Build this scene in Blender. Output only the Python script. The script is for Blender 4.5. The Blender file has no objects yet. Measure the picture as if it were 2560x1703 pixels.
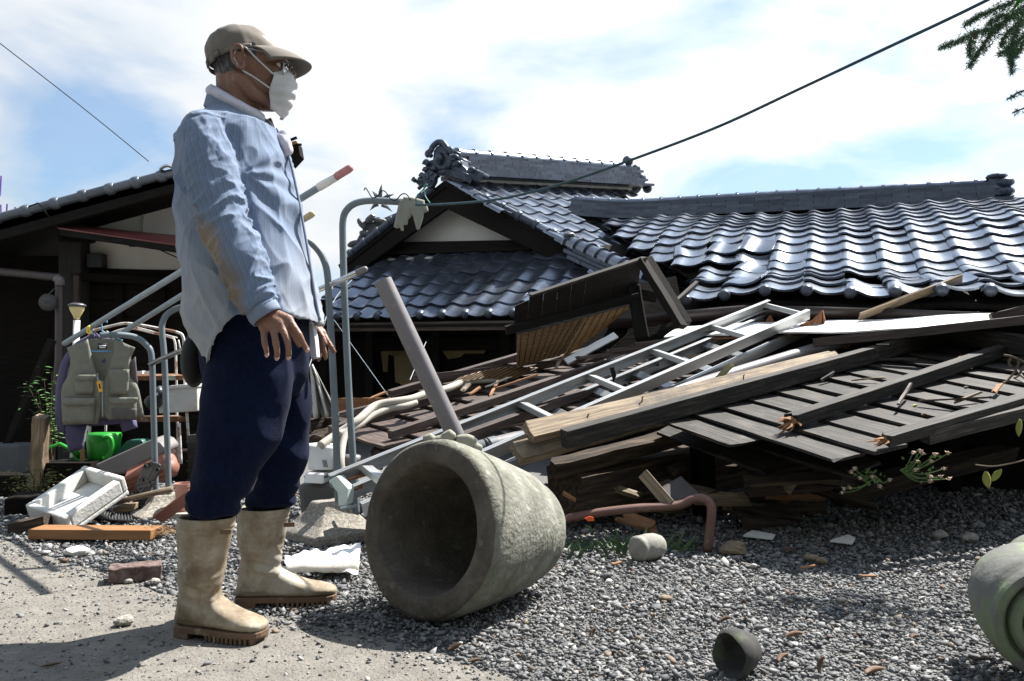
import bpy, bmesh, math, random
import numpy as np
from mathutils import Vector, Matrix, noise as mnoise
random.seed(7); RNG = np.random.default_rng(7)
SC = bpy.context.scene; COL = SC.collection
# ------------------------------------------------------------------ camera, sky, sun, exposure
F = 1991.0; CAMH = 0.75; PITCH = math.atan((940 - 851.5) / F)
cam = bpy.data.cameras.new('camera'); cam.lens = 28; cam.sensor_width = 36; cam.clip_start = .05; cam.clip_end = 3000
camo = bpy.data.objects.new('camera', cam); COL.objects.link(camo)
camo.location = (0, 0, CAMH); camo.rotation_euler = (math.pi / 2 + PITCH, 0, 0); SC.camera = camo
SUN_EL = math.radians(56); SUN_AZ = math.atan2(.80, .60)          # azimuth from +Y towards +X
world = bpy.data.worlds.new('World'); SC.world = world; world.use_nodes = True
def make_world():
    nt = world.node_tree; nt.nodes.clear(); N = nt.nodes.new; L = nt.links.new
    out = N('ShaderNodeOutputWorld'); bg = N('ShaderNodeBackground'); bg.inputs[1].default_value = 0.052
    sky = N('ShaderNodeTexSky'); sky.sky_type = 'NISHITA'; sky.sun_disc = False
    sky.sun_elevation = SUN_EL; sky.sun_rotation = SUN_AZ; sky.air_density = 1.0; sky.dust_density = 1.2; sky.ozone_density = 2.0
    tc = N('ShaderNodeTexCoord'); sep = N('ShaderNodeSeparateXYZ'); L(tc.outputs['Generated'], sep.inputs[0])
    add = N('ShaderNodeMath'); add.operation = 'ADD'; add.inputs[1].default_value = .32; L(sep.outputs[2], add.inputs[0])
    mx = N('ShaderNodeMath'); mx.operation = 'MAXIMUM'; mx.inputs[1].default_value = .06; L(add.outputs[0], mx.inputs[0])
    dx = N('ShaderNodeMath'); dx.operation = 'DIVIDE'; L(sep.outputs[0], dx.inputs[0]); L(mx.outputs[0], dx.inputs[1])
    dy = N('ShaderNodeMath'); dy.operation = 'DIVIDE'; L(sep.outputs[1], dy.inputs[0]); L(mx.outputs[0], dy.inputs[1])
    cmb = N('ShaderNodeCombineXYZ'); L(dx.outputs[0], cmb.inputs[0]); L(dy.outputs[0], cmb.inputs[1]); cmb.inputs[2].default_value = 3.7
    n1 = N('ShaderNodeTexNoise'); n1.inputs['Scale'].default_value = 1.9; n1.inputs['Detail'].default_value = 8; n1.inputs['Roughness'].default_value = .52
    n1.inputs['Distortion'].default_value = .35; L(cmb.outputs[0], n1.inputs['Vector'])
    ez = N('ShaderNodeMapRange'); ez.inputs['From Min'].default_value = .40; ez.inputs['From Max'].default_value = .85; ez.inputs['To Min'].default_value = 0; ez.inputs['To Max'].default_value = .16; L(sep.outputs[2], ez.inputs['Value'])
    sb_ = N('ShaderNodeMath'); sb_.operation = 'SUBTRACT'; L(n1.outputs[0], sb_.inputs[0]); L(ez.outputs[0], sb_.inputs[1])
    r = N('ShaderNodeValToRGB'); r.color_ramp.elements[0].position = .36; r.color_ramp.elements[1].position = .53; L(sb_.outputs[0], r.inputs[0])
    r.color_ramp.elements[0].color = (.24, .24, .24, 1)
    n2 = N('ShaderNodeTexNoise'); n2.inputs['Scale'].default_value = 3.1; n2.inputs['Detail'].default_value = 5; L(cmb.outputs[0], n2.inputs['Vector'])
    r2 = N('ShaderNodeValToRGB'); r2.color_ramp.elements[0].position = .35; r2.color_ramp.elements[1].position = .6
    r2.color_ramp.elements[0].color = (6.0, 6.5, 7.0, 1); r2.color_ramp.elements[1].color = (7.6, 7.7, 7.8, 1); L(n2.outputs[0], r2.inputs[0])
    mul = N('ShaderNodeMixRGB'); mul.blend_type = 'MULTIPLY'; mul.inputs[0].default_value = 1; mul.inputs[2].default_value = (.92, 1.2, 1.32, 1); L(sky.outputs[0], mul.inputs[1])
    dt = N('ShaderNodeVectorMath'); dt.operation = 'DOT_PRODUCT'; dt.inputs[1].default_value = (math.sin(SUN_AZ) * math.cos(SUN_EL), math.cos(SUN_AZ) * math.cos(SUN_EL), math.sin(SUN_EL)); L(tc.outputs['Generated'], dt.inputs[0])
    m0 = N('ShaderNodeMath'); m0.operation = 'MAXIMUM'; m0.inputs[1].default_value = 0; L(dt.outputs['Value'], m0.inputs[0])
    pw = N('ShaderNodeMath'); pw.operation = 'POWER'; pw.inputs[1].default_value = 2; L(m0.outputs[0], pw.inputs[0])
    mr = N('ShaderNodeMapRange'); mr.inputs['To Min'].default_value = .85; mr.inputs['To Max'].default_value = 1.9; L(pw.outputs[0], mr.inputs['Value'])
    cb = N('ShaderNodeMixRGB'); cb.blend_type = 'MULTIPLY'; cb.inputs[0].default_value = 1; L(r2.outputs[0], cb.inputs[1]); L(mr.outputs[0], cb.inputs[2])
    mix = N('ShaderNodeMixRGB'); L(r.outputs[0], mix.inputs[0]); L(mul.outputs[0], mix.inputs[1]); L(cb.outputs[0], mix.inputs[2])
    L(mix.outputs[0], bg.inputs[0]); L(bg.outputs[0], out.inputs[0])
make_world()
TOSUN = Vector((math.sin(SUN_AZ) * math.cos(SUN_EL), math.cos(SUN_AZ) * math.cos(SUN_EL), math.sin(SUN_EL)))
sl = bpy.data.lights.new('sun', 'SUN'); sl.energy = 5.0; sl.angle = math.radians(.53); sl.color = (1, .96, .9)
so = bpy.data.objects.new('sun', sl); COL.objects.link(so); so.rotation_euler = TOSUN.to_track_quat('Z', 'Y').to_euler(); so.location = (4, 4, 9)
vs = SC.view_settings; vs.view_transform = 'Standard'; vs.look = 'None'; vs.exposure = 1.35; vs.gamma = 1.0; vs.use_curve_mapping = False
SC.render.engine = 'CYCLES'; SC.cycles.use_denoising = True; SC.cycles.max_bounces = 6
# ------------------------------------------------------------------ projection helpers (photo pixel + real distance -> point)
CP = Vector((0, 0, CAMH)); _c, _s = math.cos(PITCH), math.sin(PITCH)
def ray(x, y):
    rx = (x - 1280) / F; ry = (851.5 - y) / F
    return Vector((rx, _c - ry * _s, _s + ry * _c))
def P(x, y, Y): v = ray(x, y); return CP + v * (Y / v.y)
def G(x, y, z=0.0): v = ray(x, y); return CP + v * ((z - CAMH) / v.z)
def PL(x, y, o, n): v = ray(x, y); return CP + v * ((o - CP).dot(n) / v.dot(n))
def pix(p):
    d = p - CP; w = d.y * _c + d.z * _s
    return 1280 + F * d.x / w, 851.5 - F * (-d.y * _s + d.z * _c) / w
def V(*a): return Vector(a)
def fbm(p, sc=1.0, o=3):
    return mnoise.fractal(Vector(p) * sc, 1.0, 2.0, o)
# ------------------------------------------------------------------ objects
def tag(o, label=None, cat=None, group=None, kind=None):
    if label: o['label'] = label
    if cat: o['category'] = cat
    if group: o['group'] = group
    if kind: o['kind'] = kind
    return o
def thing(name, loc, label=None, cat=None, group=None, kind=None):
    o = bpy.data.objects.new(name, None); COL.objects.link(o); o.location = loc; o.empty_display_size = .05; o['wl'] = 0
    return tag(o, label, cat, group, kind)
def wloc(o):
    p = Vector((0, 0, 0))
    while o: p += o.location; o = o.parent
    return p
class MB:
    def __init__(s): s.v = []; s.f = []; s.t = []
    def add(s, vs, fs, ts=None):
        o = len(s.v); s.v += [Vector(v) for v in vs]; s.f += [tuple(i + o for i in f) for f in fs]
        s.t += [Vector(t) for t in (ts if ts is not None else vs)]; return s
    def beam(s, a, b, w, h, up=(0, 0, 1), seg=1, rough=0.0, jag=0.0, jag0=0.0, twist=0.0, off=None):
        a = Vector(a); b = Vector(b); d = (b - a); L = d.length; d = d / L; up = Vector(up)
        x = d.cross(up)
        if x.length < 1e-5: x = d.cross(Vector((1, 0, 0)))
        x.normalize(); z = x.cross(d).normalized()
        off = Vector((random.random() * 9, random.random() * 9, random.random() * 9)) if off is None else Vector(off)
        nx = 3 if (jag or jag0) else 1
        ring = [(-.5 + k / nx, -.5) for k in range(nx)] + [(.5, -.5), ] + [(.5 - k / nx, .5) for k in range(nx)] + [(-.5, .5)]
        m = len(ring); vs, ts = [], []
        for i in range(seg + 1):
            t = i / seg; ca, sa = math.cos(twist * t), math.sin(twist * t)
            for (p, q) in ring:
                e = 0
                if i == seg and jag: e = random.uniform(-jag, 0)
                if i == 0 and jag0: e = random.uniform(0, jag0)
                px, pz = p * w, q * h
                px, pz = px * ca - pz * sa, px * sa + pz * ca
                if rough: px += random.uniform(-rough, rough); pz += random.uniform(-rough, rough)
                vs.append(a + d * (L * t + e) + x * px + z * pz); ts.append(off + Vector((L * t + e, px, pz)))
        fs = []
        for i in range(seg):
            for k in range(m):
                k2 = (k + 1) % m; fs.append((i * m + k, i * m + k2, (i + 1) * m + k2, (i + 1) * m + k))
        fs.append(tuple(range(m))[::-1]); fs.append(tuple(range(seg * m, seg * m + m)))
        return s.add(vs, [f[::-1] for f in fs], ts)
    def tube(s, pts, r, n=10, caps=True, flat=1.0):
        pts = [Vector(p) for p in pts]; m = len(pts); rr = r if isinstance(r, (list, tuple)) else [r] * m
        off = random.random() * 9; vs, ts = [], []; L = 0; ref = None
        for i, p in enumerate(pts):
            d = (pts[min(i + 1, m - 1)] - pts[max(i - 1, 0)]).normalized()
            if ref is None:
                ref = d.cross(Vector((0, 0, 1)))
                if ref.length < .1: ref = d.cross(Vector((1, 0, 0)))
            x = (ref - d * ref.dot(d)).normalized(); ref = x; z = d.cross(x)
            if i: L += (p - pts[i - 1]).length
            for k in range(n):
                a = 2 * math.pi * k / n; vs.append(p + (x * math.cos(a) + z * math.sin(a) * flat) * rr[i]); ts.append((off + L, math.cos(a) * rr[i], math.sin(a) * rr[i]))
        fs = [(i * n + k, i * n + (k + 1) % n, (i + 1) * n + (k + 1) % n, (i + 1) * n + k) for i in range(m - 1) for k in range(n)]
        if caps: fs += [tuple(range(n))[::-1], tuple(range((m - 1) * n, m * n))]
        return s.add(vs, fs, ts)
    def lathe(s, o, ax, prof, n=24, ref=None, caps=True):
        """prof: list of (radius, distance along ax)"""
        o = Vector(o); ax = Vector(ax).normalized(); x = ax.cross(Vector(ref) if ref else Vector((0, 0, 1)))
        if x.length < .05: x = ax.cross(Vector((1, 0, 0)))
        x.normalize(); y = ax.cross(x); vs, ts = [], []
        for (r, t) in prof:
            for k in range(n):
                a = 2 * math.pi * k / n; q = x * math.cos(a) * r + y * math.sin(a) * r; vs.append(o + ax * t + q); ts.append((t, math.cos(a) * r, math.sin(a) * r))
        m = len(prof); fs = [(i * n + k, i * n + (k + 1) % n, (i + 1) * n + (k + 1) % n, (i + 1) * n + k) for i in range(m - 1) for k in range(n)]
        if caps and prof[0][0] > 1e-4: fs.append(tuple(range(n))[::-1])
        if caps and prof[-1][0] > 1e-4: fs.append(tuple(range((m - 1) * n, m * n)))
        return s.add(vs, fs, ts)
    def ell(s, c, rad, n=12, m=8, rot=None):
        c = Vector(c); R = rot or Matrix.Identity(3); vs = []
        for i in range(m + 1):
            th = math.pi * i / m
            for k in range(n):
                a = 2 * math.pi * k / n; vs.append(c + R @ Vector((rad[0] * math.sin(th) * math.cos(a), rad[1] * math.sin(th) * math.sin(a), rad[2] * math.cos(th))))
        return s.add(vs, [(i * n + k, (i + 1) * n + k, (i + 1) * n + (k + 1) % n, i * n + (k + 1) % n) for i in range(m) for k in range(n)])
    def prism(s, poly, ext):
        """closed polygon (list of points) extruded by vector ext"""
        poly = [Vector(p) for p in poly]; ext = Vector(ext); n = len(poly)
        nn = Vector((0, 0, 0))
        for i in range(n): nn += poly[i].cross(poly[(i + 1) % n])
        if nn.dot(ext) > 0: poly = poly[::-1]
        vs = poly + [p + ext for p in poly]
        return s.add(vs, [tuple(range(n)), tuple(range(2 * n - 1, n - 1, -1))] + [(i, i + n, (i + 1) % n + n, (i + 1) % n) for i in range(n)])
    def sheet(s, fn, nu, nv, th=0.0, tfn=None):
        """fn(u,v)->point on 0..1; th thickness along normal"""
        g = [[Vector(fn(i / nu, j / nv)) for i in range(nu + 1)] for j in range(nv + 1)]
        vs = [p for row in g for p in row]; W = nu + 1
        ts = [Vector(tfn(i / nu, j / nv)) for j in range(nv + 1) for i in range(nu + 1)] if tfn else list(vs)
        fs = [(j * W + i, j * W + i + 1, (j + 1) * W + i + 1, (j + 1) * W + i) for j in range(nv) for i in range(nu)]
        if th:
            N = len(vs); nb = []
            for j in range(nv + 1):
                for i in range(nu + 1):
                    du = g[j][min(i + 1, nu)] - g[j][max(i - 1, 0)]; dv = g[min(j + 1, nv)][i] - g[max(j - 1, 0)][i]
                    q = du.cross(dv); q = q.normalized() if q.length > 1e-9 else Vector((0, 0, 1)); nb.append(g[j][i] - q * th)
            vs = vs + nb; ts = ts + ts; fs = fs + [tuple(i + N for i in f[::-1]) for f in fs]
            B = [i for i in range(W)] + [j * W + nu for j in range(1, nv + 1)] + [nv * W + i for i in range(nu - 1, -1, -1)] + [j * W for j in range(nv - 1, 0, -1)]
            for k in range(len(B)): a, b = B[k], B[(k + 1) % len(B)]; fs.append((b, a, a + N, b + N))
        return s.add(vs, fs, ts)
    def build(s, name, mat, parent=None, smooth=False, bevel=0.0, bseg=2, sub=0, origin=None, angle=None, **kw):
        o = mesh_obj(name, s.v, s.f, mat, parent, smooth, origin, s.t)
        if angle is not None:
            o.data.shade_smooth(); o.data.set_sharp_from_angle(angle=math.radians(angle))
        if bevel:
            b = o.modifiers.new('bevel', 'BEVEL'); b.width = bevel; b.segments = bseg; b.limit_method = 'ANGLE'; b.angle_limit = math.radians(35)
        if sub: m = o.modifiers.new('sub', 'SUBSURF'); m.levels = sub; m.render_levels = sub
        return tag(o, **kw)
def mesh_obj(name, v, f, mat, parent=None, smooth=False, origin=None, uvw=None):
    me = bpy.data.meshes.new(name)
    if origin is None and parent is None and len(v):
        A = np.array([tuple(p) for p in v]); origin = Vector(((A[:, 0].min() + A[:, 0].max()) / 2, (A[:, 1].min() + A[:, 1].max()) / 2, A[:, 2].min()))
    base = wloc(parent) if parent else Vector((0, 0, 0)); lo = (Vector(origin) - base) if origin is not None else Vector((0, 0, 0))
    w0 = base + lo
    me.from_pydata([tuple(Vector(p) - w0) for p in v], [], f)
    at = me.attributes.new('uvw', 'FLOAT_VECTOR', 'POINT'); at.data.foreach_set('vector', np.array([tuple(t) for t in (uvw if uvw is not None else v)], dtype=np.float32).ravel())
    if smooth: me.shade_smooth()
    o = bpy.data.objects.new(name, me); COL.objects.link(o); o.location = lo
    if parent: o.parent = parent
    if mat: me.materials.append(mat)
    return o
def place(me, name, M, parent):
    """object sharing mesh me with world matrix M under parent (parents are unrotated)"""
    o = bpy.data.objects.new(name, me); COL.objects.link(o)
    if parent: o.parent = parent; M = Matrix.Translation(-wloc(parent)) @ M
    o.matrix_basis = M
    return o
def frame(o, x, y, z): return Matrix(((x.x, y.x, z.x, o.x), (x.y, y.y, z.y, o.y), (x.z, y.z, z.z, o.z), (0, 0, 0, 1)))
def raw_mesh(mb, name, mat, smooth=False, angle=None):
    me = bpy.data.meshes.new(name); me.from_pydata([tuple(p) for p in mb.v], [], mb.f)
    at = me.attributes.new('uvw', 'FLOAT_VECTOR', 'POINT'); at.data.foreach_set('vector', np.array([tuple(t) for t in mb.t], dtype=np.float32).ravel())
    if smooth: me.shade_smooth()
    if angle is not None: me.shade_smooth(); me.set_sharp_from_angle(angle=math.radians(angle))
    me.materials.append(mat); return me
def spline(pts, n=8):
    """Catmull-Rom through points"""
    pts = [Vector(p) for p in pts]; out = []
    for i in range(len(pts) - 1):
        p0 = pts[max(i - 1, 0)]; p1 = pts[i]; p2 = pts[i + 1]; p3 = pts[min(i + 2, len(pts) - 1)]
        for k in range(n):
            t = k / n; out.append(.5 * ((2 * p1) + (p2 - p0) * t + (2 * p0 - 5 * p1 + 4 * p2 - p3) * t * t + (3 * p1 - p0 - 3 * p2 + p3) * t ** 3))
    return out + [pts[-1]]
def lerp_tab(tab, x):
    if x <= tab[0][0]: return tab[0][1]
    for (a, b), (c, d) in zip(tab, tab[1:]):
        if x <= c: return b + (d - b) * (x - a) / (c - a)
    return tab[-1][1]
# ------------------------------------------------------------------ materials
MATS = {}
def mat(name, cols, rough=.7, metal=0., scale=8., stretch=(1, 1, 1), detail=6, bump=0., bscale=None, spec=.5, ramp=(.3, .7), spots=None, coat=0., trans=0., alpha=1., jitter=0., rvar=0., sss=0., sheen=0., coord='uvw', spot_hard=.06, spots2=None, nrough=.6):
    if name in MATS: return MATS[name]
    m = bpy.data.materials.new(name); m.use_nodes = True; nt = m.node_tree; N = nt.nodes.new; L = nt.links.new
    b = nt.nodes['Principled BSDF']; b.inputs['Roughness'].default_value = rough; b.inputs['Metallic'].default_value = metal
    b.inputs['Specular IOR Level'].default_value = spec; b.inputs['Coat Weight'].default_value = coat; b.inputs['Transmission Weight'].default_value = trans
    b.inputs['Alpha'].default_value = alpha; b.inputs['Subsurface Weight'].default_value = sss; b.inputs['Sheen Weight'].default_value = sheen
    if sss: b.inputs['Subsurface Radius'].default_value = (.02, .008, .004)
    if coord == 'uvw': c = N('ShaderNodeAttribute'); c.attribute_name = 'uvw'; vec = c.outputs['Vector']
    else: c = N('ShaderNodeTexCoord'); vec = c.outputs['Object']
    oi = N('ShaderNodeObjectInfo')
    if jitter:
        ad = N('ShaderNodeVectorMath'); ad.operation = 'ADD'; sc_ = N('ShaderNodeMath'); sc_.operation = 'MULTIPLY'; sc_.inputs[1].default_value = 37.
        L(oi.outputs['Random'], sc_.inputs[0]); L(vec, ad.inputs[0]); L(sc_.outputs[0], ad.inputs[1]); vec = ad.outputs[0]
    mp = N('ShaderNodeMapping'); mp.inputs['Scale'].default_value = stretch; L(vec, mp.inputs['Vector'])
    n = N('ShaderNodeTexNoise'); n.inputs['Scale'].default_value = scale; n.inputs['Detail'].default_value = detail; n.inputs['Roughness'].default_value = nrough; L(mp.outputs[0], n.inputs['Vector'])
    r = N('ShaderNodeValToRGB'); e = r.color_ramp.elements; cols = [tuple(c_) + (1,) for c_ in cols]
    if len(cols) == 1: cols = cols * 2
    e[0].position = ramp[0]; e[1].position = ramp[1]; e[0].color = cols[0]; e[1].color = cols[-1]
    for i in range(1, len(cols) - 1): q = e.new(ramp[0] + (ramp[1] - ramp[0]) * i / (len(cols) - 1)); q.color = cols[i]
    L(n.outputs[0], r.inputs[0]); col = r.outputs[0]
    for sp in (spots, spots2):
        if not sp: continue
        scol, ssc, thr, amt = sp
        n2 = N('ShaderNodeTexNoise'); n2.inputs['Scale'].default_value = ssc; n2.inputs['Detail'].default_value = 7; n2.inputs['Roughness'].default_value = .65; L(vec, n2.inputs['Vector'])
        r2 = N('ShaderNodeValToRGB'); r2.color_ramp.elements[0].position = thr; r2.color_ramp.elements[1].position = thr + spot_hard; L(n2.outputs[0], r2.inputs[0])
        ml = N('ShaderNodeMath'); ml.operation = 'MULTIPLY'; ml.inputs[1].default_value = amt; L(r2.outputs[0], ml.inputs[0])
        mx = N('ShaderNodeMixRGB'); L(ml.outputs[0], mx.inputs[0]); L(col, mx.inputs[1]); mx.inputs[2].default_value = tuple(scol) + (1,); col = mx.outputs[0]
    if jitter:
        h = N('ShaderNodeHueSaturation'); mr = N('ShaderNodeMapRange'); mr.inputs['To Min'].default_value = 1 - jitter; mr.inputs['To Max'].default_value = 1 + jitter
        L(oi.outputs['Random'], mr.inputs['Value']); L(mr.outputs[0], h.inputs['Value']); L(col, h.inputs['Color']); col = h.outputs[0]
    L(col, b.inputs['Base Color'])
    if rvar:
        mr2 = N('ShaderNodeMapRange'); mr2.inputs['To Min'].default_value = max(0, rough - rvar); mr2.inputs['To Max'].default_value = min(1, rough + rvar); L(n.outputs[0], mr2.inputs['Value']); L(mr2.outputs[0], b.inputs['Roughness'])
    if bump:
        nb = n
        if bscale:
            nb = N('ShaderNodeTexNoise'); nb.inputs['Scale'].default_value = bscale; nb.inputs['Detail'].default_value = 5; L(mp.outputs[0], nb.inputs['Vector'])
        bp = N('ShaderNodeBump'); bp.inputs['Strength'].default_value = 1.0; bp.inputs['Distance'].default_value = bump; L(nb.outputs[0], bp.inputs['Height']); L(bp.outputs[0], b.inputs['Normal'])
    MATS[name] = m; m['b'] = 1
    return m
WG = (1.2, 14, 14)
M_tile = mat('glazed_tile', [(.13, .15, .19), (.23, .257, .305)], .25, .8, 6, bump=.0006, bscale=14, jitter=.22, rvar=.07, spots=((.22, .22, .20), 9, .66, .3), spot_hard=.2)
M_ridge = mat('ridge_tile_glaze', [(.05, .06, .08), (.09, .105, .135)], .36, .6, 8, jitter=.25, rvar=.08)
M_tile_mat = mat('unglazed_tile', [(.07, .075, .085), (.15, .155, .165)], .55, .3, 12, bump=.002, bscale=40, jitter=.2)
M_oni = mat('ornament_tile', [(.035, .045, .065), (.09, .11, .145)], .42, .4, 14, bump=.002, bscale=40)
M_black = mat('black_timber', [(.006, .005, .0045), (.016, .014, .012)], .8, 0, 6, WG, bump=.002, bscale=20, spec=.15)
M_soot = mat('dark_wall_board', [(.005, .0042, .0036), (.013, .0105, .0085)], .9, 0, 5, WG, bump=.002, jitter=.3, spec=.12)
M_plaster = mat('white_plaster', [(.68, .66, .62), (.80, .78, .74)], .9, 0, 1.5, spots=((.45, .43, .39), 2.2, .60, .4), spot_hard=.2, bump=.001, bscale=60)
M_mortar = mat('lime_mortar', [(.42, .41, .38), (.62, .60, .56)], .95, 0, 6, bump=.004, bscale=30)
M_brownboard = mat('weathered_brown_board', [(.024, .015, .012), (.054, .036, .029), (.10, .075, .064)], .68, 0, 5, WG, detail=9, bump=.003, bscale=9, jitter=.22)
M_greyboard = mat('charred_grey_board', [(.0032, .0026, .0021), (.0145, .0118, .0092), (.062, .051, .040)], .78, 0, 5, (.9, 11, 11), detail=11, nrough=.68, bump=.006, bscale=6, jitter=.42, ramp=(.36, .66), spots=((.10, .088, .074), 3.2, .56, .55), spots2=((.004, .0035, .003), 5, .56, .6), spot_hard=.12)
M_oldwood = mat('old_light_wood', [(.08, .06, .04), (.19, .14, .09), (.31, .24, .155)], .8, 0, 4, (1.0, 18, 18), detail=9, bump=.003, bscale=7, jitter=.12, spots=((.05, .042, .035), 4.0, .50, .75), spots2=((.30, .19, .09), 7, .60, .6), spot_hard=.14)
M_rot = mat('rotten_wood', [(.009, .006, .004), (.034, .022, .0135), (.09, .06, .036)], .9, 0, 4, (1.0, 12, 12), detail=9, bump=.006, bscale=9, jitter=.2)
M_broken = mat('fresh_broken_wood', [(.16, .07, .03), (.36, .19, .09)], .85, 0, 7, (1, 10, 10), bump=.004)
M_newwood = mat('planed_plank', [(.20, .088, .03), (.30, .15, .06)], .6, 0, 4, (1, 16, 16), bump=.001)
M_gutter = mat('brown_gutter', [(.020, .013, .012), (.038, .027, .025)], .38, 0, 3, bump=.0005)
M_alu = mat('aluminium', [(.32, .33, .33), (.46, .47, .47)], .38, .65, 6, (1, 30, 30), rvar=.1, spots=((.28, .29, .29), 5, .60, .6), spot_hard=.12)
M_galv = mat('galvanised_pole', [(.23, .28, .31), (.33, .38, .41)], .5, .25, 9, rvar=.1, spots=((.16, .09, .05), 7, .66, .8))
M_standp = mat('grey_painted_pole', [(.10, .128, .147), (.155, .19, .21)], .5, .0, 5, spots=((.13, .06, .03), 9, .68, .8))
M_rust = mat('rust', [(.09, .035, .015), (.22, .09, .04)], .9, 0, 20, bump=.002, spots=((.30, .38, .34), 9, .56, .7))
M_rustw = mat('rusty_white_tube', [(.55, .53, .50), (.66, .64, .60)], .6, 0, 8, spots=((.22, .085, .03), 5, .50, .9))
M_pvc = mat('grey_plastic_pipe', [(.135, .125, .13), (.19, .175, .18)], .5, 0, 5, (1, 1, 1), rvar=.08, spots=((.32, .31, .29), 18, .62, .5), bump=.0004, bscale=60)
M_white = mat('white_sheet', [(.78, .78, .76), (.86, .86, .84)], .6, 0, 3)
M_concrete = mat('rough_concrete', [(.17, .155, .135), (.30, .28, .25), (.42, .40, .36)], .95, 0, 60, detail=8, bump=.004, bscale=90)
# ------------------------------------------------------------------ ground
M_soil = mat('gravel_soil', [(.085, .084, .082), (.17, .166, .16)], .95, 0, 70, detail=8, bump=.01, bscale=90)
M_slab = mat('sandy_slab', [(.10, .092, .08), (.165, .152, .133), (.23, .214, .188)], .95, 0, 9, detail=10, nrough=.8, bump=.009, bscale=120, spots=((.06, .058, .055), 120, .60, .8), spots2=((.31, .295, .27), 200, .62, .6))
MB().add([(-400, -60, -.03), (400, -60, -.03), (400, 900, -.03), (-400, 900, -.03)], [(0, 1, 2, 3)]).build('ground', M_soil, kind='structure')
slab_edge = [(-900, 1250), (-300, 1300), (0, 1343), (90, 1380), (260, 1432), (413, 1482), (560, 1512), (700, 1545), (830, 1566), (956, 1592), (1120, 1640), (1300, 1706), (1420, 1780), (1500, 1850)]
edge = [G(x, y) for x, y in slab_edge]
ee = []
for i in range(len(edge) - 1):
    for k in range(8):
        p = edge[i].lerp(edge[i + 1], k / 8); ee.append(p + V(random.uniform(-.012, .012), random.uniform(-.012, .012), 0))
poly = ee + [V(.2, 1.2, 0), V(-3.5, .8, 0), V(-5, 3, 0)]
slab = MB().prism([p + V(0, 0, -.004) for p in poly], (0, 0, -.02)).build('concrete_path', M_slab, kind='structure')
PX = np.array([p.x for p in poly]); PY = np.array([p.y for p in poly])
def inside(x, y, X=PX, Y=PY):
    c = np.zeros(len(x), bool); j = len(X) - 1
    for i in range(len(X)):
        q = ((Y[i] > y) != (Y[j] > y)) & (x < (X[j] - X[i]) * (y - Y[i]) / (Y[j] - Y[i] + 1e-12) + X[i]); c ^= q; j = i
    return c
def ico():
    t = (1 + 5 ** .5) / 2
    v = np.array([(-1, t, 0), (1, t, 0), (-1, -t, 0), (1, -t, 0), (0, -1, t), (0, 1, t), (0, -1, -t), (0, 1, -t), (t, 0, -1), (t, 0, 1), (-t, 0, -1), (-t, 0, 1)], float)
    f = np.array([(0, 11, 5), (0, 5, 1), (0, 1, 7), (0, 7, 10), (0, 10, 11), (1, 5, 9), (5, 11, 4), (11, 10, 2), (10, 7, 6), (7, 1, 8), (3, 9, 4), (3, 4, 2), (3, 2, 6), (3, 6, 8), (3, 8, 9), (4, 9, 5), (2, 4, 11), (6, 2, 10), (8, 6, 7), (9, 8, 1)])
    return v / np.linalg.norm(v[0]), f
def scatter(name, x, y, z, size, material, flat=.5, **kw):
    n = len(x); v, f = ico(); Vv = np.repeat(v[None], n, 0) * RNG.uniform(.45, 1.35, (n, 12, 1)) * RNG.uniform(.5, 1.25, (n, 1, 3))
    Vv[:, :, 2] *= flat
    a = RNG.uniform(0, 6.283, n); b = RNG.normal(0, .6, n)
    ca, sa, cb, sb = np.cos(a), np.sin(a), np.cos(b), np.sin(b)
    X, Y, Z = Vv[..., 0], Vv[..., 1], Vv[..., 2]
    Y, Z = Y * cb[:, None] - Z * sb[:, None], Y * sb[:, None] + Z * cb[:, None]
    X, Y = X * ca[:, None] - Y * sa[:, None], X * sa[:, None] + Y * ca[:, None]
    V3 = np.stack([X * size[:, None] + x[:, None], Y * size[:, None] + y[:, None], Z * size[:, None] + z[:, None]], -1).reshape(-1, 3)
    Ff = (f[None] + 12 * np.arange(n)[:, None, None]).reshape(-1, 3)
    me = bpy.data.meshes.new(name); me.vertices.add(len(V3)); me.vertices.foreach_set('co', V3.ravel().astype(np.float32))
    me.loops.add(Ff.size); me.loops.foreach_set('vertex_index', Ff.ravel().astype(np.int32))
    me.polygons.add(len(Ff)); me.polygons.foreach_set('loop_start', np.arange(0, Ff.size, 3, dtype=np.int32))
    me.update(calc_edges=True)
    at = me.attributes.new('tone', 'FLOAT', 'POINT'); at.data.foreach_set('value', np.repeat(RNG.random(n), 12).astype(np.float32))
    at = me.attributes.new('uvw', 'FLOAT_VECTOR', 'POINT'); at.data.foreach_set('vector', V3.ravel().astype(np.float32))
    me.materials.append(material); o = bpy.data.objects.new(name, me); COL.objects.link(o); return tag(o, **kw)
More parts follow.
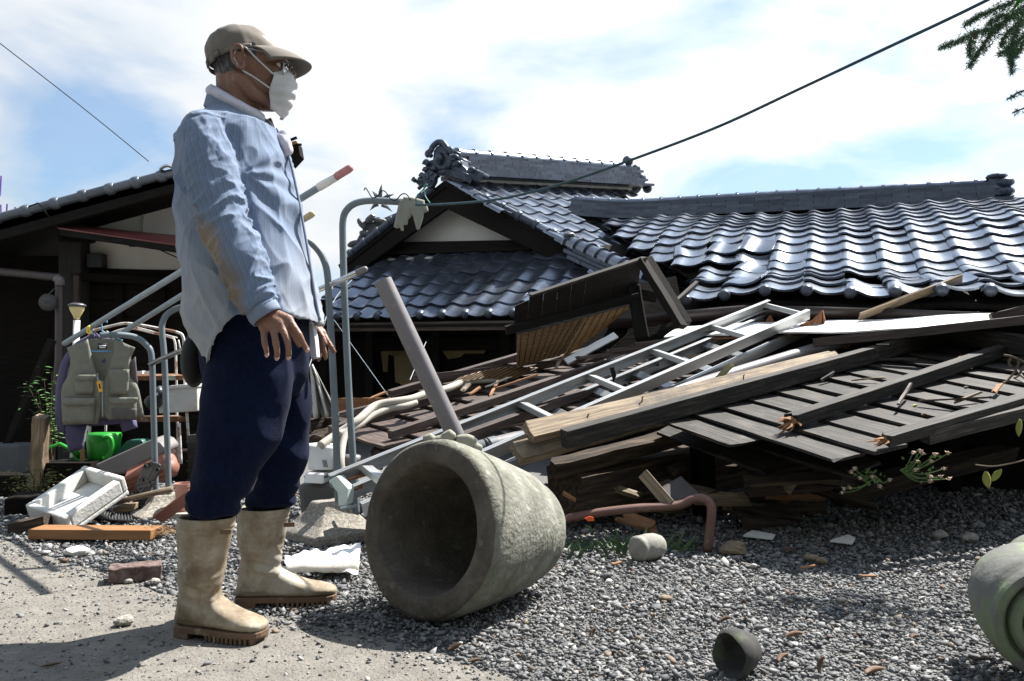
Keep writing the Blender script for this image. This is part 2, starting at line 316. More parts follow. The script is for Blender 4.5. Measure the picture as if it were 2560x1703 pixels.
def tone_mat(name, stops, rough=.8):
    m = bpy.data.materials.new(name); m.use_nodes = True; nt = m.node_tree; N = nt.nodes.new; L = nt.links.new; b = nt.nodes['Principled BSDF']
    a = N('ShaderNodeAttribute'); a.attribute_name = 'tone'; r = N('ShaderNodeValToRGB'); r.color_ramp.interpolation = 'CONSTANT'
    e = r.color_ramp.elements
    for i, (p, c) in enumerate(stops):
        q = e[i] if i < 2 else e.new(p); q.position = p; q.color = tuple(c) + (1,)
    L(a.outputs['Fac'], r.inputs[0])
    u = N('ShaderNodeAttribute'); u.attribute_name = 'uvw'; n = N('ShaderNodeTexNoise'); n.inputs['Scale'].default_value = 160; n.inputs['Detail'].default_value = 5; L(u.outputs['Vector'], n.inputs['Vector'])
    mr = N('ShaderNodeMapRange'); mr.inputs['To Min'].default_value = .6; mr.inputs['To Max'].default_value = 1.4; L(n.outputs[0], mr.inputs['Value'])
    ml = N('ShaderNodeMixRGB'); ml.blend_type = 'MULTIPLY'; ml.inputs[0].default_value = 1; L(r.outputs[0], ml.inputs[1]); L(mr.outputs[0], ml.inputs[2]); L(ml.outputs[0], b.inputs['Base Color'])
    b.inputs['Roughness'].default_value = rough; return m
M_stones = tone_mat('grey_gravel', [(0, (.062, .064, .068)), (.14, (.095, .098, .102)), (.32, (.135, .137, .139)), (.54, (.175, .176, .175)), (.76, (.22, .218, .212)), (.92, (.30, .294, .283)), (.97, (.17, .135, .10)), (.992, (.13, .075, .05))])
def gravel():
    xs, ys, ss = [], [], []
    y = 1.7
    while y < 5.6:
        sp = .0127 if y < 3.0 else .016 if y < 4.0 else .024
        hw = .66 * y + .15; n = int(2 * hw / sp); x = -hw + sp * (np.arange(n) + RNG.uniform(-.5, .5, n))
        xs.append(x); ys.append(y + RNG.uniform(-.6, .6, n) * sp); ss.append(np.clip(RNG.lognormal(math.log(.0070), .40, n), .0032, .018) * (sp / .0127) ** .8); y += sp * .95
    x = np.concatenate(xs); y = np.concatenate(ys); s = np.concatenate(ss)
    wig = .03 * np.sin(x * 17) + .02 * np.sin(x * 41 + 1)
    keep = ~inside(x, y + wig * .4)
    x, y, s = x[keep], y[keep], s[keep]
    z = -.016 + RNG.uniform(0, .012, len(x)) + .006 * np.sin(x * 5.1 + 2 * np.sin(y * 3.3)) * np.sin(y * 6.3) + s * .3
    scatter('gravel', x, y, z, s, M_stones, label='grey crushed gravel covering the yard', kind='stuff', cat='gravel')
    # grit strewn over the path
    n = 17000; gx = RNG.uniform(-2.9, 1.0, n); gy = RNG.uniform(1.7, 4.4, n); ok = inside(gx, gy); gx, gy = gx[ok], gy[ok]
    gs = np.clip(RNG.lognormal(math.log(.0028), .55, len(gx)), .0012, .012)
    near = np.array([min(((gx[i] - p.x) ** 2 + (gy[i] - p.y) ** 2) for p in edge) for i in range(len(gx))]) if False else None
    scatter('grit', gx, gy, -.004 + gs * .35, gs, M_stones, label='fine dark grit strewn over the concrete path', kind='stuff', cat='grit')
    # a denser fringe of stones spilled over the path edge
    n = 1100; t = RNG.integers(0, len(ee), n); ex = np.array([ee[i].x for i in t]) - np.abs(RNG.normal(0, .05, n)); ey = np.array([ee[i].y for i in t]) - np.abs(RNG.normal(0, .045, n))
    es = np.clip(RNG.lognormal(math.log(.0045), .45, n), .002, .011); scatter('spilled_gravel', ex, ey, -.004 + es * .4, es, M_stones, label='gravel spilled over the edge of the path', kind='stuff', cat='gravel')
gravel()
# ------------------------------------------------------------------ roof tiles
TW, TL = .265, .235
def tile_mesh(name, material):
    prof = [(-.018, .008), (-.006, .030), (.020, .043), (.048, .042), (.078, .026), (.115, .006), (.155, -.003), (.20, .0), (.24, .013), (.272, .034)]
    n = len(prof); mb = MB(); vs = []; L = .275; th = .017
    for (y, dz) in ((0, .022), (.02, .0225), (L, .0)):
        for (x, z) in prof: vs.append((x, y, z * .70 + dz))
    for (x, z) in prof: vs.append((x, .004, z * .70 + .022 - th))
    for (x, z) in prof: vs.append((x, L, z * .70 - th * .6))
    fs = []
    for r_ in range(2):
        for k in range(n - 1): fs.append((r_ * n + k, r_ * n + k + 1, (r_ + 1) * n + k + 1, (r_ + 1) * n + k))
    for k in range(n - 1):
        fs.append((3 * n + k, 3 * n + k + 1, k + 1, k)); fs.append((3 * n + k + 1, 3 * n + k, 4 * n + k, 4 * n + k + 1))
    fs.append((0, n, 2 * n, 4 * n, 3 * n)); fs.append((n - 1, 3 * n + n - 1, 4 * n + n - 1, 2 * n + n - 1, n + n - 1))
    mb.add(vs, fs); return raw_mesh(mb, name, material, angle=42)
ME_tile = tile_mesh('pan_tile', M_tile)
def halfround(name, r, L, material, n=8, bulge=1.0, lip=.0):
    """half-round cap tile along +y"""
    mb = MB(); vs = []; rings = [(0, r * bulge), (.035, r * bulge), (.036, r), (L, r * .97)]
    for (y, q) in rings:
        for k in range(n + 1): a = math.pi * (k / n) * 1.1 - .05 * math.pi; vs.append((q * math.cos(a), y, q * math.sin(a)))
    W = n + 1; fs = [(i * W + k, i * W + k + 1, (i + 1) * W + k + 1, (i + 1) * W + k) for i in range(len(rings) - 1) for k in range(n)]
    fs.append(tuple(range(W))); fs.append(tuple(range(3 * W, 4 * W))[::-1]); mb.add(vs, fs); return raw_mesh(mb, name, material, angle=40)
ME_cap = halfround('cap_tile', .075, .262, M_tile, bulge=1.16)
ME_hip = halfround('cap_tile', .085, .20, M_tile, bulge=1.22)
def noshi_mesh(w, L, h):
    return raw_mesh(MB().beam((0, 0, 0), (0, L - .004, 0), w, h, off=(0, 0, 0)), 'ridge_tile', M_ridge)
def in_poly(x, y, poly):
    c = False; j = len(poly) - 1
    for i in range(len(poly)):
        (xi, yi), (xj, yj) = poly[i], poly[j]
        if (yi > y) != (yj > y) and x < (xj - xi) * (y - yi) / (yj - yi) + xi: c = not c
        j = i
    return c
def tile_field(surf, us, vs_, keep, parent, name='pan_tile', jit=.004, wild=None):
    for j, v in enumerate(vs_):
        for i, u in enumerate(us):
            o = surf(u, v); c = surf(u + TW / 2, v + TL / 2)
            if not keep(c): continue
            x = (surf(u + .13, v) - surf(u - .13, v)).normalized(); y = (surf(u, v + .26) - surf(u, v)).normalized(); z = x.cross(y).normalized(); y = z.cross(x)
            M = frame(o + z * random.uniform(0, jit), x, y, z) @ Matrix.Rotation(random.gauss(0, .012), 4, 'Z') @ Matrix.Rotation(random.gauss(0, .012), 4, 'X')
            if wild:
                w = wild(u, v)
                if w is None: continue
                if w: M = M @ Matrix.Translation((random.uniform(-.03, .03) * w, random.uniform(-.05, .03) * w, random.uniform(0, .05) * w)) @ Matrix.Rotation(random.gauss(0, .25) * w, 4, 'Z') @ Matrix.Rotation(random.gauss(0, .2) * w, 4, 'X') @ Matrix.Rotation(random.gauss(0, .2) * w, 4, 'Y')
            place(ME_tile, name, M, parent)
def plank(mb, a, b, w, h, **k): mb.beam(a, b, w, h, **k)
ZU = V(0, 0, 1)
# ---- main house with the gable
gd = V(.88, -.475, 0).normalized(); rd = V(.475, .88, 0).normalized(); nd = -rd
A0 = P(1115, 456, 9.0); A1 = P(1444, 624, 8.24); A2 = P(869, 651, 9.67); R1 = P(1562, 481, 11.2)
hA = thing('tiled_house', V(-.5, 9.6, -.03), 'collapsed house with white gable triangle under a black tiled roof and ornate ridge end', 'house')
roofA = thing('roof', V(0, 0, 0)); roofA.parent = hA
eA = (R1 - A0).normalized(); nA = eA.cross(A0 - A1).normalized()
if nA.z < 0: nA = -nA
upA = nA.cross(eA).normalized()
if upA.z < 0: upA = -upA
def surfA(u, v): return A0 + eA * u + upA * v + nA * .03
polyA = [(1100, 440), (1575, 470), (1535, 555), (1602, 612), (1662, 645), (1760, 690), (1690, 790), (1560, 730), (1436, 628)]
deckA = [A0 - nA * .02, R1 - nA * .02, PL(1780, 700, A0, nA) - nA * .02, PL(1690, 800, A0, nA) - nA * .02, PL(1440, 625, A0, nA) - nA * .02]
MB().prism(deckA, -nA * .05).build('roof_deck', M_black, roofA)
tile_field(surfA, [i * TW for i in range(0, 20)], [-TL * (j + 1) - .05 for j in range(0, 17)], lambda c: in_poly(*pix(c), polyA), roofA)
# hidden slope falling away behind on the left
MB().prism([A0, R1, R1 + (A2 - A0), A2], -ZU * .06).build('roof_deck', M_black, roofA)
# apron roof under the gable
E0 = P(803, 803, 8.63); E1 = P(1292, 795, 7.5); eE = (E1 - E0).normalized(); upE = (rd * 1.25 + ZU * .88).normalized(); nE = eE.cross(upE).normalized(); upE = nE.cross(eE)
def surfE(u, v): return E0 + eE * u + upE * v + nE * (.02 - .015 * math.sin(v * 2))
polyE = [(740, 700), (800, 600), (1440, 606), (1540, 690), (1470, 830), (740, 840)]
tile_field(surfE, [-.3 + i * TW for i in range(0, 15)], [TL * j - .02 for j in range(0, 7)], lambda c: in_poly(*pix(c), polyE), roofA)
MB().prism([E0 - eE * .4 - nE * .02, E1 + eE * .7 - nE * .02, E1 + eE * .7 + upE * 1.5 - nE * .02, E0 - eE * .4 + upE * 1.5 - nE * .02], -nE * .05).build('roof_deck', M_black, roofA)
ball = raw_mesh(MB().lathe((0, 0, 0), (0, 1, 0), [(.0, -.012), (.024, -.01), (.04, .0), (.044, .02), (.044, .06)], 12), 'eave_knob', M_oni, smooth=True)
for i in range(0, 14):
    q = surfE(-.3 + i * TW, -.03)
    if pix(q)[0] < 1310: place(ball, 'eave_knob', frame(q + nE * .035 + eE * .03, eE, upE, nE), roofA)
# wall plane of the gable
Wp = A0 + rd * .3
def WP(x, y, off=0): return PL(x, y, Wp - rd * off, rd)
gable_wall = MB().prism([WP(940, 612), WP(1090, 520), WP(1110, 510), WP(1370, 612)], rd * .08).build('gable_plaster', M_plaster, hA)
MB().prism([WP(860, 640, .02), WP(860, 690, .02), WP(1450, 690, .02), WP(1440, 622, .02), WP(1350, 606, .02), WP(960, 606, .02)], rd * .06).build('plaster_band', M_mortar, hA)
MB().beam(WP(900, 618, .10), WP(1400, 611, .10), .08, .10, ZU).build('beam', M_black, hA, bevel=.006)
MB().beam(WP(930, 634, .12), WP(1330, 622, .12), .10, .05, ZU).build('beam', M_black, hA, bevel=.006)
# lumps of mortar filling under the first tile row
for k, x in enumerate(range(890, 1440, 47)):
    MB().ell(WP(x, 652 + (k * 7 % 9), .10), (.12, .07, .06), 8, 6).build('mortar_lump', M_mortar, hA, smooth=True)
# barge boards
def barge(a, b, nm='bargeboard'):
    d = (b - a).normalized(); q = d.cross(nd); q = q if q.z > 0 else -q; q.normalize()
    e0 = a - d * .0; e1 = b + d * .14
    MB().prism([e0 + q * .0, e1 + q * .0, e1 - q * .20, e0 - q * .27], rd * .05).build(nm, M_black, roofA, bevel=.006)
    MB().prism([e0 + q * .02, e1 + q * .02, e1 - q * .05, e0 - q * .05] , -rd * .02 ).build('trim_board', M_black, roofA)
    MB().prism([e0 - q * .03, e1 - q * .03, e1 - q * .03 + rd * .34, e0 - q * .03 + rd * .34], -q * .02).build('soffit', M_black, roofA)
    return d, q
for (a, b) in ((A0, A1), (A0, A2)):
    d, q = barge(a, b); L = (b - a).length; k = int(L / .235) + 1
    me = raw_mesh(MB().lathe((0, 0, 0), (0, 1, 0), [(.03, 0), (.043, .004), (.043, .17), (.047, .172), (.056, .18), (.058, .205), (.052, .228), (.03, .236)], 14), 'verge_tile', M_oni, angle=40)
    for i in range(k):
        if i < 1: continue
        o = a + d * (.235 * i - .08) + q * .035 + nd * .02
        y = d; z = q; x = y.cross(z); place(me, 'verge_tile', frame(o, x, y, z), roofA)
# main ridge: stacked flat tiles, wide skirts and cap tiles
rs = A0 + nA * .05 + rd * .1; re_ = R1 + nA * .05; rdir = (re_ - rs).normalized(); rside = rdir.cross(ZU).normalized(); rup = rside.cross(rdir); RL = (re_ - rs).length
def ridge_stack(p0, dirv, L, layers, parent, step=.26, wig=None):
    side = dirv.cross(ZU).normalized(); up = side.cross(dirv); h = 0
    for li, (w, th) in enumerate(layers):
        me = noshi_mesh(w, step, th); s = (li % 2) * step * .5 - .1
        while s < L:
            o = p0 + dirv * s + up * (h + th / 2)
            M = frame(o, side, dirv, up) @ Matrix.Rotation(random.gauss(0, .008), 4, 'Z')
            if s > -.05: place(me, 'ridge_tile', M, parent)
            s += step
        h += th * 1.06
    return h
hh = ridge_stack(rs, rdir, RL, [(.62, .03), (.50, .05), (.42, .03), (.34, .032), (.31, .032), (.30, .032), (.29, .032), (.28, .032)], roofA, .27)
MB().beam(rs + rup * .12, re_ + rup * .12, .22, .30, rup).build('ridge_core', M_mortar, roofA)
k = int(RL / .25)
for i in range(k): place(ME_cap, 'cap_tile', frame(rs + rdir * (.25 * i + .1) + rup * (hh + .005), rside, rdir, rup), roofA)
# ridge-end ornament facing the yard
def OR(zx, zy, out=.0): return A0 + gd * (((1000 + zx / 8.71) - 1113) / 205) + ZU * ((456 - (340 + zy / 8.71)) / 221) + nd * out
oni = thing('ridge_ornament', V(0, 0, 0)); oni.parent = roofA
oni['label'] = 'scrolled ridge-end ornament with arched crest and central orb'
MB().prism([OR(*p, .05) for p in [(720, 440), (735, 300), (800, 215), (900, 180), (1010, 215), (1085, 320), (1130, 440), (1140, 560), (1205, 660), (1190, 735), (650, 735), (700, 600)]], rd * .14).build('crest_plate', M_oni, roofA, bevel=.012)
MB().prism([OR(*p, .035) for p in [(240, 920), (300, 850), (400, 880), (470, 760), (500, 640), (520, 540), (600, 480), (720, 470), (1130, 450), (1300, 480), (1390, 600), (1420, 700), (1500, 780), (1560, 870), (1660, 810), (1790, 850), (1720, 980), (1640, 1060), (1300, 900), (1050, 830), (880, 850), (700, 790), (500, 950), (330, 1010)]], rd * .16).build('base_plate', M_oni, roofA, bevel=.02)
mb = MB(); mb.tube(spline([OR(*p, .07) for p in [(640, 400), (610, 350), (690, 300), (740, 215), (830, 150), (900, 140), (985, 165), (1050, 240), (1110, 320), (1190, 355), (1150, 410)]], 5), .034, 10)
mb.ell(OR(905, 500, .08), (.05, .05, .058)); mb.ell(OR(905, 400, .07), (.03, .03, .02)); mb.ell(OR(905, 610, .07), (.028, .03, .02))
mb.tube([OR(1180, 365, .0), OR(1180, 365, -.30)], .022, 8); mb.tube([OR(1330, 560, .02), OR(1330, 560, -.25)], .03, 8); mb.tube([OR(1690, 870, .02), OR(1690, 870, -.25)], .03, 8)
def scroll(c, r, w, turn=1, a0=0):
    pts = [OR(c[0] + math.cos(a0 + turn * t * .5) * r * (1 - t / 14), c[1] + math.sin(a0 + turn * t * .5) * r * (1 - t / 14), .06 + .004 * t) for t in range(12)]
    mb.tube(pts, [w * (1 - .04 * i) for i in range(12)], 7); mb.ell(OR(c[0], c[1], .06), (w * 1.3,) * 3, 8, 6)
for c, r, tn in (((590, 570), 85, 1), ((565, 720), 62, 1), ((480, 830), 60, 1), ((290, 905), 55, 1), ((1245, 560), 90, -1), ((1310, 690), 66, -1), ((1650, 870), 62, -1), ((680, 400), 50, 1), ((1110, 395), 50, -1), ((770, 720), 50, 1), ((1100, 700), 50, -1)): scroll(c, r, .022, tn, 3.1 if tn > 0 else 0)
for k in range(5): mb.tube([OR(1000 + 18 * k, 760 + 34 * k, .05), OR(1380 + 20 * k, 860 + 38 * k, .045), OR(1640 - 12 * k, 985 + 30 * k, .03)], .017, 7)
for k in range(4): mb.tube([OR(700 - 60 * k, 800 + 55 * k, .03), OR(420 - 30 * k, 960 + 40 * k, .02)], .022, 7)
mb.build('scrollwork', M_oni, roofA, smooth=True)
# fish-shaped pendant on the barge boards
mb = MB(); mb.prism([OR(*p, .11) for p in [(430, 900), (520, 830), (640, 790), (700, 740), (790, 800), (910, 880), (840, 930), (830, 1010), (760, 1120), (690, 1150), (600, 1070), (560, 960), (500, 930)]], rd * .07)
for pts in ([(440, 910), (560, 870), (620, 960)], [(640, 800), (690, 900), (650, 1010), (760, 990)], [(800, 830), (740, 900), (830, 1000)], [(580, 1040), (690, 1060), (780, 1040)]): mb.tube(spline([OR(*p, .115) for p in pts], 5), .013, 6)
mb.build('pendant_ornament', M_oni, roofA, bevel=.01)
# small far ridge-end ornament
def farorn(c, s, parent):
    mb = MB(); mb.ell(c, (.10 * s, .08 * s, .14 * s)); 
    for k, (dx, dz, r) in enumerate(((0, .14, .07), (.1, .04, .06), (.16, -.08, .07), (.24, -.2, .06), (.08, -.18, .09))): mb.ell(c + V(dx, -.02, dz) * s, (r * s,) * 3, 9, 6)
    mb.build('ridge_ornament', M_oni, parent, smooth=True)
farorn(R1 + rup * .28 + rdir * .1, 1.15, roofA)
# hip ridge at the right foot of the gable
H0 = P(1432, 618, 8.15); H1 = P(1640, 712, 7.05); hd = (H1 - H0).normalized(); hs = hd.cross(ZU).normalized(); hu = hs.cross(hd); HL = (H1 - H0).length
hh2 = ridge_stack(H0 - hu * .09, hd, HL, [(.30, .035), (.25, .035), (.21, .035)], roofA, .25)
for i in range(int(HL / .19) + 1): place(ME_hip, 'cap_tile', frame(H0 + hd * (HL - .19 * i - .1) + hu * .02, -hs, -hd, hu), roofA)
mb = MB(); mb.ell(H0 - hd * .02 + hu * .01, (.05, .05, .10)); mb.tube([H0 - hd * .06 + hu * .1 + hs * .09, H0 - hd * .06 + hu * .12, H0 - hd * .06 + hu * .04 - hs * .1, H0 - hd * .05 - hu * .08 - hs * .1], .022, 8); mb.build('hip_end_tile', M_tile_mat, roofA, smooth=True)
# broken corner of the far left eave with loose tiles
MB().prism([P(x, y, 9.95) for x, y in ((862, 655), (900, 585), (915, 560), (960, 545), (1020, 520), (1015, 570), (900, 655))], V(.1, .4, 0)).build('hip_end', M_tile_mat, roofA)
mb = MB()
for (x, y) in ((905, 560), (925, 548), (950, 552), (915, 585), (940, 600), (885, 610), (960, 580)):
    mb.ell(P(x, y, 9.9), (.09, .06, .045), 8, 5, Matrix.Rotation(random.uniform(-1, 1), 3, 'Y'))
mb.build('eave_corner_tiles', M_tile_mat, roofA)
mb = MB()
for (x, y, dx, dy) in ((945, 500, -14, -22), (940, 505, -26, -6), (950, 495, 4, -34), (955, 500, 30, -14), (945, 510, -20, 16), (955, 512, 26, 18)):
    a = P(x, y, 9.8); b = P(x + dx, y + dy, 9.8); mb.tube([a, a.lerp(b, .5) + ZU * .015, b], [.03, .022, .002], 6)
mb.build('eave_corner_ornament', M_tile_mat, roofA)
# wall and eave under the apron
WL = E0 + rd * .85; WR = E1 + rd * .85
def EP(x, y, off=0): return PL(x, y, WL - rd * off, rd)
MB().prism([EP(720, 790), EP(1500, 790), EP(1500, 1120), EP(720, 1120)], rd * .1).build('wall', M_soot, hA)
MB().prism([E0 - eE * .5 - upE * .06 - nE * .02, E1 + eE * .9 - upE * .06 - nE * .02, E1 + eE * .9 - upE * .06 - nE * .02 + rd * .95, E0 - eE * .5 - upE * .06 - nE * .02 + rd * .95], -ZU * .03).build('soffit', M_black, hA)
MB().beam(E0 - eE * .5 - ZU * .07, E1 + eE * .9 - ZU * .07, .05, .09, ZU).build('eave_board', M_brownboard, hA, bevel=.005)
for x in (760, 930, 1095, 1268, 1400): MB().beam(EP(x, 800, .04), EP(x, 1110, .04), .11, .11, rd).build('post', M_black, hA, bevel=.006)
for y in (856, 872): MB().beam(EP(740, y, .05), EP(1480, y - 6, .05), .07, .07, ZU).build('rail', M_soot, hA, bevel=.005)
M_clay = mat('yellow_mud_wall', [(.13, .095, .045), (.22, .165, .08)], .95, 0, 5, bump=.003, bscale=30)
MB().prism([EP(*p, .03) for p in ((952, 880), (965, 868), (1005, 866), (1040, 872), (1062, 880), (1062, 960), (1030, 965), (990, 955), (985, 890), (970, 886), (968, 930), (958, 930))], rd * .02).build('bare_clay', M_clay, hA)
MB().prism([EP(*p, .03) for p in ((1090, 866), (1140, 872), (1215, 870), (1210, 884), (1160, 884), (1150, 893), (1120, 898), (1108, 882))], rd * .02).build('bare_clay', M_clay, hA)
MB().prism([EP(*p, .035) for p in ((985, 890), (1060, 885), (1062, 960), (1010, 964), (988, 955))], rd * .012).build('clay_panel', mat('pale_clay', [(.17, .125, .06), (.24, .185, .10)], .95, 0, 4), hA)
# ---- fallen wing with the wide roof
hB = thing('tiled_wing', V(2.4, 7, -.03), 'wide black glazed tile roof of the flattened wing lying low on the right', 'house')
roofB = thing('roof', V(0, 0, 0)); roofB.parent = hB
B1 = P(1650, 545, 9.1); B2 = P(2400, 507, 8.0); B3 = P(1794, 757, 5.5)
eB = (B2 - B1).normalized(); nB = eB.cross(B1 - B3).normalized()
if nB.z < 0: nB = -nB
upB = nB.cross(eB).normalized()
BO = B3; BL = (B1 - B3).dot(upB)
def surfB(u, v):
    s = max(0, min(1, (v) / BL))
    d = -.075 * math.exp(-((v - .95) / .5) ** 2) * (.75 + .25 * math.sin(u * 1.7 + 1)) + .05 * math.exp(-((v - 2.2) / .7) ** 2)
    d += .022 * math.sin(u * 2.3 + v * 1.1) + .018 * math.sin(u * 5.1 - v * 2) * math.exp(-v) - .09 * math.exp(-((u + 1.2) / .7) ** 2) * math.exp(-((v - 1.6) / .9) ** 2)
    return BO + eB * u + upB * v + nB * (d + .02)
polyB = [(1405, 530), (1560, 528), (2490, 490), (2530, 504), (2760, 490), (2760, 850), (1650, 800), (1690, 740), (1740, 692), (1650, 652), (1590, 618), (1516, 560)]
def wildB(u, v):
    p = pix(surfB(u, v)); w = 0
    if 1690 < p[0] < 1850 and 640 < p[1] < 735: w = .4
    if p[0] > 2080 and v < .62: w = .34
    if p[0] > 2100 and v < .5 and random.random() < .16: return None
    return w
tile_field(surfB, [-2.1 + i * TW for i in range(0, 24)], [TL * j for j in range(0, int(BL / TL) + 1)], lambda c: in_poly(*pix(c), polyB), roofB, wild=wildB, jit=.008)
def uleft(v):
    u = -2.6
    while u < 1 and not in_poly(*pix(surfB(u, v) - nB * .03), polyB): u += .03
    return u
UL = [uleft(-.02 + (BL + .0) * k / 24) for k in range(25)]
mb = MB(); mb.sheet(lambda a, b: surfB(UL[int(round(b * 24))] * (1 - a) + 4.0 * a, -.02 + b * (BL + .02)) - nB * .05, 40, 24, .03); mb.build('roof_deck', M_black, roofB)
ball2 = raw_mesh(MB().lathe((0, 0, 0), (0, 1, 0), [(.0, -.012), (.022, -.010), (.036, -.003), (.040, .012), (.040, .05)], 12), 'eave_knob', M_oni, smooth=True)
for i in range(0, 24):
    q = surfB(-2.1 + i * TW, -.03); px_ = pix(q)[0]
    if 1640 < px_ < 2620: place(ball2, 'eave_knob', frame(q + nB * .035 + eB * .03, eB, upB, nB) @ Matrix.Rotation(random.gauss(0, .1), 4, 'X'), roofB)
# its ridge
def Yr(px): return 1 / (1 / 9.1 + (1 / 8.0 - 1 / 9.1) * (px - 1650) / 750)
rb = spline([P(x, y, Yr(x)) + V(0, -.05, -.04) for x, y in ((1430, 540), (1542, 549), (1630, 548), (1846, 537), (2172, 522), (2484, 507))], 10)
cum = [0]
for i in range(1, len(rb)): cum.append(cum[-1] + (rb[i] - rb[i - 1]).length)
def rpt(s):
    s = max(0, min(cum[-1], s))
    for i in range(1, len(rb)):
        if s <= cum[i] + 1e-9: t = (s - cum[i - 1]) / (cum[i] - cum[i - 1]); return rb[i - 1].lerp(rb[i], t)
    return rb[-1]
h = 0
for li, (w, th) in enumerate([(.52, .035), (.42, .035), (.34, .035), (.31, .033), (.29, .033), (.27, .033)]):
    me = noshi_mesh(w, .30, th); s = -(li % 2) * .15
    while s < cum[-1] - .1:
        a, b = rpt(max(0, s)), rpt(min(cum[-1], s + .3)); d = (b - a).normalized(); sd = d.cross(ZU).normalized(); up = sd.cross(d)
        place(me, 'ridge_tile', frame(rpt(max(0, s)) + up * (h + th / 2) + sd * random.gauss(0, .004), sd, d, up) @ Matrix.Rotation(random.gauss(0, .006), 4, 'X'), roofB); s += .3
    h += th * 1.05
s = 0
while s < cum[-1] - .1:
    a, b = rpt(s), rpt(s + .25); d = (b - a).normalized(); sd = d.cross(ZU).normalized(); up = sd.cross(d); place(ME_cap, 'cap_tile', frame(a + up * h, sd, d, up) @ Matrix.Scale(.8, 4), roofB); s += .21
mb = MB()
for i in range(len(rb) - 1): mb.beam(rb[i] + ZU * .08, rb[i + 1] + ZU * .08, .18, .2)
mb.build('ridge_core', M_mortar, roofB)
c = P(2492, 480, Yr(2492) - .12); mb = MB()
mb.beam(c - ZU * .12, c + ZU * .13, .10, .14, eB)
for k in range(3): mb.ell(c + V(.05, -.05, .08 - .09 * k), (.085, .09, .05), 10, 6)
mb.ell(c + V(0, 0, .15), (.10, .1, .035), 10, 6); mb.build('ridge_ornament', M_oni, roofB, smooth=False, bevel=.01)
for x, y in ((1610, 640), (1650, 662), (1690, 684), (1735, 704), (1760, 725), (1720, 745)): pass
# gutter, sheltering wall and boxed ends below
gp = [surfB(u, -.10) - ZU * .06 for u in (-.75, .2, 1.0, 2.0, 2.9, 3.9)]
gp = [p + ZU * dz for p, dz in zip(gp, (-.02, .02, .015, .0, -.03, -.08))]
mb = MB()
for i in range(len(gp) - 1):
    a, b = gp[i], gp[i + 1]; d = (b - a).normalized(); sd = d.cross(ZU).normalized(); up = sd.cross(d)
    def gf(u, v, a=a, b=b, sd=sd, up=up): p = a.lerp(b, u); t = math.pi * (1 + v); return p + sd * math.cos(t) * .062 + up * math.sin(t) * .085
    mb.sheet(gf, 1, 10, .003)
mb.build('gutter', M_gutter, hB, smooth=True)
back = [surfB(-1.7, BL), surfB(4.2, BL)]
MB().prism([back[0] - ZU * .05, back[1] - ZU * .05, V(back[1].x + .8, back[1].y + 2.4, .9), V(back[0].x + .8, back[0].y + 2.4, .9)], -ZU * .06).build('roof_deck', M_black, roofB)
q0, q1 = surfB(-.55, .5), surfB(4.0, .5)
MB().prism([q0 - ZU * .12, q1 - ZU * .12, V(q1.x, q1.y, -.05), V(q0.x, q0.y, -.05)], V(.04, .1, 0)).build('wall', M_soot, hB)
q2 = surfB(4.0, BL)
MB().prism([q1 - ZU * .1, q2 - ZU * .1, V(q2.x, q2.y, -.05), V(q1.x, q1.y, -.05)], V(.1, 0, 0)).build('wall', M_soot, hB)
# ---- house on the left edge
hL = thing('timber_house', V(-3.8, 7.4, -.03), 'dark timber house on the left with white plaster gable and red awning', 'house')
LW = 7.3; LV = 6.7
def LP(x, y, off=0.0): return P(x, y, LW - off)
MB().prism([LP(220, 548), LP(226, 536), LP(590, 440), LP(590, 604), LP(224, 572)], V(0, .08, 0)).build('gable_plaster', M_plaster, hL)
MB().prism([LP(215, 600), LP(590, 645), LP(590, 697), LP(217, 666)], V(0, .08, 0)).build('plaster_band', M_plaster, hL)
for x in (357, 520): MB().beam(LP(x, 480, .01), LP(x + 1, 590, .01), .012, .01).build('plaster_joint', M_mortar, hL)
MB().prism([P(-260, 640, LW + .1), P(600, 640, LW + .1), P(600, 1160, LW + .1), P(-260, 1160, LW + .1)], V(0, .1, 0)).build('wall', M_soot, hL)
for k in range(11):
    y = 690 + k * 40
    MB().beam(LP(205, y, .02 + .003 * (k % 2)), LP(600, y + 8, .02 + .003 * (k % 2)), .02, .142, (0, -.12, 1), seg=6, rough=.002).build('wall_board', M_soot, hL)
for x in (300, 405, 560): MB().beam(LP(x, 690, .06), LP(x, 1150, .06), .06, .04, (0, -1, 0)).build('batten', M_soot, hL)
MB().beam(LP(186, 560, .12), LP(184, 1160, .12), .20, .16, (0, -1, 0)).build('post', mat('house_post', [(.012, .010, .009), (.03, .026, .023)], .8, 0, 5, WG), hL, bevel=.008)
MB().beam(LP(192, 690, .22), LP(192, 900, .22), .045, .03, (0, -1, 0)).build('batten', M_brownboard, hL)
MB().beam(LP(180, 690, .16), LP(590, 718, .16), .08, .07).build('rail', M_soot, hL, bevel=.005)
MB().beam(LP(150, 590, .30), LP(235, 596, .10), .1, .09).build('beam', M_black, hL, bevel=.005)
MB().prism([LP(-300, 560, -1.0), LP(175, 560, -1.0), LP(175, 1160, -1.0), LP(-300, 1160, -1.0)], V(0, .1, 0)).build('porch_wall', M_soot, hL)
for k in range(6): MB().beam(LP(-250, 720 + 62 * k, -.94), LP(160, 722 + 62 * k, -.94), .02, .03, (0, -.1, 1)).build('porch_batten', M_soot, hL)
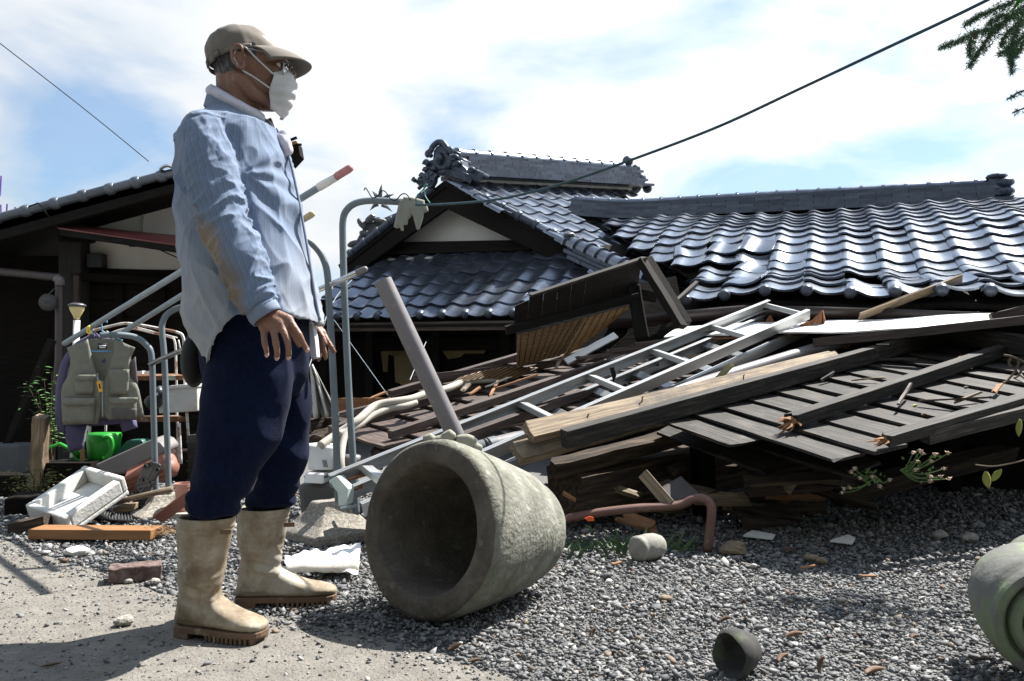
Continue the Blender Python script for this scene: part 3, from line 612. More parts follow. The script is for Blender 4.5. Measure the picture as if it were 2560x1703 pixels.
# verge of its roof
va, vb = P(-330, 640, LV), P(660, 372, LV); vd = (vb - va).normalized(); vq = vd.cross(V(0, -1, 0)).normalized(); vq = vq if vq.z > 0 else -vq
va0 = P(-330, 637, LV); b0 = P(-330, 690, LV); b1 = P(660, 420, LV); t1 = P(660, 375, LV)
MB().prism([va0, P(600, 391, LV), P(600, 434, LV), P(446, 477, LV), P(224, 539, LV), P(0, 600, LV), P(-330, 688, LV)], V(0, .06, 0)).build('bargeboard', M_black, hL, bevel=.006)
MB().prism([P(-330, 645, LV), P(600, 397, LV), P(600, 397, LV) + V(0, 1.4, 0), P(-330, 645, LV) + V(0, 1.4, 0)], -vq * .06).build('roof_deck', M_black, hL)
me_v = raw_mesh(MB().lathe((0, 0, 0), (0, 1, 0), [(.034, 0), (.038, .002), (.038, .19), (.041, .192), (.05, .205), (.053, .235), (.048, .26), (.03, .275)], 14), 'verge_tile', mat('verge_glaze', [(.09, .105, .13), (.15, .17, .20)], .4, .5, 7, jitter=.12), angle=40)
for x, y in ((-107, 568), (-36, 549), (38, 530), (113, 511), (186, 492), (256, 473), (324, 456), (388, 440), (452, 424), (516, 407), (580, 391)):
    o = P(x, y, LV - .02) + vd * .04 - vq * .012; place(me_v, 'verge_tile', frame(o, (-vd).cross(vq), -vd, vq) @ Matrix.Translation((0, -.02, 0)), hL)
M_awn = mat('red_awning_metal', [(.13, .035, .035), (.19, .055, .052)], .42, 0, 4, rvar=.08)
mb = MB(); a0, a1 = P(145, 569, 6.75), P(590, 632, 6.57); w0, w1 = LP(224, 568), LP(590, 602)
mb.sheet(lambda u, v: a0.lerp(a1, u).lerp(w0.lerp(w1, u), v) + ZU * .02 * math.sin(v * 3.1), 6, 6, .012); mb.build('awning', M_awn, hL, smooth=False)
MB().beam(P(153, 578, 6.78), P(590, 644, 6.6), .05, .07).build('awning_beam', M_black, hL, bevel=.004)
for x in (170, 330, 470): MB().beam(P(x, 582 + (x - 153) * .15, 6.8), LP(x + 30, 588 + (x - 153) * .1), .05, .06).build('awning_bracket', M_black, hL)
mb = MB(); mb.tube([P(-200, 655, 6.9), P(0, 679, 6.9), P(138, 693, 6.9), P(147, 700, 6.9), P(149, 715, 6.9), P(148, 900, 6.9), P(132, 1090, 6.9)], .035, 12); mb.build('downpipe', mat('brown_downpipe', [(.05, .038, .036), (.075, .06, .057)], .45, 0, 4), hL, smooth=True)
mb = MB(); mb.tube([P(140, 694, 6.88), P(149, 699, 6.88), P(150, 714, 6.88)], .04, 12); mb.build('pipe_elbow', M_pvc, hL, smooth=True)
mb = MB(); mb.beam(P(223, 653, 7.2), P(262, 653, 7.2), .10, .13); mb.build('meter_box', mat('black_box', [(.006, .006, .006), (.012, .012, .012)], .6), hL, bevel=.008)
mb = MB(); mb.tube(spline([P(72, 517, 6.6), P(88, 511, 6.6), P(98, 510, 6.6), P(120, 538, 6.6), P(145, 572, 6.7)], 5), .006, 5); mb.build('wire', M_black, hL); MB().tube([P(400, 625, 6.75), P(460, 652, 7.1)], .006, 5).build('wire', M_black, hL)
b = MB(); b.ell(P(120, 756, 6.8), (.07, .07, .075), 12, 10); b.tube(spline([P(122, 735, 6.8), P(130, 728, 6.8), P(136, 722, 6.85)], 4), .006, 5)
b.build('hanging_gourd', mat('grey_net_ball', [(.05, .05, .048), (.10, .10, .095)], .9, 0, 30, bump=.006), smooth=True, label='grey round gourd hanging by the porch downpipe', cat='gourd')
# loose ridge scrap and bent wire at the top of that roof
mb = MB(); mb.sheet(lambda u, v: P(398 + 34 * u, 424 - 10 * math.sin(u * 2.6) - 4 * v, 6.6 + .2 * v), 6, 2, .015); mb.build('broken_tile', M_tile_mat, hL)

# ---- clipped hedge added out of view behind the camera, blocks sky light
M_shade_hedge = mat('shade_hedge_leaf', [(.012, .025, .008), (.04, .07, .02)], .8, 0, 14, bump=.05, bscale=30)
mb = MB(); mb.sheet(lambda u, v: V(-11 + 22 * u, -3.2 + .25 * mnoise.noise(V(u * 40, v * 8, 0)), -.03 + 3.2 * v + .12 * mnoise.noise(V(u * 60, v * 9, 5))), 120, 24, .5)
mb.build('shade_hedge', M_shade_hedge, label='tall clipped hedge added behind the camera to deepen the shade', cat='shade_hedge')
# ------------------------------------------------------------------ collapsed timber and things on the right
def D(x, y, Y): return P(x * 1.0862, y * 1.0862, Y)
def splinters(name, c, d, n, L, r, m, parent):
    mb = MB(); d = Vector(d).normalized(); base = c - d * .03
    mb.ell(base, (r * .7, r * .7, r * .6), 8, 6)
    for k in range(n):
        o = V(random.gauss(0, r * .35), random.gauss(0, r * .35), random.gauss(0, r * .35)); e = base + o + d * random.uniform(L * .4, L) + o * .6
        mb.tube([base + o * .4, (base + o).lerp(e, .5), e], [r * .22, r * .16, .0015], 4)
    return mb.build(name, m, parent)
# ---- siding panel, right
s1 = P(1406, 1100, 3.78); s2 = P(2389, 835, 5.15); sq = P(2227, 1097, 3.45)
st = (s2 - s1).normalized(); sb = (sq - s1); sb = (sb - st * sb.dot(st)).normalized(); sn = st.cross(sb).normalized()
if sn.z < 0: sn = -sn
sdp = thing('fallen_siding', V(1.6, 4.4, 0), 'dark weathered clapboard wall lying flat with long battens on the right', 'wall panel')
def SP(x, y, off=0.0): return PL(x, y, s1 + sn * off, sn)
def st_(p): return (p - s1).dot(st), (p - s1).dot(sb)
k = 0
for i in range(0, 19):
    t = .50 + i * .187 + random.uniform(-.010, .010); lo = -.10 if i > 1 else .02; hi = 1.02 + random.uniform(-.02, .03)
    if i == 0: hi = .60
    a = s1 + st * (t + .09) + sb * lo; b = s1 + st * (t + .09) + sb * hi
    tilt = (sn + st * random.uniform(.07, .13) + sb * random.gauss(0, .012)).normalized()       # left edge proud of the board before it
    MB().beam(a, b, .212, .013, tilt, seg=8, rough=.0018, jag=.03 if i < 2 else 0).build('board', M_greyboard, sdp)
def batten(x0, y0, x1, y1, ext, w, h, off, jag0=.0, mt=None):
    a = SP(x0, y0, off); b = SP(x1, y1, off); d = (b - a).normalized(); b = b + d * ext
    MB().beam(a, b, w, h, sn, seg=10, rough=.0012, jag0=jag0).build('batten', mt or M_greyboard, sdp, bevel=.003); return a, d
batten(1410, 1098, 2389, 828, .5, .055, .085, .065)
a2, d2 = batten(1968, 1056, 2560, 858, .9, .055, .062, .055, .05)
a3, d3 = batten(2200, 1104, 2560, 1000, .9, .06, .05, .055, .05)
a4, d4 = batten(2312, 1092, 2560, 1030, .8, .05, .06, .02)
splinters('splintered_end', a2, -d2, 16, .09, .035, M_broken, sdp); splinters('splintered_end', a3, -d3, 12, .08, .03, M_broken, sdp)
MB().beam(SP(2290, 815, .10), SP(2600, 870, .10), .06, .10, sn).build('batten', M_greyboard, sdp)
# loose boards fanning out below it
def loose(name, a, b, w, h, m, label, up=ZU, jag=.05, jag0=.0, cat='board', seg=6, group=None, rough=.002, edge=None):
    o = MB().beam(a, b, w, h, up, seg=seg, rough=rough, jag=jag, jag0=jag0).build(name, m, label=label, cat=cat, group=group)
    return o
upx = (sn + st * -.1).normalized()
loose('broken_board', P(1672, 1066, 4.2), P(1945, 1166, 3.75), .20, .014, M_greyboard, 'short grey clapboard with splintered tip poking out lowest at the left of the siding', upx, .10)
loose('broken_board', P(1740, 1050, 4.3), P(2185, 1180, 3.55), .20, .014, M_greyboard, 'long loose clapboard with cracked edge lying under the broken middle batten', upx, .06)
loose('broken_board', P(1850, 1205, 3.75), P(2110, 1190, 3.65), .10, .014, M_rot, 'thin torn strip of wood hanging under the siding', upx, .05, .05)
MB().prism([P(1953, 1196, 3.7), P(2000, 1200, 3.7), P(1975, 1238, 3.72), P(1962, 1226, 3.7)], V(0, .02, 0)).build('board_offcut', M_oldwood, label='small pale triangular offcut hanging in the dark gap', cat='offcut')
# ---- pale timber
tb = thing('pale_beam', V(.9, 4.5, .3), 'long pale weathered double plank beam lying across the pile beside the ladder', 'beam')
MB().beam(P(1316, 1082, 3.62), P(2098, 898, 4.55), .10, .045, V(-.25, -.75, .55), seg=14, rough=.002, jag0=.02).build('plank', M_oldwood, tb, bevel=.002)
MB().beam(P(1285, 1136, 3.62), P(1990, 944, 4.45), .11, .05, V(-.25, -.75, .55), seg=14, rough=.002, jag0=.02).build('plank', M_oldwood, tb, bevel=.002)
MB().beam(P(1700, 985, 4.08), P(2090, 890, 4.52), .085, .03, V(-.2, -.6, .75), seg=6, rough=.002, jag=.03).build('plank', M_oldwood, tb)
for x, y in ((1858, 962), (1605, 1018), (1470, 1062)):
    p = P(x, y, 3.76 + (x - 1470) * .0011); MB().tube([p, p + V(.0, -.01, .05), p + V(.006, -.012, .052)], .0035, 6).build('nail', M_rust, tb)
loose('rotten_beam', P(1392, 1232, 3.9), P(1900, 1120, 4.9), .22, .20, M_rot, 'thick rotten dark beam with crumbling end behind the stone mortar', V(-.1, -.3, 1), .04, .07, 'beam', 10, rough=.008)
loose('rotten_plank', P(1376, 1172, 3.8), P(1740, 1082, 4.35), .07, .075, M_rot, 'cracked brown plank lying on top of the rotten beam', V(-.1, -.5, .8), .04, .05, 'plank', 8, rough=.005)
loose('wood_chip', P(1405, 1232, 3.72), P(1442, 1252, 3.72), .02, .012, M_broken, 'orange wood chip on the face of the rotten beam', V(0, -1, .3), .01, .01, 'wood chip', 2)
loose('wood_block', P(1555, 1155, 4.35), P(1600, 1142, 4.3), .05, .06, M_rot, 'small brown block of wood stuck under the siding', V(0, -.3, 1), .01, .01, 'block', 2)
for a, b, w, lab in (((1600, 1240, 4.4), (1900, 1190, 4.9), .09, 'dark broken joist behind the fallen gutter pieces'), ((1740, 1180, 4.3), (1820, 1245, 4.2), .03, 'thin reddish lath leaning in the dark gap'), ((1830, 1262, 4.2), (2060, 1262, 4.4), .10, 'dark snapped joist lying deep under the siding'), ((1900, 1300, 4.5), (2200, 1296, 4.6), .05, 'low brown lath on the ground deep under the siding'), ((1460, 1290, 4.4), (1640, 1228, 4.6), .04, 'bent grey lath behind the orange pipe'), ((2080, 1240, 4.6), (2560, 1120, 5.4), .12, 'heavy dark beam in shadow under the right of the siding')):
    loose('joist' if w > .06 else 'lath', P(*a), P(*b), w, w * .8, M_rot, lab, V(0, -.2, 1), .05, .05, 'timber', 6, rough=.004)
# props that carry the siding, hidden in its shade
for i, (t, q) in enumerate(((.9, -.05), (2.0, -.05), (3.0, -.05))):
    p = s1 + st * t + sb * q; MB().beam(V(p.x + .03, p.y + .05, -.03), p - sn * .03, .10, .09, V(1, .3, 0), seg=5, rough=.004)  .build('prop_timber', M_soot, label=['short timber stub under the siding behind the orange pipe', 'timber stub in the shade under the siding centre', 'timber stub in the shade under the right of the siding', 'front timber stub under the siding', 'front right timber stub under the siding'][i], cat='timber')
# ---- brown clapboard panel, left
b1 = P(893, 1074, 4.3); b2 = P(1346, 930, 5.2); b3 = P(954, 1103, 4.06)
bt = (b2 - b1).normalized(); bb = (b3 - b1); bb = (bb - bt * bb.dot(bt)).normalized(); bn = bt.cross(bb).normalized()
if bn.z < 0: bn = -bn
bp = thing('fallen_clapboard', V(.1, 4.5, 0), 'reddish brown clapboard wall lying under the aluminium ladder', 'wall panel')
for i in range(0, 15):
    t = -.10 + i * .19; lo = -.32 if i > 1 else -.02; hi = .95 if i > 2 else (.42, .50, .62)[i]
    a = b1 + bt * (t + .09) + bb * lo; b = b1 + bt * (t + .09) + bb * hi
    MB().beam(a, b, .212, .013, (bn + bt * .10).normalized(), seg=8, rough=.0015).build('board', M_brownboard, bp)
def bbat(q, t0, t1, w=.042, h=.045):
    MB().beam(b1 + bt * t0 + bb * q + bn * .04, b1 + bt * t1 + bb * q + bn * .04, w, h, bn, seg=8, rough=.001).build('batten', M_brownboard, bp, bevel=.003)
bbat(0, -.16, 2.6); bbat(.36, -.03, 2.7); bbat(.72, .1, 2.7); bbat(-.34, .45, 2.6)
loose('brown_rail', P(1034, 948, 5.0), P(1640, 880, 5.35), .03, .045, M_brownboard, 'long thin reddish rail lying below the reed screen', ZU, .0, .0, 'rail')
loose('black_batten', P(772, 1066, 4.5), P(955, 1020, 4.85), .05, .07, M_brownboard, 'dark batten crossing behind the two upright poles', ZU, .0, .0, 'batten')
loose('plywood_board', P(842, 1020, 5.3), P(985, 1018, 5.5), .02, .13, mat('orange_plywood', [(.18, .075, .03), (.27, .125, .055)], .7, 0, 3, (1, 12, 12)), 'orange plywood board standing at the back behind the poles', ZU, .0, .0, 'board')
for i, (a, b, w) in enumerate((((860, 1075, 4.35), (775, 1110, 4.2), .09), ((930, 1150, 4.0), (1010, 1120, 4.15), .10), ((780, 1040, 4.7), (905, 1085, 4.4), .08))):
    MB().beam(P(*a), P(*b), w, w * .9, ZU, seg=6, rough=.012, jag=.04, jag0=.04).build('rubble_lump', M_rot, label=['crumbly broken wall lump beside the white unit', 'earthy broken lump under the ladder foot', 'torn clump of clay and wood behind the poles'][i], cat='rubble')
MB().beam(V(-.35, 4.75, -.03), V(-.35, 4.75, .45), .6, .5).build('rubble_heap', M_rot, label='dark heap of rubble under the brown clapboard panel', cat='rubble')
MB().beam(V(.75, 5.1, -.03), V(.75, 5.15, .62), .9, .5).build('rubble_heap', M_rot, label='dark heap of rubble under the ladder', cat='rubble')
# ---- ladder
def channel(a, b, up, side, w=.026, h=.062, t=.005):
    """C-section rail a->b"""
    d = (b - a).normalized(); up = (up - d * up.dot(d)).normalized(); sd = d.cross(up).normalized()
    if sd.dot(side) < 0: sd = -sd
    pr = [(0, -h / 2), (w, -h / 2), (w, -h / 2 + t), (t, -h / 2 + t), (t, h / 2 - t), (w, h / 2 - t), (w, h / 2), (w * .55, h / 2), (w * .5, h / 2 - .0025), (w * .45, h / 2), (0, h / 2)]
    mb = MB(); n = len(pr); vs = [a + sd * x + up * y for x, y in pr] + [b + sd * x + up * y for x, y in pr]
    L = (b - a).length; ts = [(0, x, y) for x, y in pr] + [(L, x, y) for x, y in pr]
    fs = [tuple(range(n)), tuple(range(2 * n - 1, n - 1, -1))] + [(i, i + n, (i + 1) % n + n, (i + 1) % n) for i in range(n)]
    return mb.add(vs, fs, ts)
ldr = thing('ladder', V(.4, 4.2, .3), 'folded aluminium step ladder lying across the debris pile', 'ladder')
def YA(px): return 1 / (1 / 3.42 + (1 / 5.0 - 1 / 3.42) * (px - 820) / (1916 - 820))
Al0, Al1 = P(822, 1200, 3.60), P(1918, 760, 5.25); Cl1 = P(2052, 781, 5.03); ld = (Al1 - Al0).normalized()
acr = (Cl1 - Al1); acr = acr - ld * acr.dot(ld); acr = acr.normalized(); lup = acr.cross(ld); lup = lup if lup.z > 0 else -lup
# first frame
LA = (Al1 - Al0).length; wid0, wid1 = .34, .32
def rail_pt(s, side, drop): return Al0 + ld * s + acr * (side * (wid0 + (wid1 - wid0) * s / LA)) + lup * (-drop)
for sd in (0, 1): channel(rail_pt(-.0, sd, 0), rail_pt(LA, sd, 0), lup, acr * (1 if sd == 0 else -1)).build('rail', M_alu, ldr)
rungs = [(rail_pt(s, 0, 0), rail_pt(s, 1, 0)) for s in [(PL(x, y, Al0, acr.cross(ld)) - Al0).dot(ld) for x, y in ((910, 1166), (1075, 1098), (1300, 1008), (1470, 940), (1626, 876), (1776, 817), (1912, 763))]]
for a, b in rungs: MB().beam(a, b, .052, .03, (lup + ld * .35).normalized()).build('rung', M_alu, ldr, bevel=.003)
for sd in (0, 1): channel(rail_pt(.10, sd * 1.06 - .03, .105), rail_pt(LA - .02, sd * 1.06 - .03, .10), lup, acr * (1 if sd == 0 else -1)).build('rail', M_alu, ldr)
for s in (.28, .62, .96, 1.28, 1.6, 1.92, 2.24, 2.52): MB().beam(rail_pt(s, 0, .105), rail_pt(s, 1, .105), .05, .028, (lup - ld * .3).normalized()).build('rung', M_alu, ldr, bevel=.003)
M_mint = mat('mint_plastic', [(.38, .47, .44), (.48, .56, .53)], .5, 0, 6)
f = rail_pt(0, 0, 0)
MB().prism([P(x, y, 3.57) for x, y in ((820, 1201), (842, 1190), (870, 1222), (866, 1262), (846, 1267), (843, 1232))], V(.02, .05, 0)).build('foot_cap', M_mint, ldr, bevel=.004)
MB().beam(P(872, 1199, 3.62), P(935, 1180, 3.68), .01, .014, lup).build('lock_bar', M_rust, ldr); MB().beam(P(880, 1224, 3.62), P(905, 1216, 3.66), .01, .014, lup).build('lock_bar', M_rust, ldr)
MB().prism([P(x, y, 4.98) for x, y in ((1998, 812), (2030, 800), (2056, 775), (2062, 800), (2054, 828), (2072, 815), (2076, 826), (2066, 850), (2068, 880), (2030, 884), (2036, 850), (2060, 836), (2050, 818), (2004, 828))], V(.01, .012, 0)).build('hinge_plate', M_rust, ldr)
MB().prism([P(x, y, 5.18) for x, y in ((1898, 822), (1925, 788), (1934, 804), (1930, 818))], V(.01, .012, 0)).build('hinge_plate', M_rust, ldr)
MB().prism([P(x, y, 4.45) for x, y in ((1745, 985), (1825, 905), (1828, 915), (1800, 945))], V(.02, .01, 0)).build('stay_bar', mat('faded_green_paint', [(.22, .20, .10), (.42, .40, .26)], .7, 0, 30), ldr)
MB().prism([P(x, y, 4.4) for x, y in ((1524, 920), (1535, 918), (1541, 940), (1533, 957), (1530, 942))], V(0, .004, 0)).build('torn_strap', M_black, ldr)
# ---- pipes and hoses
M_cuff = mat('pipe_collar', [(.10, .11, .12), (.15, .16, .17)], .5)
q0, q1 = P(1140, 1092, 3.72), P(957, 702, 3.72); pd = (q1 - q0).normalized()
mb = MB(); mb.tube([q0, q0.lerp(q1, .5), q1], .043, 24); mb.build('drain_pipe', M_pvc, angle=50, label='grey plastic drain pipe sticking up at a slant from the debris', cat='pipe')
dp = thing('downpipe', V(.6, 4.3, .3), 'long grey downpipe with collar lying under the pale beam', 'pipe')
mb = MB(); mb.tube([P(1215, 1118, 3.82), P(1330, 1090, 3.95), P(2100, 855, 4.95), P(2290, 815, 5.15), P(2395, 802, 5.25)], .040, 18); mb.build('tube', M_pvc, dp, angle=50)
mb = MB(); mb.tube([P(1222, 1118, 3.82), P(1240, 1113, 3.84)], .046, 18); mb.build('collar', M_cuff, dp, angle=50)
mb = MB(); mb.tube(spline([P(1212, 1120, 3.82), P(1170, 1132, 3.8), P(1140, 1158, 3.8)], 5), .042, 18); mb.build('elbow', M_cuff, dp, angle=50)
mb = MB(); mb.tube([P(2112, 852, 4.94), P(2122, 849, 4.96)], .047, 16); mb.build('clamp', M_rust, dp, angle=50)
mb = MB(); mb.tube([P(2372, 806, 5.2), P(2396, 801, 5.24)], .046, 16); mb.build('collar', M_pvc, dp, angle=50)
M_hose = mat('cream_hose_wrap', [(.33, .305, .26), (.43, .405, .355)], .8, 0, 3, (60, 1, 1), bump=.002, bscale=3, spots=((.25, .23, .2), 10, .62, .6))
def hose(pts, r, lab, n=10, m=None): mb = MB(); mb.tube(spline([P(*p) for p in pts], 6), r, n); return mb.build('hose', m or M_hose, smooth=True, label=lab, cat='hose')
hose([(800, 1115, 3.95), (848, 1082, 4.05), (893, 1052, 4.1), (938, 1015, 4.25), (989, 1004, 4.3), (1027, 998, 4.35), (1068, 984, 4.45), (1123, 970, 4.6), (1164, 953, 4.75), (1218, 950, 4.85), (1265, 946, 4.95)], .021, 'thick cream wrapped hose curving over the brown panel')
hose([(846, 1086, 4.02), (893, 1066, 4.1), (930, 1040, 4.2), (975, 1022, 4.28), (1010, 1016, 4.3), (1040, 1006, 4.36)], .017, 'second thinner cream hose below the thick one')
hose([(855, 1190, 3.9), (853, 1150, 3.92), (858, 1105, 4.0), (868, 1078, 4.05), (890, 1060, 4.1)], .018, 'cream hose dropping behind the upright poles')
hose([(800, 1108, 4.0), (840, 1085, 4.05), (890, 1062, 4.12)], .010, 'thin grey cable beside the cream hoses', 6, M_pvc)
# orange-brown bent drain pipe
M_terra = mat('salmon_plastic', [(.105, .052, .039), (.155, .082, .064)], .6, 0, 6, spots=((.30, .2, .17), 14, .62, .5))
mb = MB(); mb.tube(spline([P(1405, 1300, 3.62), P(1490, 1283, 3.58), P(1592, 1271, 3.54), P(1694, 1264, 3.5), P(1732, 1248, 3.48), P(1757, 1246, 3.46), P(1774, 1258, 3.45), P(1779, 1285, 3.44), G(1768, 1379)], 6), .026, 12, flat=.75); mb.build('bent_pipe', M_terra, smooth=True, label='salmon plastic drain pipe kinked into a right angle on the gravel', cat='pipe')
MB().prism([P(x, y, 3.52) for x, y in ((1462, 1296), (1475, 1291), (1484, 1294), (1486, 1302), (1470, 1304))], V(0, .006, .0)).build('orange_scrap', mat('bright_orange', [(.75, .10, .02), (.85, .16, .03)], .6), label='bright orange scrap on the salmon pipe', cat='scrap')
M_fold = mat('folded_gutter', [(.03, .024, .02), (.06, .048, .04)], .6, 0, 12, spots=((.3, .26, .2), 14, .62, .7))
MB().beam(P(1607, 1184, 3.62), P(1674, 1262, 3.5), .012, .05, V(.8, -.4, .4)).build('gutter_scrap', M_oldwood, label='pale edged strip of broken gutter leaning left of its pair', cat='gutter scrap')
MB().prism([P(1656, 1222, 3.58), P(1704, 1194, 3.62), P(1747, 1233, 3.55), P(1700, 1263, 3.52), P(1685, 1262, 3.52)], V(.0, .02, .006)).build('gutter_scrap', M_fold, label='dark folded piece of broken gutter resting on the salmon pipe', cat='gutter scrap', bevel=.002)
# ---- fallen eave with reed screen
M_bark = mat('dark_bark_board', [(.003, .002, .0016), (.009, .0055, .004), (.05, .036, .028)], .75, 0, 7, (1.2, 9, 9), ramp=(.42, .85), bump=.006, bscale=8, jitter=.2)
fe = thing('fallen_eave', V(.8, 5.3, 0), 'broken dark wooden eave tipped over in front of the tiled roofs', 'eave')
TLp, TRp, BRp, BLp = P(1287, 756, 4.98), P(1606, 648, 5.12), P(1592, 738, 5.28), P(1284, 818, 5.14)
for i in range(9):
    u0, u1 = i / 9, (i + .97) / 9; ja = random.uniform(-.03, .02) if i < 4 else 0
    a, b, c, d = TLp.lerp(TRp, u0), TLp.lerp(TRp, u1), BLp.lerp(BRp, u1), BLp.lerp(BRp, u0)
    MB().prism([a + ZU * ja, b + ZU * (ja * .6), c, d], V(.0, .018 + .004 * (i % 2), .004)).build('board', M_bark, fe)
MB().beam(TLp.lerp(TRp, .12) + V(0, .03, .012), TRp + V(.02, .03, .012), .09, .016, V(0, -.2, 1)).build('edge_board', M_greyboard, fe)
MB().beam(P(1264, 826, 5.08), P(1596, 742, 5.2), .05, .055, V(0, -.2, 1), seg=6, rough=.002).build('rail', M_black, fe, bevel=.003)
MB().beam(P(1604, 652, 5.14), P(1706, 818, 4.94), .10, .045, V(.5, -.4, .4), seg=6, rough=.002).build('frame_board', M_black, fe, bevel=.003)
MB().beam(P(1618, 648, 5.2), P(1718, 812, 5.0), .06, .05, V(.6, .4, .4), seg=4).build('frame_board', M_black, fe, bevel=.003)
MB().beam(P(1583, 716, 5.24), P(1606, 850, 5.1), .085, .06, V(0, -1, .1), seg=4, rough=.002).build('post', M_black, fe, bevel=.01)
MB().beam(P(1598, 735, 5.3), P(1640, 745, 5.3), .07, .06).build('rail', M_black, fe)
MB().prism([P(1575, 830, 5.3), P(1700, 800, 5.3), P(1720, 850, 5.25), P(1500, 912, 5.2), P(1530, 870, 5.25)], V(0, .03, 0)).build('back_board', M_soot, fe)
MB().prism([P(1290, 770, 5.75), P(1690, 690, 5.9), P(1720, 830, 5.7), P(1480, 915, 5.5), P(1290, 925, 5.5)], V(0, .03, 0)).build('back_board', M_soot, fe)
loose('eave_strip', P(1415, 905, 5.0), P(1540, 838, 5.1), .05, .012, M_white, 'pale strip lying under the reed screen', V(0, -.7, .7), 0, 0, 'strip')
MB().beam(P(1700, 822, 5.0), P(1745, 706, 5.4), .02, .02).build('lath', M_greyboard, label='grey lath leaning behind the fallen eave onto the tiles', cat='lath') if False else None
MB().beam(P(1668, 775, 5.3), P(1742, 708, 5.55), .022, .035, V(0, -.6, .8)).build('lath', M_greyboard, label='grey broken lath poking up beside the fallen eave onto the tiles', cat='lath')
# reed screens: slats bound with thread
M_reed = mat('reed', [(.10, .048, .017), (.19, .10, .034), (.28, .165, .065)], .65, 0, 9, (1, 30, 30), jitter=.2)
def reed_screen(name, fn, nr, nthr, label, seg=7, r=.004):
    t = thing(name, Vector(fn(.5, .5)), label, 'screen')
    mb = MB()
    for j in range(nr):
        v = (j + .5) / nr; pts = [Vector(fn(i / seg, v)) + V(0, 0, random.gauss(0, .0008)) for i in range(seg + 1)]; mb.tube(pts, r, 4, flat=.7)
    o = mb.build('reeds', M_reed, t); o['kind'] = 'stuff'
    mb = MB()
    for k in range(nthr):
        u = (k + .5) / nthr; mb.tube([Vector(fn(u, j / 14)) + V(0, -.006, .003) for j in range(15)], .0022, 4)
    o = mb.build('binding_thread', M_black, t); o['kind'] = 'stuff'
    return t
def quadfn(a, b, c, d, sag):
    return lambda u, v: a.lerp(b, u).lerp(d.lerp(c, u), v) + sag(u, v)
reed_screen('reed_screen', quadfn(P(1294, 838, 5.0), P(1462, 795, 5.12), P(1400, 890, 5.0), P(1291, 916, 4.95), lambda u, v: V(0, -.03 * math.sin(v * 3), 0)), 44, 9, 'reed screen hanging from the fallen eave, left piece')
reed_screen('reed_screen', quadfn(P(1462, 795, 5.1), P(1571, 766, 5.2), P(1560, 782, 5.2), P(1400, 903, 4.98), lambda u, v: V(0, -.04 * math.sin(v * 3) - .01, 0)), 40, 6, 'folded reed screen under the fallen eave, right piece')
reed_screen('reed_screen', quadfn(P(1151, 944, 4.72), P(1345, 920, 5.12), P(1285, 948, 4.95), P(1104, 972, 4.6), lambda u, v: V(0, 0, .03 * math.sin(u * 3.1))), 22, 12, 'strip of brown reed screen draped under the thin rail', 8)
# ---- white panel, rails and plank under the right eave
mb = MB(); A_, B_, C_, D_ = P(1560, 846, 5.0), P(2070, 838, 4.78), P(2640, 800, 4.35), P(2640, 776, 4.62); E_ = P(1650, 815, 5.32)
mb.sheet(lambda u, v: (P(1660, 842, 5.08).lerp(P(2660, 806, 4.36), u)).lerp(P(1700, 816, 5.36).lerp(P(2660, 776, 4.66), u), v) + ZU * (.006 * math.sin(u * 9) + .004 * math.sin(u * 23 + v * 4)), 24, 6, .01)
mb.build('white_sheet', M_white, label='white sheet panel lying under the gutter on the right', cat='panel')
loose('dark_rail', P(2030, 858, 4.72), P(2680, 788, 4.3), .05, .05, M_brownboard, 'long dark rail crossing in front of the white panel', ZU, 0, .02, 'rail', 8)
loose('dark_rail', P(2478, 800, 4.5), P(2700, 745, 4.4), .05, .07, M_brownboard, 'short dark beam end at the right edge above the long rail', ZU, 0, 0, 'rail')
loose('grey_plank', P(2148, 792, 4.95), P(2408, 694, 5.05), .014, .058, M_oldwood, 'weathered plank propped against the gutter and broken tiles', V(.3, -.5, .8), .02, .01, 'plank')
for i, (x, y, Y) in enumerate(((1700, 834, 5.05), (1560, 868, 4.95), (1640, 850, 5.0))):
    loose('slat', P(x - 120, y + 28, Y - .1), P(x + 260, y - 16, Y + .2), .06, .02, M_brownboard, ['thin brown slat below the gutter bend', 'lowest brown slat left of the ladder top', 'middle brown slat left of the ladder top'][i], ZU, .02, .02, 'slat')
# ---- stone mortar
M_mossy = mat('mossy_mortar', [(.095, .092, .072), (.175, .172, .14), (.27, .265, .228)], .95, 0, 9, detail=10, nrough=.7, bump=.007, bscale=60, spots=((.36, .36, .325), 26, .55, .65), spots2=((.085, .105, .045), 3, .54, .55), spot_hard=.14)
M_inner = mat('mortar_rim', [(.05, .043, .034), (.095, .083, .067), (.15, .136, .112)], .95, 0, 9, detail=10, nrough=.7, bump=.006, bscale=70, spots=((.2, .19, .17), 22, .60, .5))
mo = thing('stone_mortar', V(-.1, 2.7, 0), 'big mossy stone mortar lying on its side on the gravel', 'mortar')
ax = V(.60, .80, 0); ax.normalize(); c0 = V(-.268, 2.50, .276); c1z = .190; L = .545; axis = V(ax.x * L, ax.y * L, c1z - .276).normalized()
n = 72
def lath_rough(prof, amp, name, m, seed, closed=False):
    mb = MB(); mb.lathe(c0, axis, prof, n, caps=False)
    for i, p in enumerate(mb.v):
        q = (p - c0); a = axis * q.dot(axis); rad = (q - a)
        if rad.length > 1e-4: mb.v[i] = p + rad.normalized() * (fbm(p * 6 + V(seed, 0, 0), 1, 4) * amp + fbm(p * 30, 1, 2) * amp * .25)
    return mb.build(name, m, mo, smooth=True)
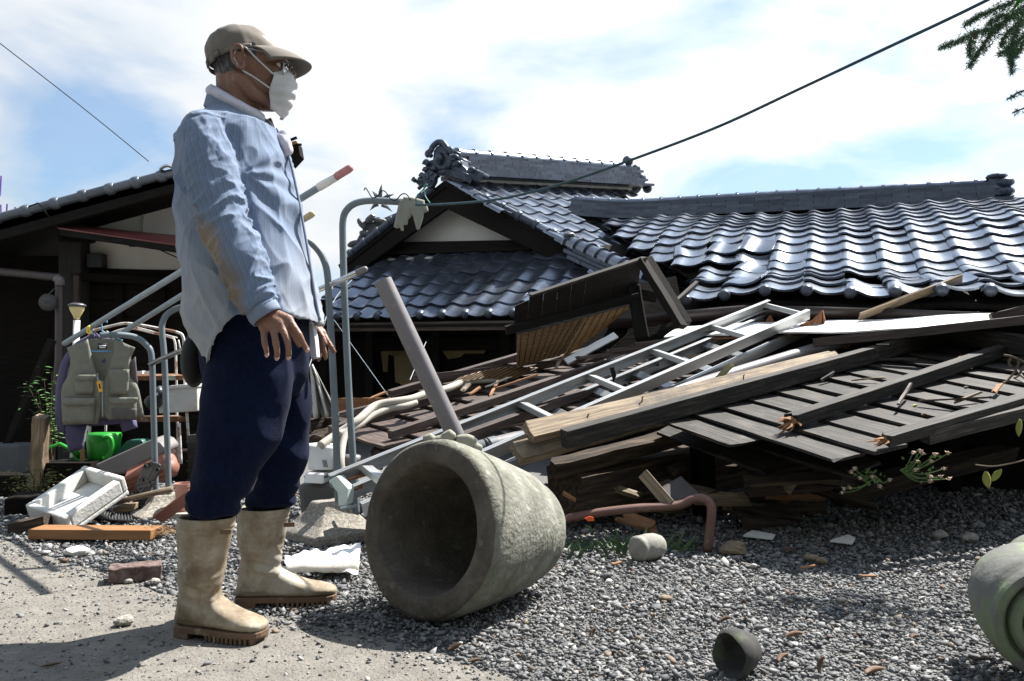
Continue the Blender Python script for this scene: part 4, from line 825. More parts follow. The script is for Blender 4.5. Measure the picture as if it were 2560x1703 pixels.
lath_rough([(.268, .004), (.276, .012), (.279, .03)] + [(.279 - .068 * (k / 14) ** 1.25, .03 + .40 * k / 14) for k in range(1, 15)] + [(.203, .44), (.190, .455), (.187, .50), (.176, .535), (.15, .546), (.0005, .548)], .0045, 'outer_wall', M_mossy, 1)
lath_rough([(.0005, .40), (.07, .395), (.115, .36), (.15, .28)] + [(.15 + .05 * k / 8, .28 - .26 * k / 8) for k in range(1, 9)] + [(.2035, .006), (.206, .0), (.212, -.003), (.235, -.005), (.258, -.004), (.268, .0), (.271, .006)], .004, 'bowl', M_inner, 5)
# ---- cotton work gloves on the mortar
M_glove = mat('dirty_cotton', [(.21, .205, .16), (.33, .325, .27)], .95, 0, 40, bump=.004, bscale=260, spots=((.17, .155, .10), 14, .58, .6))
def glove_blob(name, chains, lab, ztop=None):
    mb = MB()
    for pts, r in chains: mb.tube(spline(pts, 4), r, 9) if not isinstance(r, list) else mb.tube(pts, r, 9)
    o = mb.build(name, M_glove, label=lab, cat='glove'); rm = o.modifiers.new('rm', 'REMESH'); rm.mode = 'VOXEL'; rm.voxel_size = .0035; rm.use_smooth_shade = True
    sm = o.modifiers.new('sm', 'SMOOTH'); sm.iterations = 3; return o
def fin(a, b, c, r): return ([a, a.lerp(b, .5), b, b.lerp(c, .5), c], [r * .9, r * 1.05, r, r, r * .55])
T = lambda x, y, Y: P(x, y, Y)
gz = lambda x, y: P(x, y, 2.62)
glove_blob('work_glove', [fin(gz(1062, 1103), gz(1075, 1094), gz(1086, 1108), .017), fin(gz(1085, 1104), gz(1110, 1100), gz(1134, 1092), .018), fin(gz(1095, 1112), gz(1118, 1115), gz(1140, 1120), .017), fin(gz(1105, 1098), gz(1125, 1084), gz(1136, 1098), .016), ([gz(1066, 1110), gz(1090, 1113), gz(1120, 1116)], [.016, .024, .02])], 'dirty cotton glove lying bunched on top of the mortar, left one')
glove_blob('work_glove', [fin(gz(1142, 1100), gz(1168, 1097), gz(1192, 1106), .017), fin(gz(1140, 1112), gz(1170, 1116), gz(1206, 1121), .018), fin(gz(1142, 1122), gz(1165, 1128), gz(1203, 1132), .016), ([gz(1135, 1112), gz(1158, 1114), gz(1180, 1117)], [.015, .025, .018])], 'dirty cotton glove lying on top of the mortar with fingers pointing right')
# ---- round stone with moss ring
M_stone = mat('pale_stone', [(.18, .175, .15), (.29, .28, .25)], .9, 0, 14, detail=8, bump=.003, bscale=50, spots=((.09, .12, .04), 7, .58, .6))
sc_ = P(1630, 1380, 3.3); sc_.z = .052; mb = MB(); mb.lathe(sc_ + V(-.075, -.055, 0), V(.8, .6, 0), [(.0005, -.002), (.036, -.002), (.046, .002), (.051, .010), (.052, .02), (.047, .026), (.052, .035), (.056, .07), (.053, .11), (.04, .14), (.02, .152), (.0005, .155)], 28)
for i, p in enumerate(mb.v): mb.v[i] = p + (p - sc_).normalized() * fbm(p * 14, 1, 3) * .003
mb.build('round_stone', M_stone, smooth=True, label='pale egg-shaped stone with mossy groove beside the salmon pipe', cat='stone')
# ---- corner stone with rings, right edge
M_clayg = mat('lichen_clay', [(.11, .112, .10), (.175, .176, .16)], .85, 0, 9, detail=8, bump=.002, bscale=60, spots=((.15, .20, .10), 5, .50, .7), spots2=((.27, .27, .255), 22, .62, .6))
def ringed(c, axv, s, name, lab):
    prof = [(.09, .34), (.15, .33), (.175, .27), (.188, .18), (.192, .09), (.190, .06), (.180, .045), (.186, .02), (.180, -.002), (.160, -.006), (.150, .004), (.146, .03), (.138, .03), (.134, .0), (.125, -.012), (.110, -.012), (.102, .0), (.099, .045), (.088, .05), (.084, .02), (.07, .01), (.0005, .008)]
    mb = MB(); mb.lathe(c, axv, [(r * s, t * s) for r, t in prof], 48); mb.build(name, M_clayg, smooth=False, angle=50, label=lab, cat='pottery')
ringed(P(2650, 1565, 1.92), V(.22, .93, .10), .78, 'ringed_clay_pot', 'greenish ringed clay cylinder lying at the right edge')
ringed(P(2662, 1462, 2.45), V(.2, .95, .05), .66, 'ringed_clay_pot', 'second ringed clay cylinder just behind the front one at the right edge')
# ---- broken tile shard in front
mb = MB(); c = G(1822, 1690); c.z = .046; axs = V(.80, .55, .12).normalized()
mb.lathe(c, axs, [(.0005, .062), (.028, .060), (.040, .035), (.047, .004), (.053, -.004), (.059, .002), (.056, .03), (.047, .06), (.040, .078), (.030, .086), (.0005, .088)], 26)
for i, p in enumerate(mb.v):
    q = p - c; mb.v[i] = p + q.normalized() * (fbm(p * 26, 1, 3) * .007) + axs * (.020 * max(0, q.z * 18) * (1 if q.dot(axs) < .03 else 0)) + axs * fbm(p * 40 + V(5, 0, 0), 1, 2) * .006
mb.build('tile_shard', mat('shard_clay', [(.028, .027, .025), (.055, .054, .05)], .9, 0, 20, bump=.003, spots=((.12, .15, .085), 6, .56, .5)), angle=60, label='dark broken stub of a clay pipe lying on the gravel at the bottom', cat='shard')
# ---- broken laths strewn through the pile
for k in range(46):
    if k < 24: p = b1 + bt * random.uniform(0, 2.2) + bb * random.uniform(-.3, .9) + bn * random.uniform(.04, .09)
    elif k < 36: p = s1 + st * random.uniform(.5, 3.2) + sb * random.uniform(-.05, .95) + sn * random.uniform(.03, .05)
    else: p = P(random.uniform(1500, 2000), random.uniform(840, 900), 5.0)
    a = random.uniform(-.9, .9); d = (bt if k < 24 else st) * math.cos(a) + (bb if k < 24 else sb) * math.sin(a); L_ = random.uniform(.08, .34)
    lm_ = random.choice([('brown', M_brownboard), ('grey', M_greyboard), ('dark rotten', M_rot), ('pale', M_oldwood), ('orange', M_broken)])
    MB().beam(p, p + d * L_ + ZU * random.uniform(-.01, .03), random.uniform(.008, .03), random.uniform(.005, .014), ZU, seg=3, rough=.0015, jag=.03, jag0=.03).build('broken_lath', lm_[1], label='short %s splintered lath lying loose on the %s' % (lm_[0], 'reddish brown clapboard' if k < 24 else 'dark grey siding' if k < 36 else 'heap below the white sheet'), cat='lath', group='splintered laths strewn over the wreckage')

for k in range(30):
    x = random.uniform(1420, 2080); y = 1150 + (x - 1420) * .05 + random.uniform(0, 130); Y = random.uniform(3.75, 4.5); p = P(x, y, Y)
    if p.z < .02: p.z = .02
    a = random.uniform(-.5, .35); L_ = random.uniform(.12, .5); q = p + V(math.cos(a) * L_, random.uniform(-.2, .2), math.sin(a) * L_ * .6); q.z = max(q.z, .015)
    lm_ = random.choice([('rotten dark', M_rot), ('reddish brown', M_brownboard), ('rotten dark', M_rot), ('pale', M_oldwood), ('rotten dark', M_rot), ('orange', M_broken)])
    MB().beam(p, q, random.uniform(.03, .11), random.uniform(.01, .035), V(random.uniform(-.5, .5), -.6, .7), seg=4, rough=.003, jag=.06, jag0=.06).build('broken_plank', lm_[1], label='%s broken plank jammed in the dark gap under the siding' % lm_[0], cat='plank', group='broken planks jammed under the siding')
# ------------------------------------------------------------------ laundry stands, poles and the clutter on the left
M_base = mat('speckled_concrete', [(.10, .09, .075), (.22, .20, .17), (.40, .38, .34)], .95, 0, 75, detail=6, nrough=.7, bump=.004, bscale=110)
def stand_base(c, s, h, rot, parent):
    """square concrete foot with a flared skirt"""
    mb = MB(); prof = [(1.0, 0), (1.0, .22), (.72, .45), (.5, .72), (.40, .95), (.36, 1.0)]; vs = []
    for k, z in prof:
        for (x, y) in ((-1, -1), (-.6, -1), (.6, -1), (1, -1), (1, -.6), (1, .6), (1, 1), (.6, 1), (-.6, 1), (-1, 1), (-1, .6), (-1, -.6)):
            f = 1.0 if abs(x) + abs(y) < 1.9 else .96
            X, Y = x * k * s * f / 2, y * k * s * f / 2; vs.append(c + V(X * math.cos(rot) - Y * math.sin(rot), X * math.sin(rot) + Y * math.cos(rot), z * h))
    n = 12; m = len(prof); fs = [(i * n + k, i * n + (k + 1) % n, (i + 1) * n + (k + 1) % n, (i + 1) * n + k) for i in range(m - 1) for k in range(n)] + [tuple(range(n))[::-1], tuple(range((m - 1) * n, m * n))]
    mb.add(vs, fs); return mb.build('base', M_base, parent, bevel=.006)
ns = thing('laundry_stand', V(-.85, 3.78, 0), 'grey laundry pole stand on a concrete foot, right in front of the collapsed house', 'laundry stand')
stand_base(V(-.86, 3.80, -.01), .36, .17, .78, ns)
def pole(pts, Y, r, m, parent, name='pole'):
    mb = MB(); mb.tube(spline([P(x, y, Y + (dz[0] if (dz := q) else 0)) for x, y, *q in pts], 6), r, 14); return mb.build(name, m, parent, smooth=True)
pole([(847, 1290), (842, 1150), (836, 1000), (829, 860), (822, 740), (819, 690), (812, 656), (796, 626), (770, 604), (730, 596, -.03), (640, 600, -.08)], 3.78, .0165, M_standp, ns)
pole([(891, 1285), (886, 1200), (873, 1000), (866, 850), (861, 740), (857, 600), (858, 548), (868, 524), (890, 508), (925, 502), (980, 504, -.02), (1048, 508, -.04)], 3.80, .0165, M_standp, ns)
MB().tube([P(852, 1272, 3.70), P(893, 1264, 3.70)], .008, 6).build('tie_bar', M_galv, ns)
fs_ = thing('laundry_stand', V(-2.0, 4.6, 0), 'grey laundry pole stand holding the vest, far one by the timber house', 'laundry stand')
stand_base(V(-1.93, 4.45, -.02), .36, .12, .7, fs_)
pole([(390, 1256), (387, 1150), (383, 1000), (379, 892), (367, 864), (337, 843), (291, 837, -.05), (250, 839, -.08)], 4.42, .0165, M_standp, fs_)
pole([(422, 1250), (418, 1100), (411, 900), (405, 830), (407, 806), (420, 784), (450, 769), (500, 764, -.03), (560, 764, -.06)], 4.42, .0165, M_standp, fs_)
def lpole(name, a, b, r, tipA, tipB, label, m, capm, capl=.09):
    t = thing(name, (P(*a) + P(*b)) / 2, label, 'pole'); A, B = P(*a), P(*b); d = (B - A).normalized()
    mb = MB(); mb.tube([A, A.lerp(B, .33), A.lerp(B, .66), B], r, 14); mb.build('shaft', m, t, smooth=True)
    if capm:
        mb = MB(); mb.tube([B - d * .005, B + d * (capl - .02), B + d * (capl - .006), B + d * capl], [r * 1.08, r * 1.08, r * .95, r * .5], 14); mb.build('end_cap', capm, t, angle=50)
    return t, A, B, d
M_pink = mat('pink_rubber', [(.45, .18, .18), (.55, .25, .24)], .6, 0, 30, spots=((.35, .3, .28), 20, .6, .5))
M_yel = mat('yellowed_cap', [(.48, .40, .22), (.6, .52, .32)], .6, 0, 20)
M_chrome = mat('chrome', [(.62, .62, .62), (.7, .7, .7)], .2, 1, 5, rvar=.1, spots=((.3, .27, .22), 12, .6, .7))
lp, A, B, d = lpole('laundry_pole', (161, 859, 4.95), (842, 441, 3.52), .0165, 0, 0, 'galvanised laundry pole with pink end cap rising behind the man', M_galv, M_pink, .10)
mb = MB(); mb.tube([B - d * .12, B - d * .002], .019, 14); mb.build('tape_wrap', M_white, lp, smooth=True)
lpole('laundry_pole', (305, 832, 4.75), (768, 543, 3.75), .0150, 0, 0, 'laundry pole with yellowed end cap behind the man', M_galv, M_yel, .05)
lpole('laundry_pole', (375, 911, 4.4), (895, 681, 3.70), .0135, 0, 0, 'thin chrome laundry pole with grey cap crossing the right stand', M_chrome, M_pvc, .055)
# faded cotton glove hung over the stand arm
M_glv2 = mat('grey_green_cotton', [(.15, .155, .12), (.32, .33, .29)], .95, 0, 30, bump=.004, bscale=220, spots=((.46, .46, .43), 14, .55, .7))
def cloth_blob(name, chains, lab, m, vox=.004, cat='glove'):
    mb = MB()
    for pts, r in chains: mb.tube(pts, r, 9)
    o = mb.build(name, m, label=lab, cat=cat); rm = o.modifiers.new('rm', 'REMESH'); rm.mode = 'VOXEL'; rm.voxel_size = vox; rm.use_smooth_shade = True
    sm = o.modifiers.new('sm', 'SMOOTH'); sm.iterations = 2; return o
hq = lambda x, y, Y=3.74: P(x, y, Y)
cloth_blob('work_glove', [([hq(1004, 502), hq(1000, 530), hq(990, 570)], [.012, .016, .013]), ([hq(1012, 500), hq(1016, 530), hq(1012, 562)], [.014, .018, .012]), ([hq(1020, 502), hq(1024, 520), hq(1020, 545)], [.02, .024, .012]), ([hq(1008, 500), hq(1030, 502), hq(1060, 510)], [.016, .018, .018]), ([hq(1034, 508), hq(1042, 535), hq(1045, 575)], [.018, .022, .007]), ([hq(1052, 510), hq(1052, 540), hq(1046, 573)], [.014, .014, .006]), ([hq(1040, 505), hq(1062, 518), hq(1066, 530)], [.014, .016, .012]), ([hq(1005, 530), hq(1003, 560), hq(1006, 578)], [.010, .012, .006])], 'faded grey-green cotton glove draped over the end of the stand arm', M_glv2)
mb = MB(); mb.tube(spline([P(910, 476, 3.72), P(914, 470, 3.72), P(921, 480, 3.72), P(930, 494, 3.72), P(942, 492, 3.72), P(953, 478, 3.72), P(964, 480, 3.72), P(976, 497, 3.72), P(990, 500, 3.72), P(1004, 486, 3.72), P(1016, 486, 3.72), P(1026, 500, 3.72)], 4), .0028, 6); mb.build('bent_wire', M_black, smooth=True, label='black bent wire coiled along the stand arm', cat='wire')
# ---- cable across the sky and thin wire on the left
mb = MB(); cp = [P(1040, 512, 3.70), P(1085, 512, 3.6), P(1180, 506, 3.45), P(1280, 492, 3.3), P(1420, 455, 3.15), P(1600, 392, 3.0), P(1800, 315, 2.85), P(2000, 222, 2.7), P(2200, 128, 2.55), P(2400, 34, 2.4), P(2560, -46, 2.3)]
M_cable = mat('blue_green_cable', [(.010, .03, .03), (.02, .07, .10)], .5, 0, 10, (2, 1, 1))
mb.tube(spline(cp, 8), .0055, 8); mb.build('cable', M_cable, smooth=True, label='dark blue-green cable slanting up to the right across the sky', cat='cable')
mb = MB(); mb.tube(spline([P(1046, 516, 3.69), P(1040, 495, 3.66), P(1062, 470, 3.66), P(1068, 462, 3.66), P(1060, 465, 3.66), P(1063, 490, 3.66), P(1075, 508, 3.62)], 5), .003, 6); mb.build('cord_loop', mat('green_cord', [(.03, .16, .12), (.05, .22, .17)], .6), smooth=True, label='small loop of green cord tied at the end of the cable', cat='cord')
mb = MB(); mb.tube(spline([P(-40, 78, 9), P(100, 186, 9.5), P(240, 296, 10), P(372, 404, 10.5)], 6), .006, 5); mb.build('overhead_wire', M_black, label='thin grey overhead wire at the upper left', cat='wire')
# ---- broken post behind the man's chest
bpz = thing('broken_post', V(-1.6, 5.0, -.03), 'broken black post with splintered boards rising behind the man', 'post')
MB().beam(G(640, 1239), P(655, 318, 5.0), .10, .10, V(0, -1, 0)).build('upright', M_black, bpz)
MB().beam(P(668, 300, 4.95), P(692, 372, 4.95), .055, .03, V(0, -1, 0)).build('brace', M_black, bpz); MB().beam(P(692, 372, 4.95), P(736, 480, 4.95), .055, .03, V(0, -1, 0), jag=.03).build('brace', M_black, bpz)
MB().prism([P(x, y, 4.93) for x, y in ((716, 364), (728, 356), (745, 358), (750, 388), (728, 412), (718, 402))], V(0, .10, 0)).build('block', M_soot, bpz)
MB().prism([P(x, y, 4.92) for x, y in ((716, 362), (722, 356), (740, 352), (744, 358), (722, 364))], V(0, .06, 0)).build('splintered_edge', M_broken, bpz)
MB().tube([P(744, 362, 4.93), P(754, 362, 4.93)], .008, 6).build('bolt', M_soot, bpz); MB().beam(P(720, 353, 4.93), P(742, 344, 4.93), .02, .012).build('splinter', M_soot, bpz)
MB().beam(P(655, 330, 5.0), P(720, 385, 4.97), .06, .04, V(0, -1, 0)).build('brace', M_black, bpz)
# ---- fence board that closes the gap between the houses
fb = thing('board_fence', V(-2.0, 8.4, -.03), 'dark board fence between the two houses behind the man', 'fence')
for i in range(14):
    x = 560 + i * 19; MB().beam(P(x, 745 + (i % 3) * 4, 8.6), P(x, 1125, 8.6), .075, .02, V(0, -1, 0)).build('board', M_soot, fb)
# ---- garden lamp on white post
gl = thing('solar_lamp', V(-2.5, 5.5, 0), 'solar garden lamp with cream shade on a white post', 'lamp')
c = P(192, 790, 5.5); mb = MB(); mb.lathe(V(c.x, c.y, -.02), ZU, [(.021, 0), (.021, c.z - .01)], 12); mb.build('post', M_white, gl, smooth=True)
mb = MB(); mb.lathe(c, ZU, [(.018, -.02), (.024, 0), (.042, .035), (.050, .062)], 18); mb.build('shade', mat('cream_shade', [(.62, .52, .24), (.7, .6, .3)], .4, 0, 4), gl, smooth=True)
mb = MB(); mb.lathe(c, ZU, [(.05, .062), (.058, .066), (.056, .078), (.035, .088), (.001, .09)], 18); mb.build('cap', mat('dark_grey_plastic', [(.05, .05, .052), (.075, .075, .08)], .45), gl, smooth=True)
# ---- rusty white rack
rk = thing('metal_rack', V(-2.2, 5.4, 0), 'rusty white tube rack with shelves behind the vest', 'rack')
def rod(pts, Y, r=.0095, nm='tube'): mb = MB(); mb.tube(spline([P(x, y, Y) for x, y in pts], 5), r, 9); mb.build(nm, M_rustw, rk, smooth=True)
rod([(222, 1180), (226, 1000), (228, 832), (236, 826), (280, 815), (321, 809), (400, 822), (446, 832), (458, 844), (460, 870), (461, 930), (472, 1110), (475, 1170)], 5.3)
rod([(262, 1160), (266, 1000), (268, 842), (275, 834), (324, 821), (380, 832), (425, 843), (437, 855), (440, 900), (442, 1010), (446, 1160)], 5.65, .008)
rod([(321, 811), (345, 820)], 5.35, .006); rod([(340, 818), (443, 845)], 5.45, .005); rod([(446, 850), (462, 930), (470, 1000)], 5.45, .005)
rod([(447, 1058), (452, 1160)], 5.2, .011)
for y0, z in ((938, 5.45), (1042, 5.45)):
    MB().prism([P(268, y0, 5.65), P(441, y0 - 4, 5.65), P(463, y0 + 1, 5.3), P(228, y0 + 3, 5.3)], -ZU * .03).build('shelf', M_rust, rk)
fbx = thing('foam_box', P(462, 1030, 5.25), 'white foam box standing on the rack shelf behind the man', 'box')
mb = MB(); mb.prism([P(396, 968, 5.25), P(492, 961, 5.25), P(494, 1028, 5.25), P(396, 1034, 5.25)], V(.03, .2, 0)); M_foam = mat('foam', [(.50, .50, .47), (.62, .62, .595)], .8, 0, 8, bump=.003, bscale=60, spots=((.50, .45, .34), 5, .56, .5), spots2=((.2, .19, .17), 26, .66, .6)); mb.build('body', M_foam, fbx, bevel=.008)
mb = MB(); mb.prism([P(394, 966, 5.24), P(493, 959, 5.24), P(493, 968, 5.24), P(394, 975, 5.24)], V(.03, .22, 0)); mb.build('rim', M_foam, fbx, bevel=.004)
mb = MB(); mb.ell(P(384, 1005, 5.2), (.06, .05, .05)); mb.ell(P(396, 985, 5.18), (.04, .04, .05)); mb.build('ball_toy', mat('black_white', [(.01, .01, .012), (.6, .6, .6)], .4, 0, 6, ramp=(.56, .58)), smooth=True, label='black and white round bundle on the rack shelf', cat='bundle')
for i, x in enumerate((352, 372)): MB().beam(P(x - 8, 932, 5.4), P(x + 8, 931, 5.4), .05, .02).build('white_tray', M_white, label=['white tray on the upper rack shelf, left one', 'white tray on the upper rack shelf, right one'][i], cat='tray')
# ---- fishing vest on hanger
VY = 4.72; VS = 1369.0
def VZ(zx, zy, off=0.0): return P(zx / 3.267, 720 + zy / 3.267, VY + off)
M_vest = mat('olive_grey_cloth', [(.165, .165, .135), (.21, .21, .175)], .9, 0, 26, bump=.002, bscale=300)
M_vestd = mat('dark_mesh', [(.075, .07, .07), (.11, .10, .10)], .9, 0, 60)
vt = thing('fishing_vest', VZ(810, 1120), 'grey fishing vest with many pockets on a hanger', 'vest')
def cloth(poly, name, m, parent, off=0.0, puff=.02, seed=0, th=.005, nu=12, nv=14, wr=.004):
    """poly: left edge list and right edge list in zoom coords (top->bottom)"""
    Lt, Rt = poly
    def along(E, v):
        n = len(E) - 1; k = min(int(v * n), n - 1); t = v * n - k; return E[k][0] + (E[k + 1][0] - E[k][0]) * t, E[k][1] + (E[k + 1][1] - E[k][1]) * t
    def fn(u, v):
        a, b = along(Lt, v), along(Rt, v); zx = a[0] + (b[0] - a[0]) * u; zy = a[1] + (b[1] - a[1]) * u
        d = puff * math.sin(math.pi * u) ** .6 * (.6 + .4 * math.sin(math.pi * v)) + wr * mnoise.noise(V(zx * .012 + seed, zy * .006, seed)) + wr * .6 * mnoise.noise(V(zx * .035, zy * .02 + seed, seed))
        return VZ(zx, zy, off - d)
    mb = MB(); mb.sheet(fn, nu, nv, -th); return mb.build(name, m, parent, smooth=True)
cloth(([(720, 418), (640, 520), (570, 620), (520, 800), (505, 960), (505, 1090)], [(930, 412), (1000, 520), (1080, 620), (1120, 800), (1150, 960), (1170, 1040)]), 'back_panel', M_vest, vt, .05, -.02, 1)
cloth(([(545, 488), (572, 560), (575, 690), (498, 810), (500, 960), (512, 1118)], [(718, 418), (742, 520), (780, 680), (838, 790), (836, 940), (800, 1112)]), 'front_panel', M_vest, vt, .0, .020, 3, wr=.010)
cloth(([(932, 412), (925, 520), (880, 690), (845, 790), (845, 1020), (880, 1078)], [(1104, 490), (1062, 590), (1060, 720), (1130, 800), (1160, 950), (1178, 1050)]), 'front_panel', M_vest, vt, .0, .020, 5, wr=.010)
cloth(([(1062, 600), (1060, 800)], [(1108, 560), (1130, 800)]), 'mesh_side', M_vestd, vt, .01, .01, 7, nu=4, nv=5)
def pocket(l, r, t, b, seed, flap=True, m=M_vest, off=-.024):
    cloth(([(l, t), (l + 4, (t + b) / 2), (l + 14, b)], [(r, t), (r - 2, (t + b) / 2), (r - 10, b)]), 'pocket', m, vt, off, .014, seed, nu=8, nv=6, wr=.007)
    if flap: cloth(([(l - 6, t - 6), (l - 2, t + (b - t) * .15), (l + 14, t + (b - t) * .26)], [(r + 6, t - 6), (r + 2, t + (b - t) * .15), (r - 14, t + (b - t) * .26)]), 'pocket_flap', M_vest, vt, off - .02, .012, seed + 9, nu=8, nv=4)
pocket(602, 772, 715, 865, 11); pocket(506, 776, 905, 1105, 12); pocket(880, 1056, 665, 870, 13, False); pocket(880, 1118, 900, 1075, 14); pocket(905, 1120, 985, 1075, 15, False, M_vestd, -.05)
cloth(([(798, 452), (798, 500)], [(870, 450), (870, 500)]), 'neck_label', mat('black_label', [(.012, .012, .016), (.02, .02, .026)], .8), vt, .028, .0, 21, nu=2, nv=2, wr=0)
for (a, b, c_) in ((808, 862, 468), (812, 858, 482)): cloth(([(a, c_), (a, c_ + 9)], [(b, c_), (b, c_ + 9)]), 'label_print', M_white, vt, .022, 0, 22, nu=2, nv=1, wr=0)
MB().tube([VZ(738, 518, -.01), VZ(912, 518, -.01)], .003, 6).build('blue_piping', mat('blue_piping', [(.05, .22, .45), (.06, .26, .5)], .6), vt)
MB().tube([VZ(838, 760, -.045), VZ(838, 1050, -.045)], .004, 6).build('zip', M_galv, vt)
mb = MB(); mb.prism([VZ(*p, -.075) for p in ((786, 764), (822, 756), (836, 846), (806, 854))], V(0, .008, 0)); mb.build('yellow_tag', mat('yellow_tag', [(.75, .36, .03), (.8, .42, .04)], .5), vt, bevel=.003)
MB().tube([VZ(795, 700, -.05), VZ(803, 764, -.07)], .003, 5).build('tag_ring', M_galv, vt)
MB().prism([VZ(*p, -.078) for p in ((806, 786), (815, 784), (822, 820), (812, 822))], V(0, .003, 0)).build('tag_slot', M_black, vt)
M_bluep = mat('blue_hanger', [(.12, .30, .42), (.18, .38, .5)], .5)
mb = MB(); mb.tube(spline([VZ(870, 285), VZ(872, 270), VZ(850, 250), VZ(828, 265), VZ(832, 330), VZ(836, 352), VZ(900, 385), VZ(1000, 430)], 4), .0045, 7); mb.build('hanger', M_bluep, smooth=True, label='pale blue wire hanger holding the vest', cat='hanger')
mb = MB(); mb.tube([VZ(734, 312), VZ(714, 325), VZ(712, 360), VZ(730, 378), VZ(736, 360), VZ(728, 335), VZ(738, 318)], .006, 7); mb.build('yellow_hook', mat('yellow_plastic', [(.8, .6, .05), (.85, .65, .06)], .5), smooth=True, label='small yellow plastic hook over the pole', cat='hook')
# purple jacket behind the vest
M_jack = mat('purple_cloth', [(.055, .05, .105), (.085, .08, .15)], .9, 0, 18, bump=.002, bscale=200)
jk = thing('jacket', VZ(700, 1300, .1), 'dusty purple work jacket hanging behind the fishing vest', 'jacket')
cloth(([(735, 380), (620, 440), (520, 560), (500, 900), (520, 1150)], [(810, 380), (980, 440), (1080, 600), (1090, 900), (1100, 1100)]), 'body', M_jack, jk, .11, .04, 31)
cloth(([(550, 520), (490, 620), (455, 800), (445, 1000), (470, 1180)], [(600, 560), (575, 700), (560, 850), (555, 1000), (560, 1190)]), 'sleeve', M_jack, jk, .09, .05, 32, nu=8)
cloth(([(520, 1120), (535, 1240), (565, 1350)], [(720, 1120), (700, 1200), (682, 1310)]), 'hem', M_jack, jk, .07, .05, 33, nu=8, nv=6, wr=.012)
cloth(([(970, 1080), (1000, 1180)], [(1115, 1080), (1125, 1140)]), 'sleeve', M_jack, jk, .07, .04, 34, nu=6, nv=4)
cloth(([(735, 375), (712, 410)], [(775, 365), (772, 415)]), 'collar', M_jack, jk, .06, .01, 35, nu=4, nv=3); cloth(([(775, 365), (800, 412)], [(795, 370), (826, 414)]), 'collar', M_jack, jk, .06, .01, 36, nu=4, nv=3)
mb = MB(); mb.tube([VZ(718, 1125, .02), VZ(700, 1190, .02), VZ(690, 1255, .02)], .005, 6); mb.build('zip', M_white, jk)
# ---- watering can
M_green = mat('bright_green_plastic', [(.015, .25, .02), (.02, .32, .03)], .4, 0, 4)
wc = thing('watering_can', P(250, 1170, 5.0), 'bright green plastic watering can under the jacket', 'watering can')
wq = lambda zx, zy, Y=5.0: P(180 + zx / 6.03, 1080 + zy / 6.03, Y)
c = wq(350, 430); mb = MB(); mb.lathe(V(c.x, c.y + .1, c.z), V(0, 0, 1), [(.085, 0), (.088, .006), (.105, .15), (.098, .165), (.001, .166)], 22); mb.build('body', M_green, wc, smooth=True)
mb = MB(); mb.tube(spline([wq(470, 90), wq(560, 80), wq(600, 150), wq(590, 280), wq(540, 370), wq(470, 410)], 5), .014, 10); mb.build('handle', M_green, wc, smooth=True)
mb = MB(); mb.tube([P(205, 1140, 5.0), P(150, 1110, 4.98), P(90, 1131, 4.95)], [.018, .012, .007], 10); mb.build('spout', M_green, wc, smooth=True)
mb = MB(); mb.tube(spline([wq(200, 300), wq(60, 320), wq(50, 380), wq(110, 430), wq(230, 430)], 5), .012, 9); mb.build('brace', M_green, wc, smooth=True)
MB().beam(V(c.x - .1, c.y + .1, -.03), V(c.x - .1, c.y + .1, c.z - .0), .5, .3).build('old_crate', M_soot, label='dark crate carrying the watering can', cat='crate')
mb = MB(); mb.tube([P(206, 1100, 5.0), P(207, 1170, 4.95)], .013, 9); mb.build('tool_handle', M_newwood, label='orange wooden tool handle standing under the jacket', cat='handle')
M_teal = mat('teal_plastic', [(.008, .07, .05), (.012, .10, .07)], .5, 0, 4)
MB().prism([wq(*p, 5.05) for p in ((380, 480), (560, 380), (700, 250), (830, 120), (1050, 110), (1100, 200), (800, 330), (450, 520))], V(0, .12, 0)).build('teal_tub', M_teal, label='dark teal plastic tub behind the grey planter', cat='tub', bevel=.02)
# ---- long taupe planter and stacked clay-coloured planters
def trough(name, pts, th, m, lab, bev=.01, cat='planter', grp=None):
    mb = MB(); mb.prism(pts, th); return mb.build(name, m, label=lab, cat=cat, bevel=bev, group=grp)
M_taupe = mat('taupe_plastic', [(.15, .135, .13), (.185, .17, .165)], .55, 0, 5)
trough('long_planter', [wq(*p, 4.75) for p in ((330, 500), (1200, 110), (1330, 160), (1410, 260), (1390, 330), (1080, 460), (780, 640), (500, 640))], V(.02, .16, .02), M_taupe, 'long taupe planter lying upside down on the heap', .025)
M_terr2 = mat('clay_plastic', [(.20, .075, .05), (.28, .12, .085)], .6, 0, 5, jitter=.2)
labs = ['topmost clay-coloured planter under the taupe one', 'second clay-coloured planter in the heap', 'third clay-coloured planter in the heap', 'lowest clay-coloured planter in the heap']
for i in range(4):
    dy = 62 * i; a = wq(820 - 20 * i, 660 + dy * 1.15, 4.68 + .02 * i); b = wq(1560 + 14 * i, 340 + dy * 1.15, 4.72 + .02 * i)
    MB().beam(a, b, .13, .034, V(-.2, -.45, 1), seg=3).build('clay_planter', M_terr2, label=labs[i], cat='planter', bevel=.012)
for i, (zx, zy) in enumerate(((1540, 455), (1555, 500), (1575, 550))):
    c = wq(zx, zy, 4.6); mb = MB(); mb.lathe(c + V(-.05, .03, 0), V(.8, -.5, .25), [(.03, -.02), (.042, 0), (.046, .012), (.042, .028), (.001, .03)], 16); mb.build('clay_saucer', M_terr2, smooth=True, label=['topmost clay saucer by the stand poles', 'middle clay saucer by the stand poles', 'lowest clay saucer by the stand poles'][i], cat='saucer')
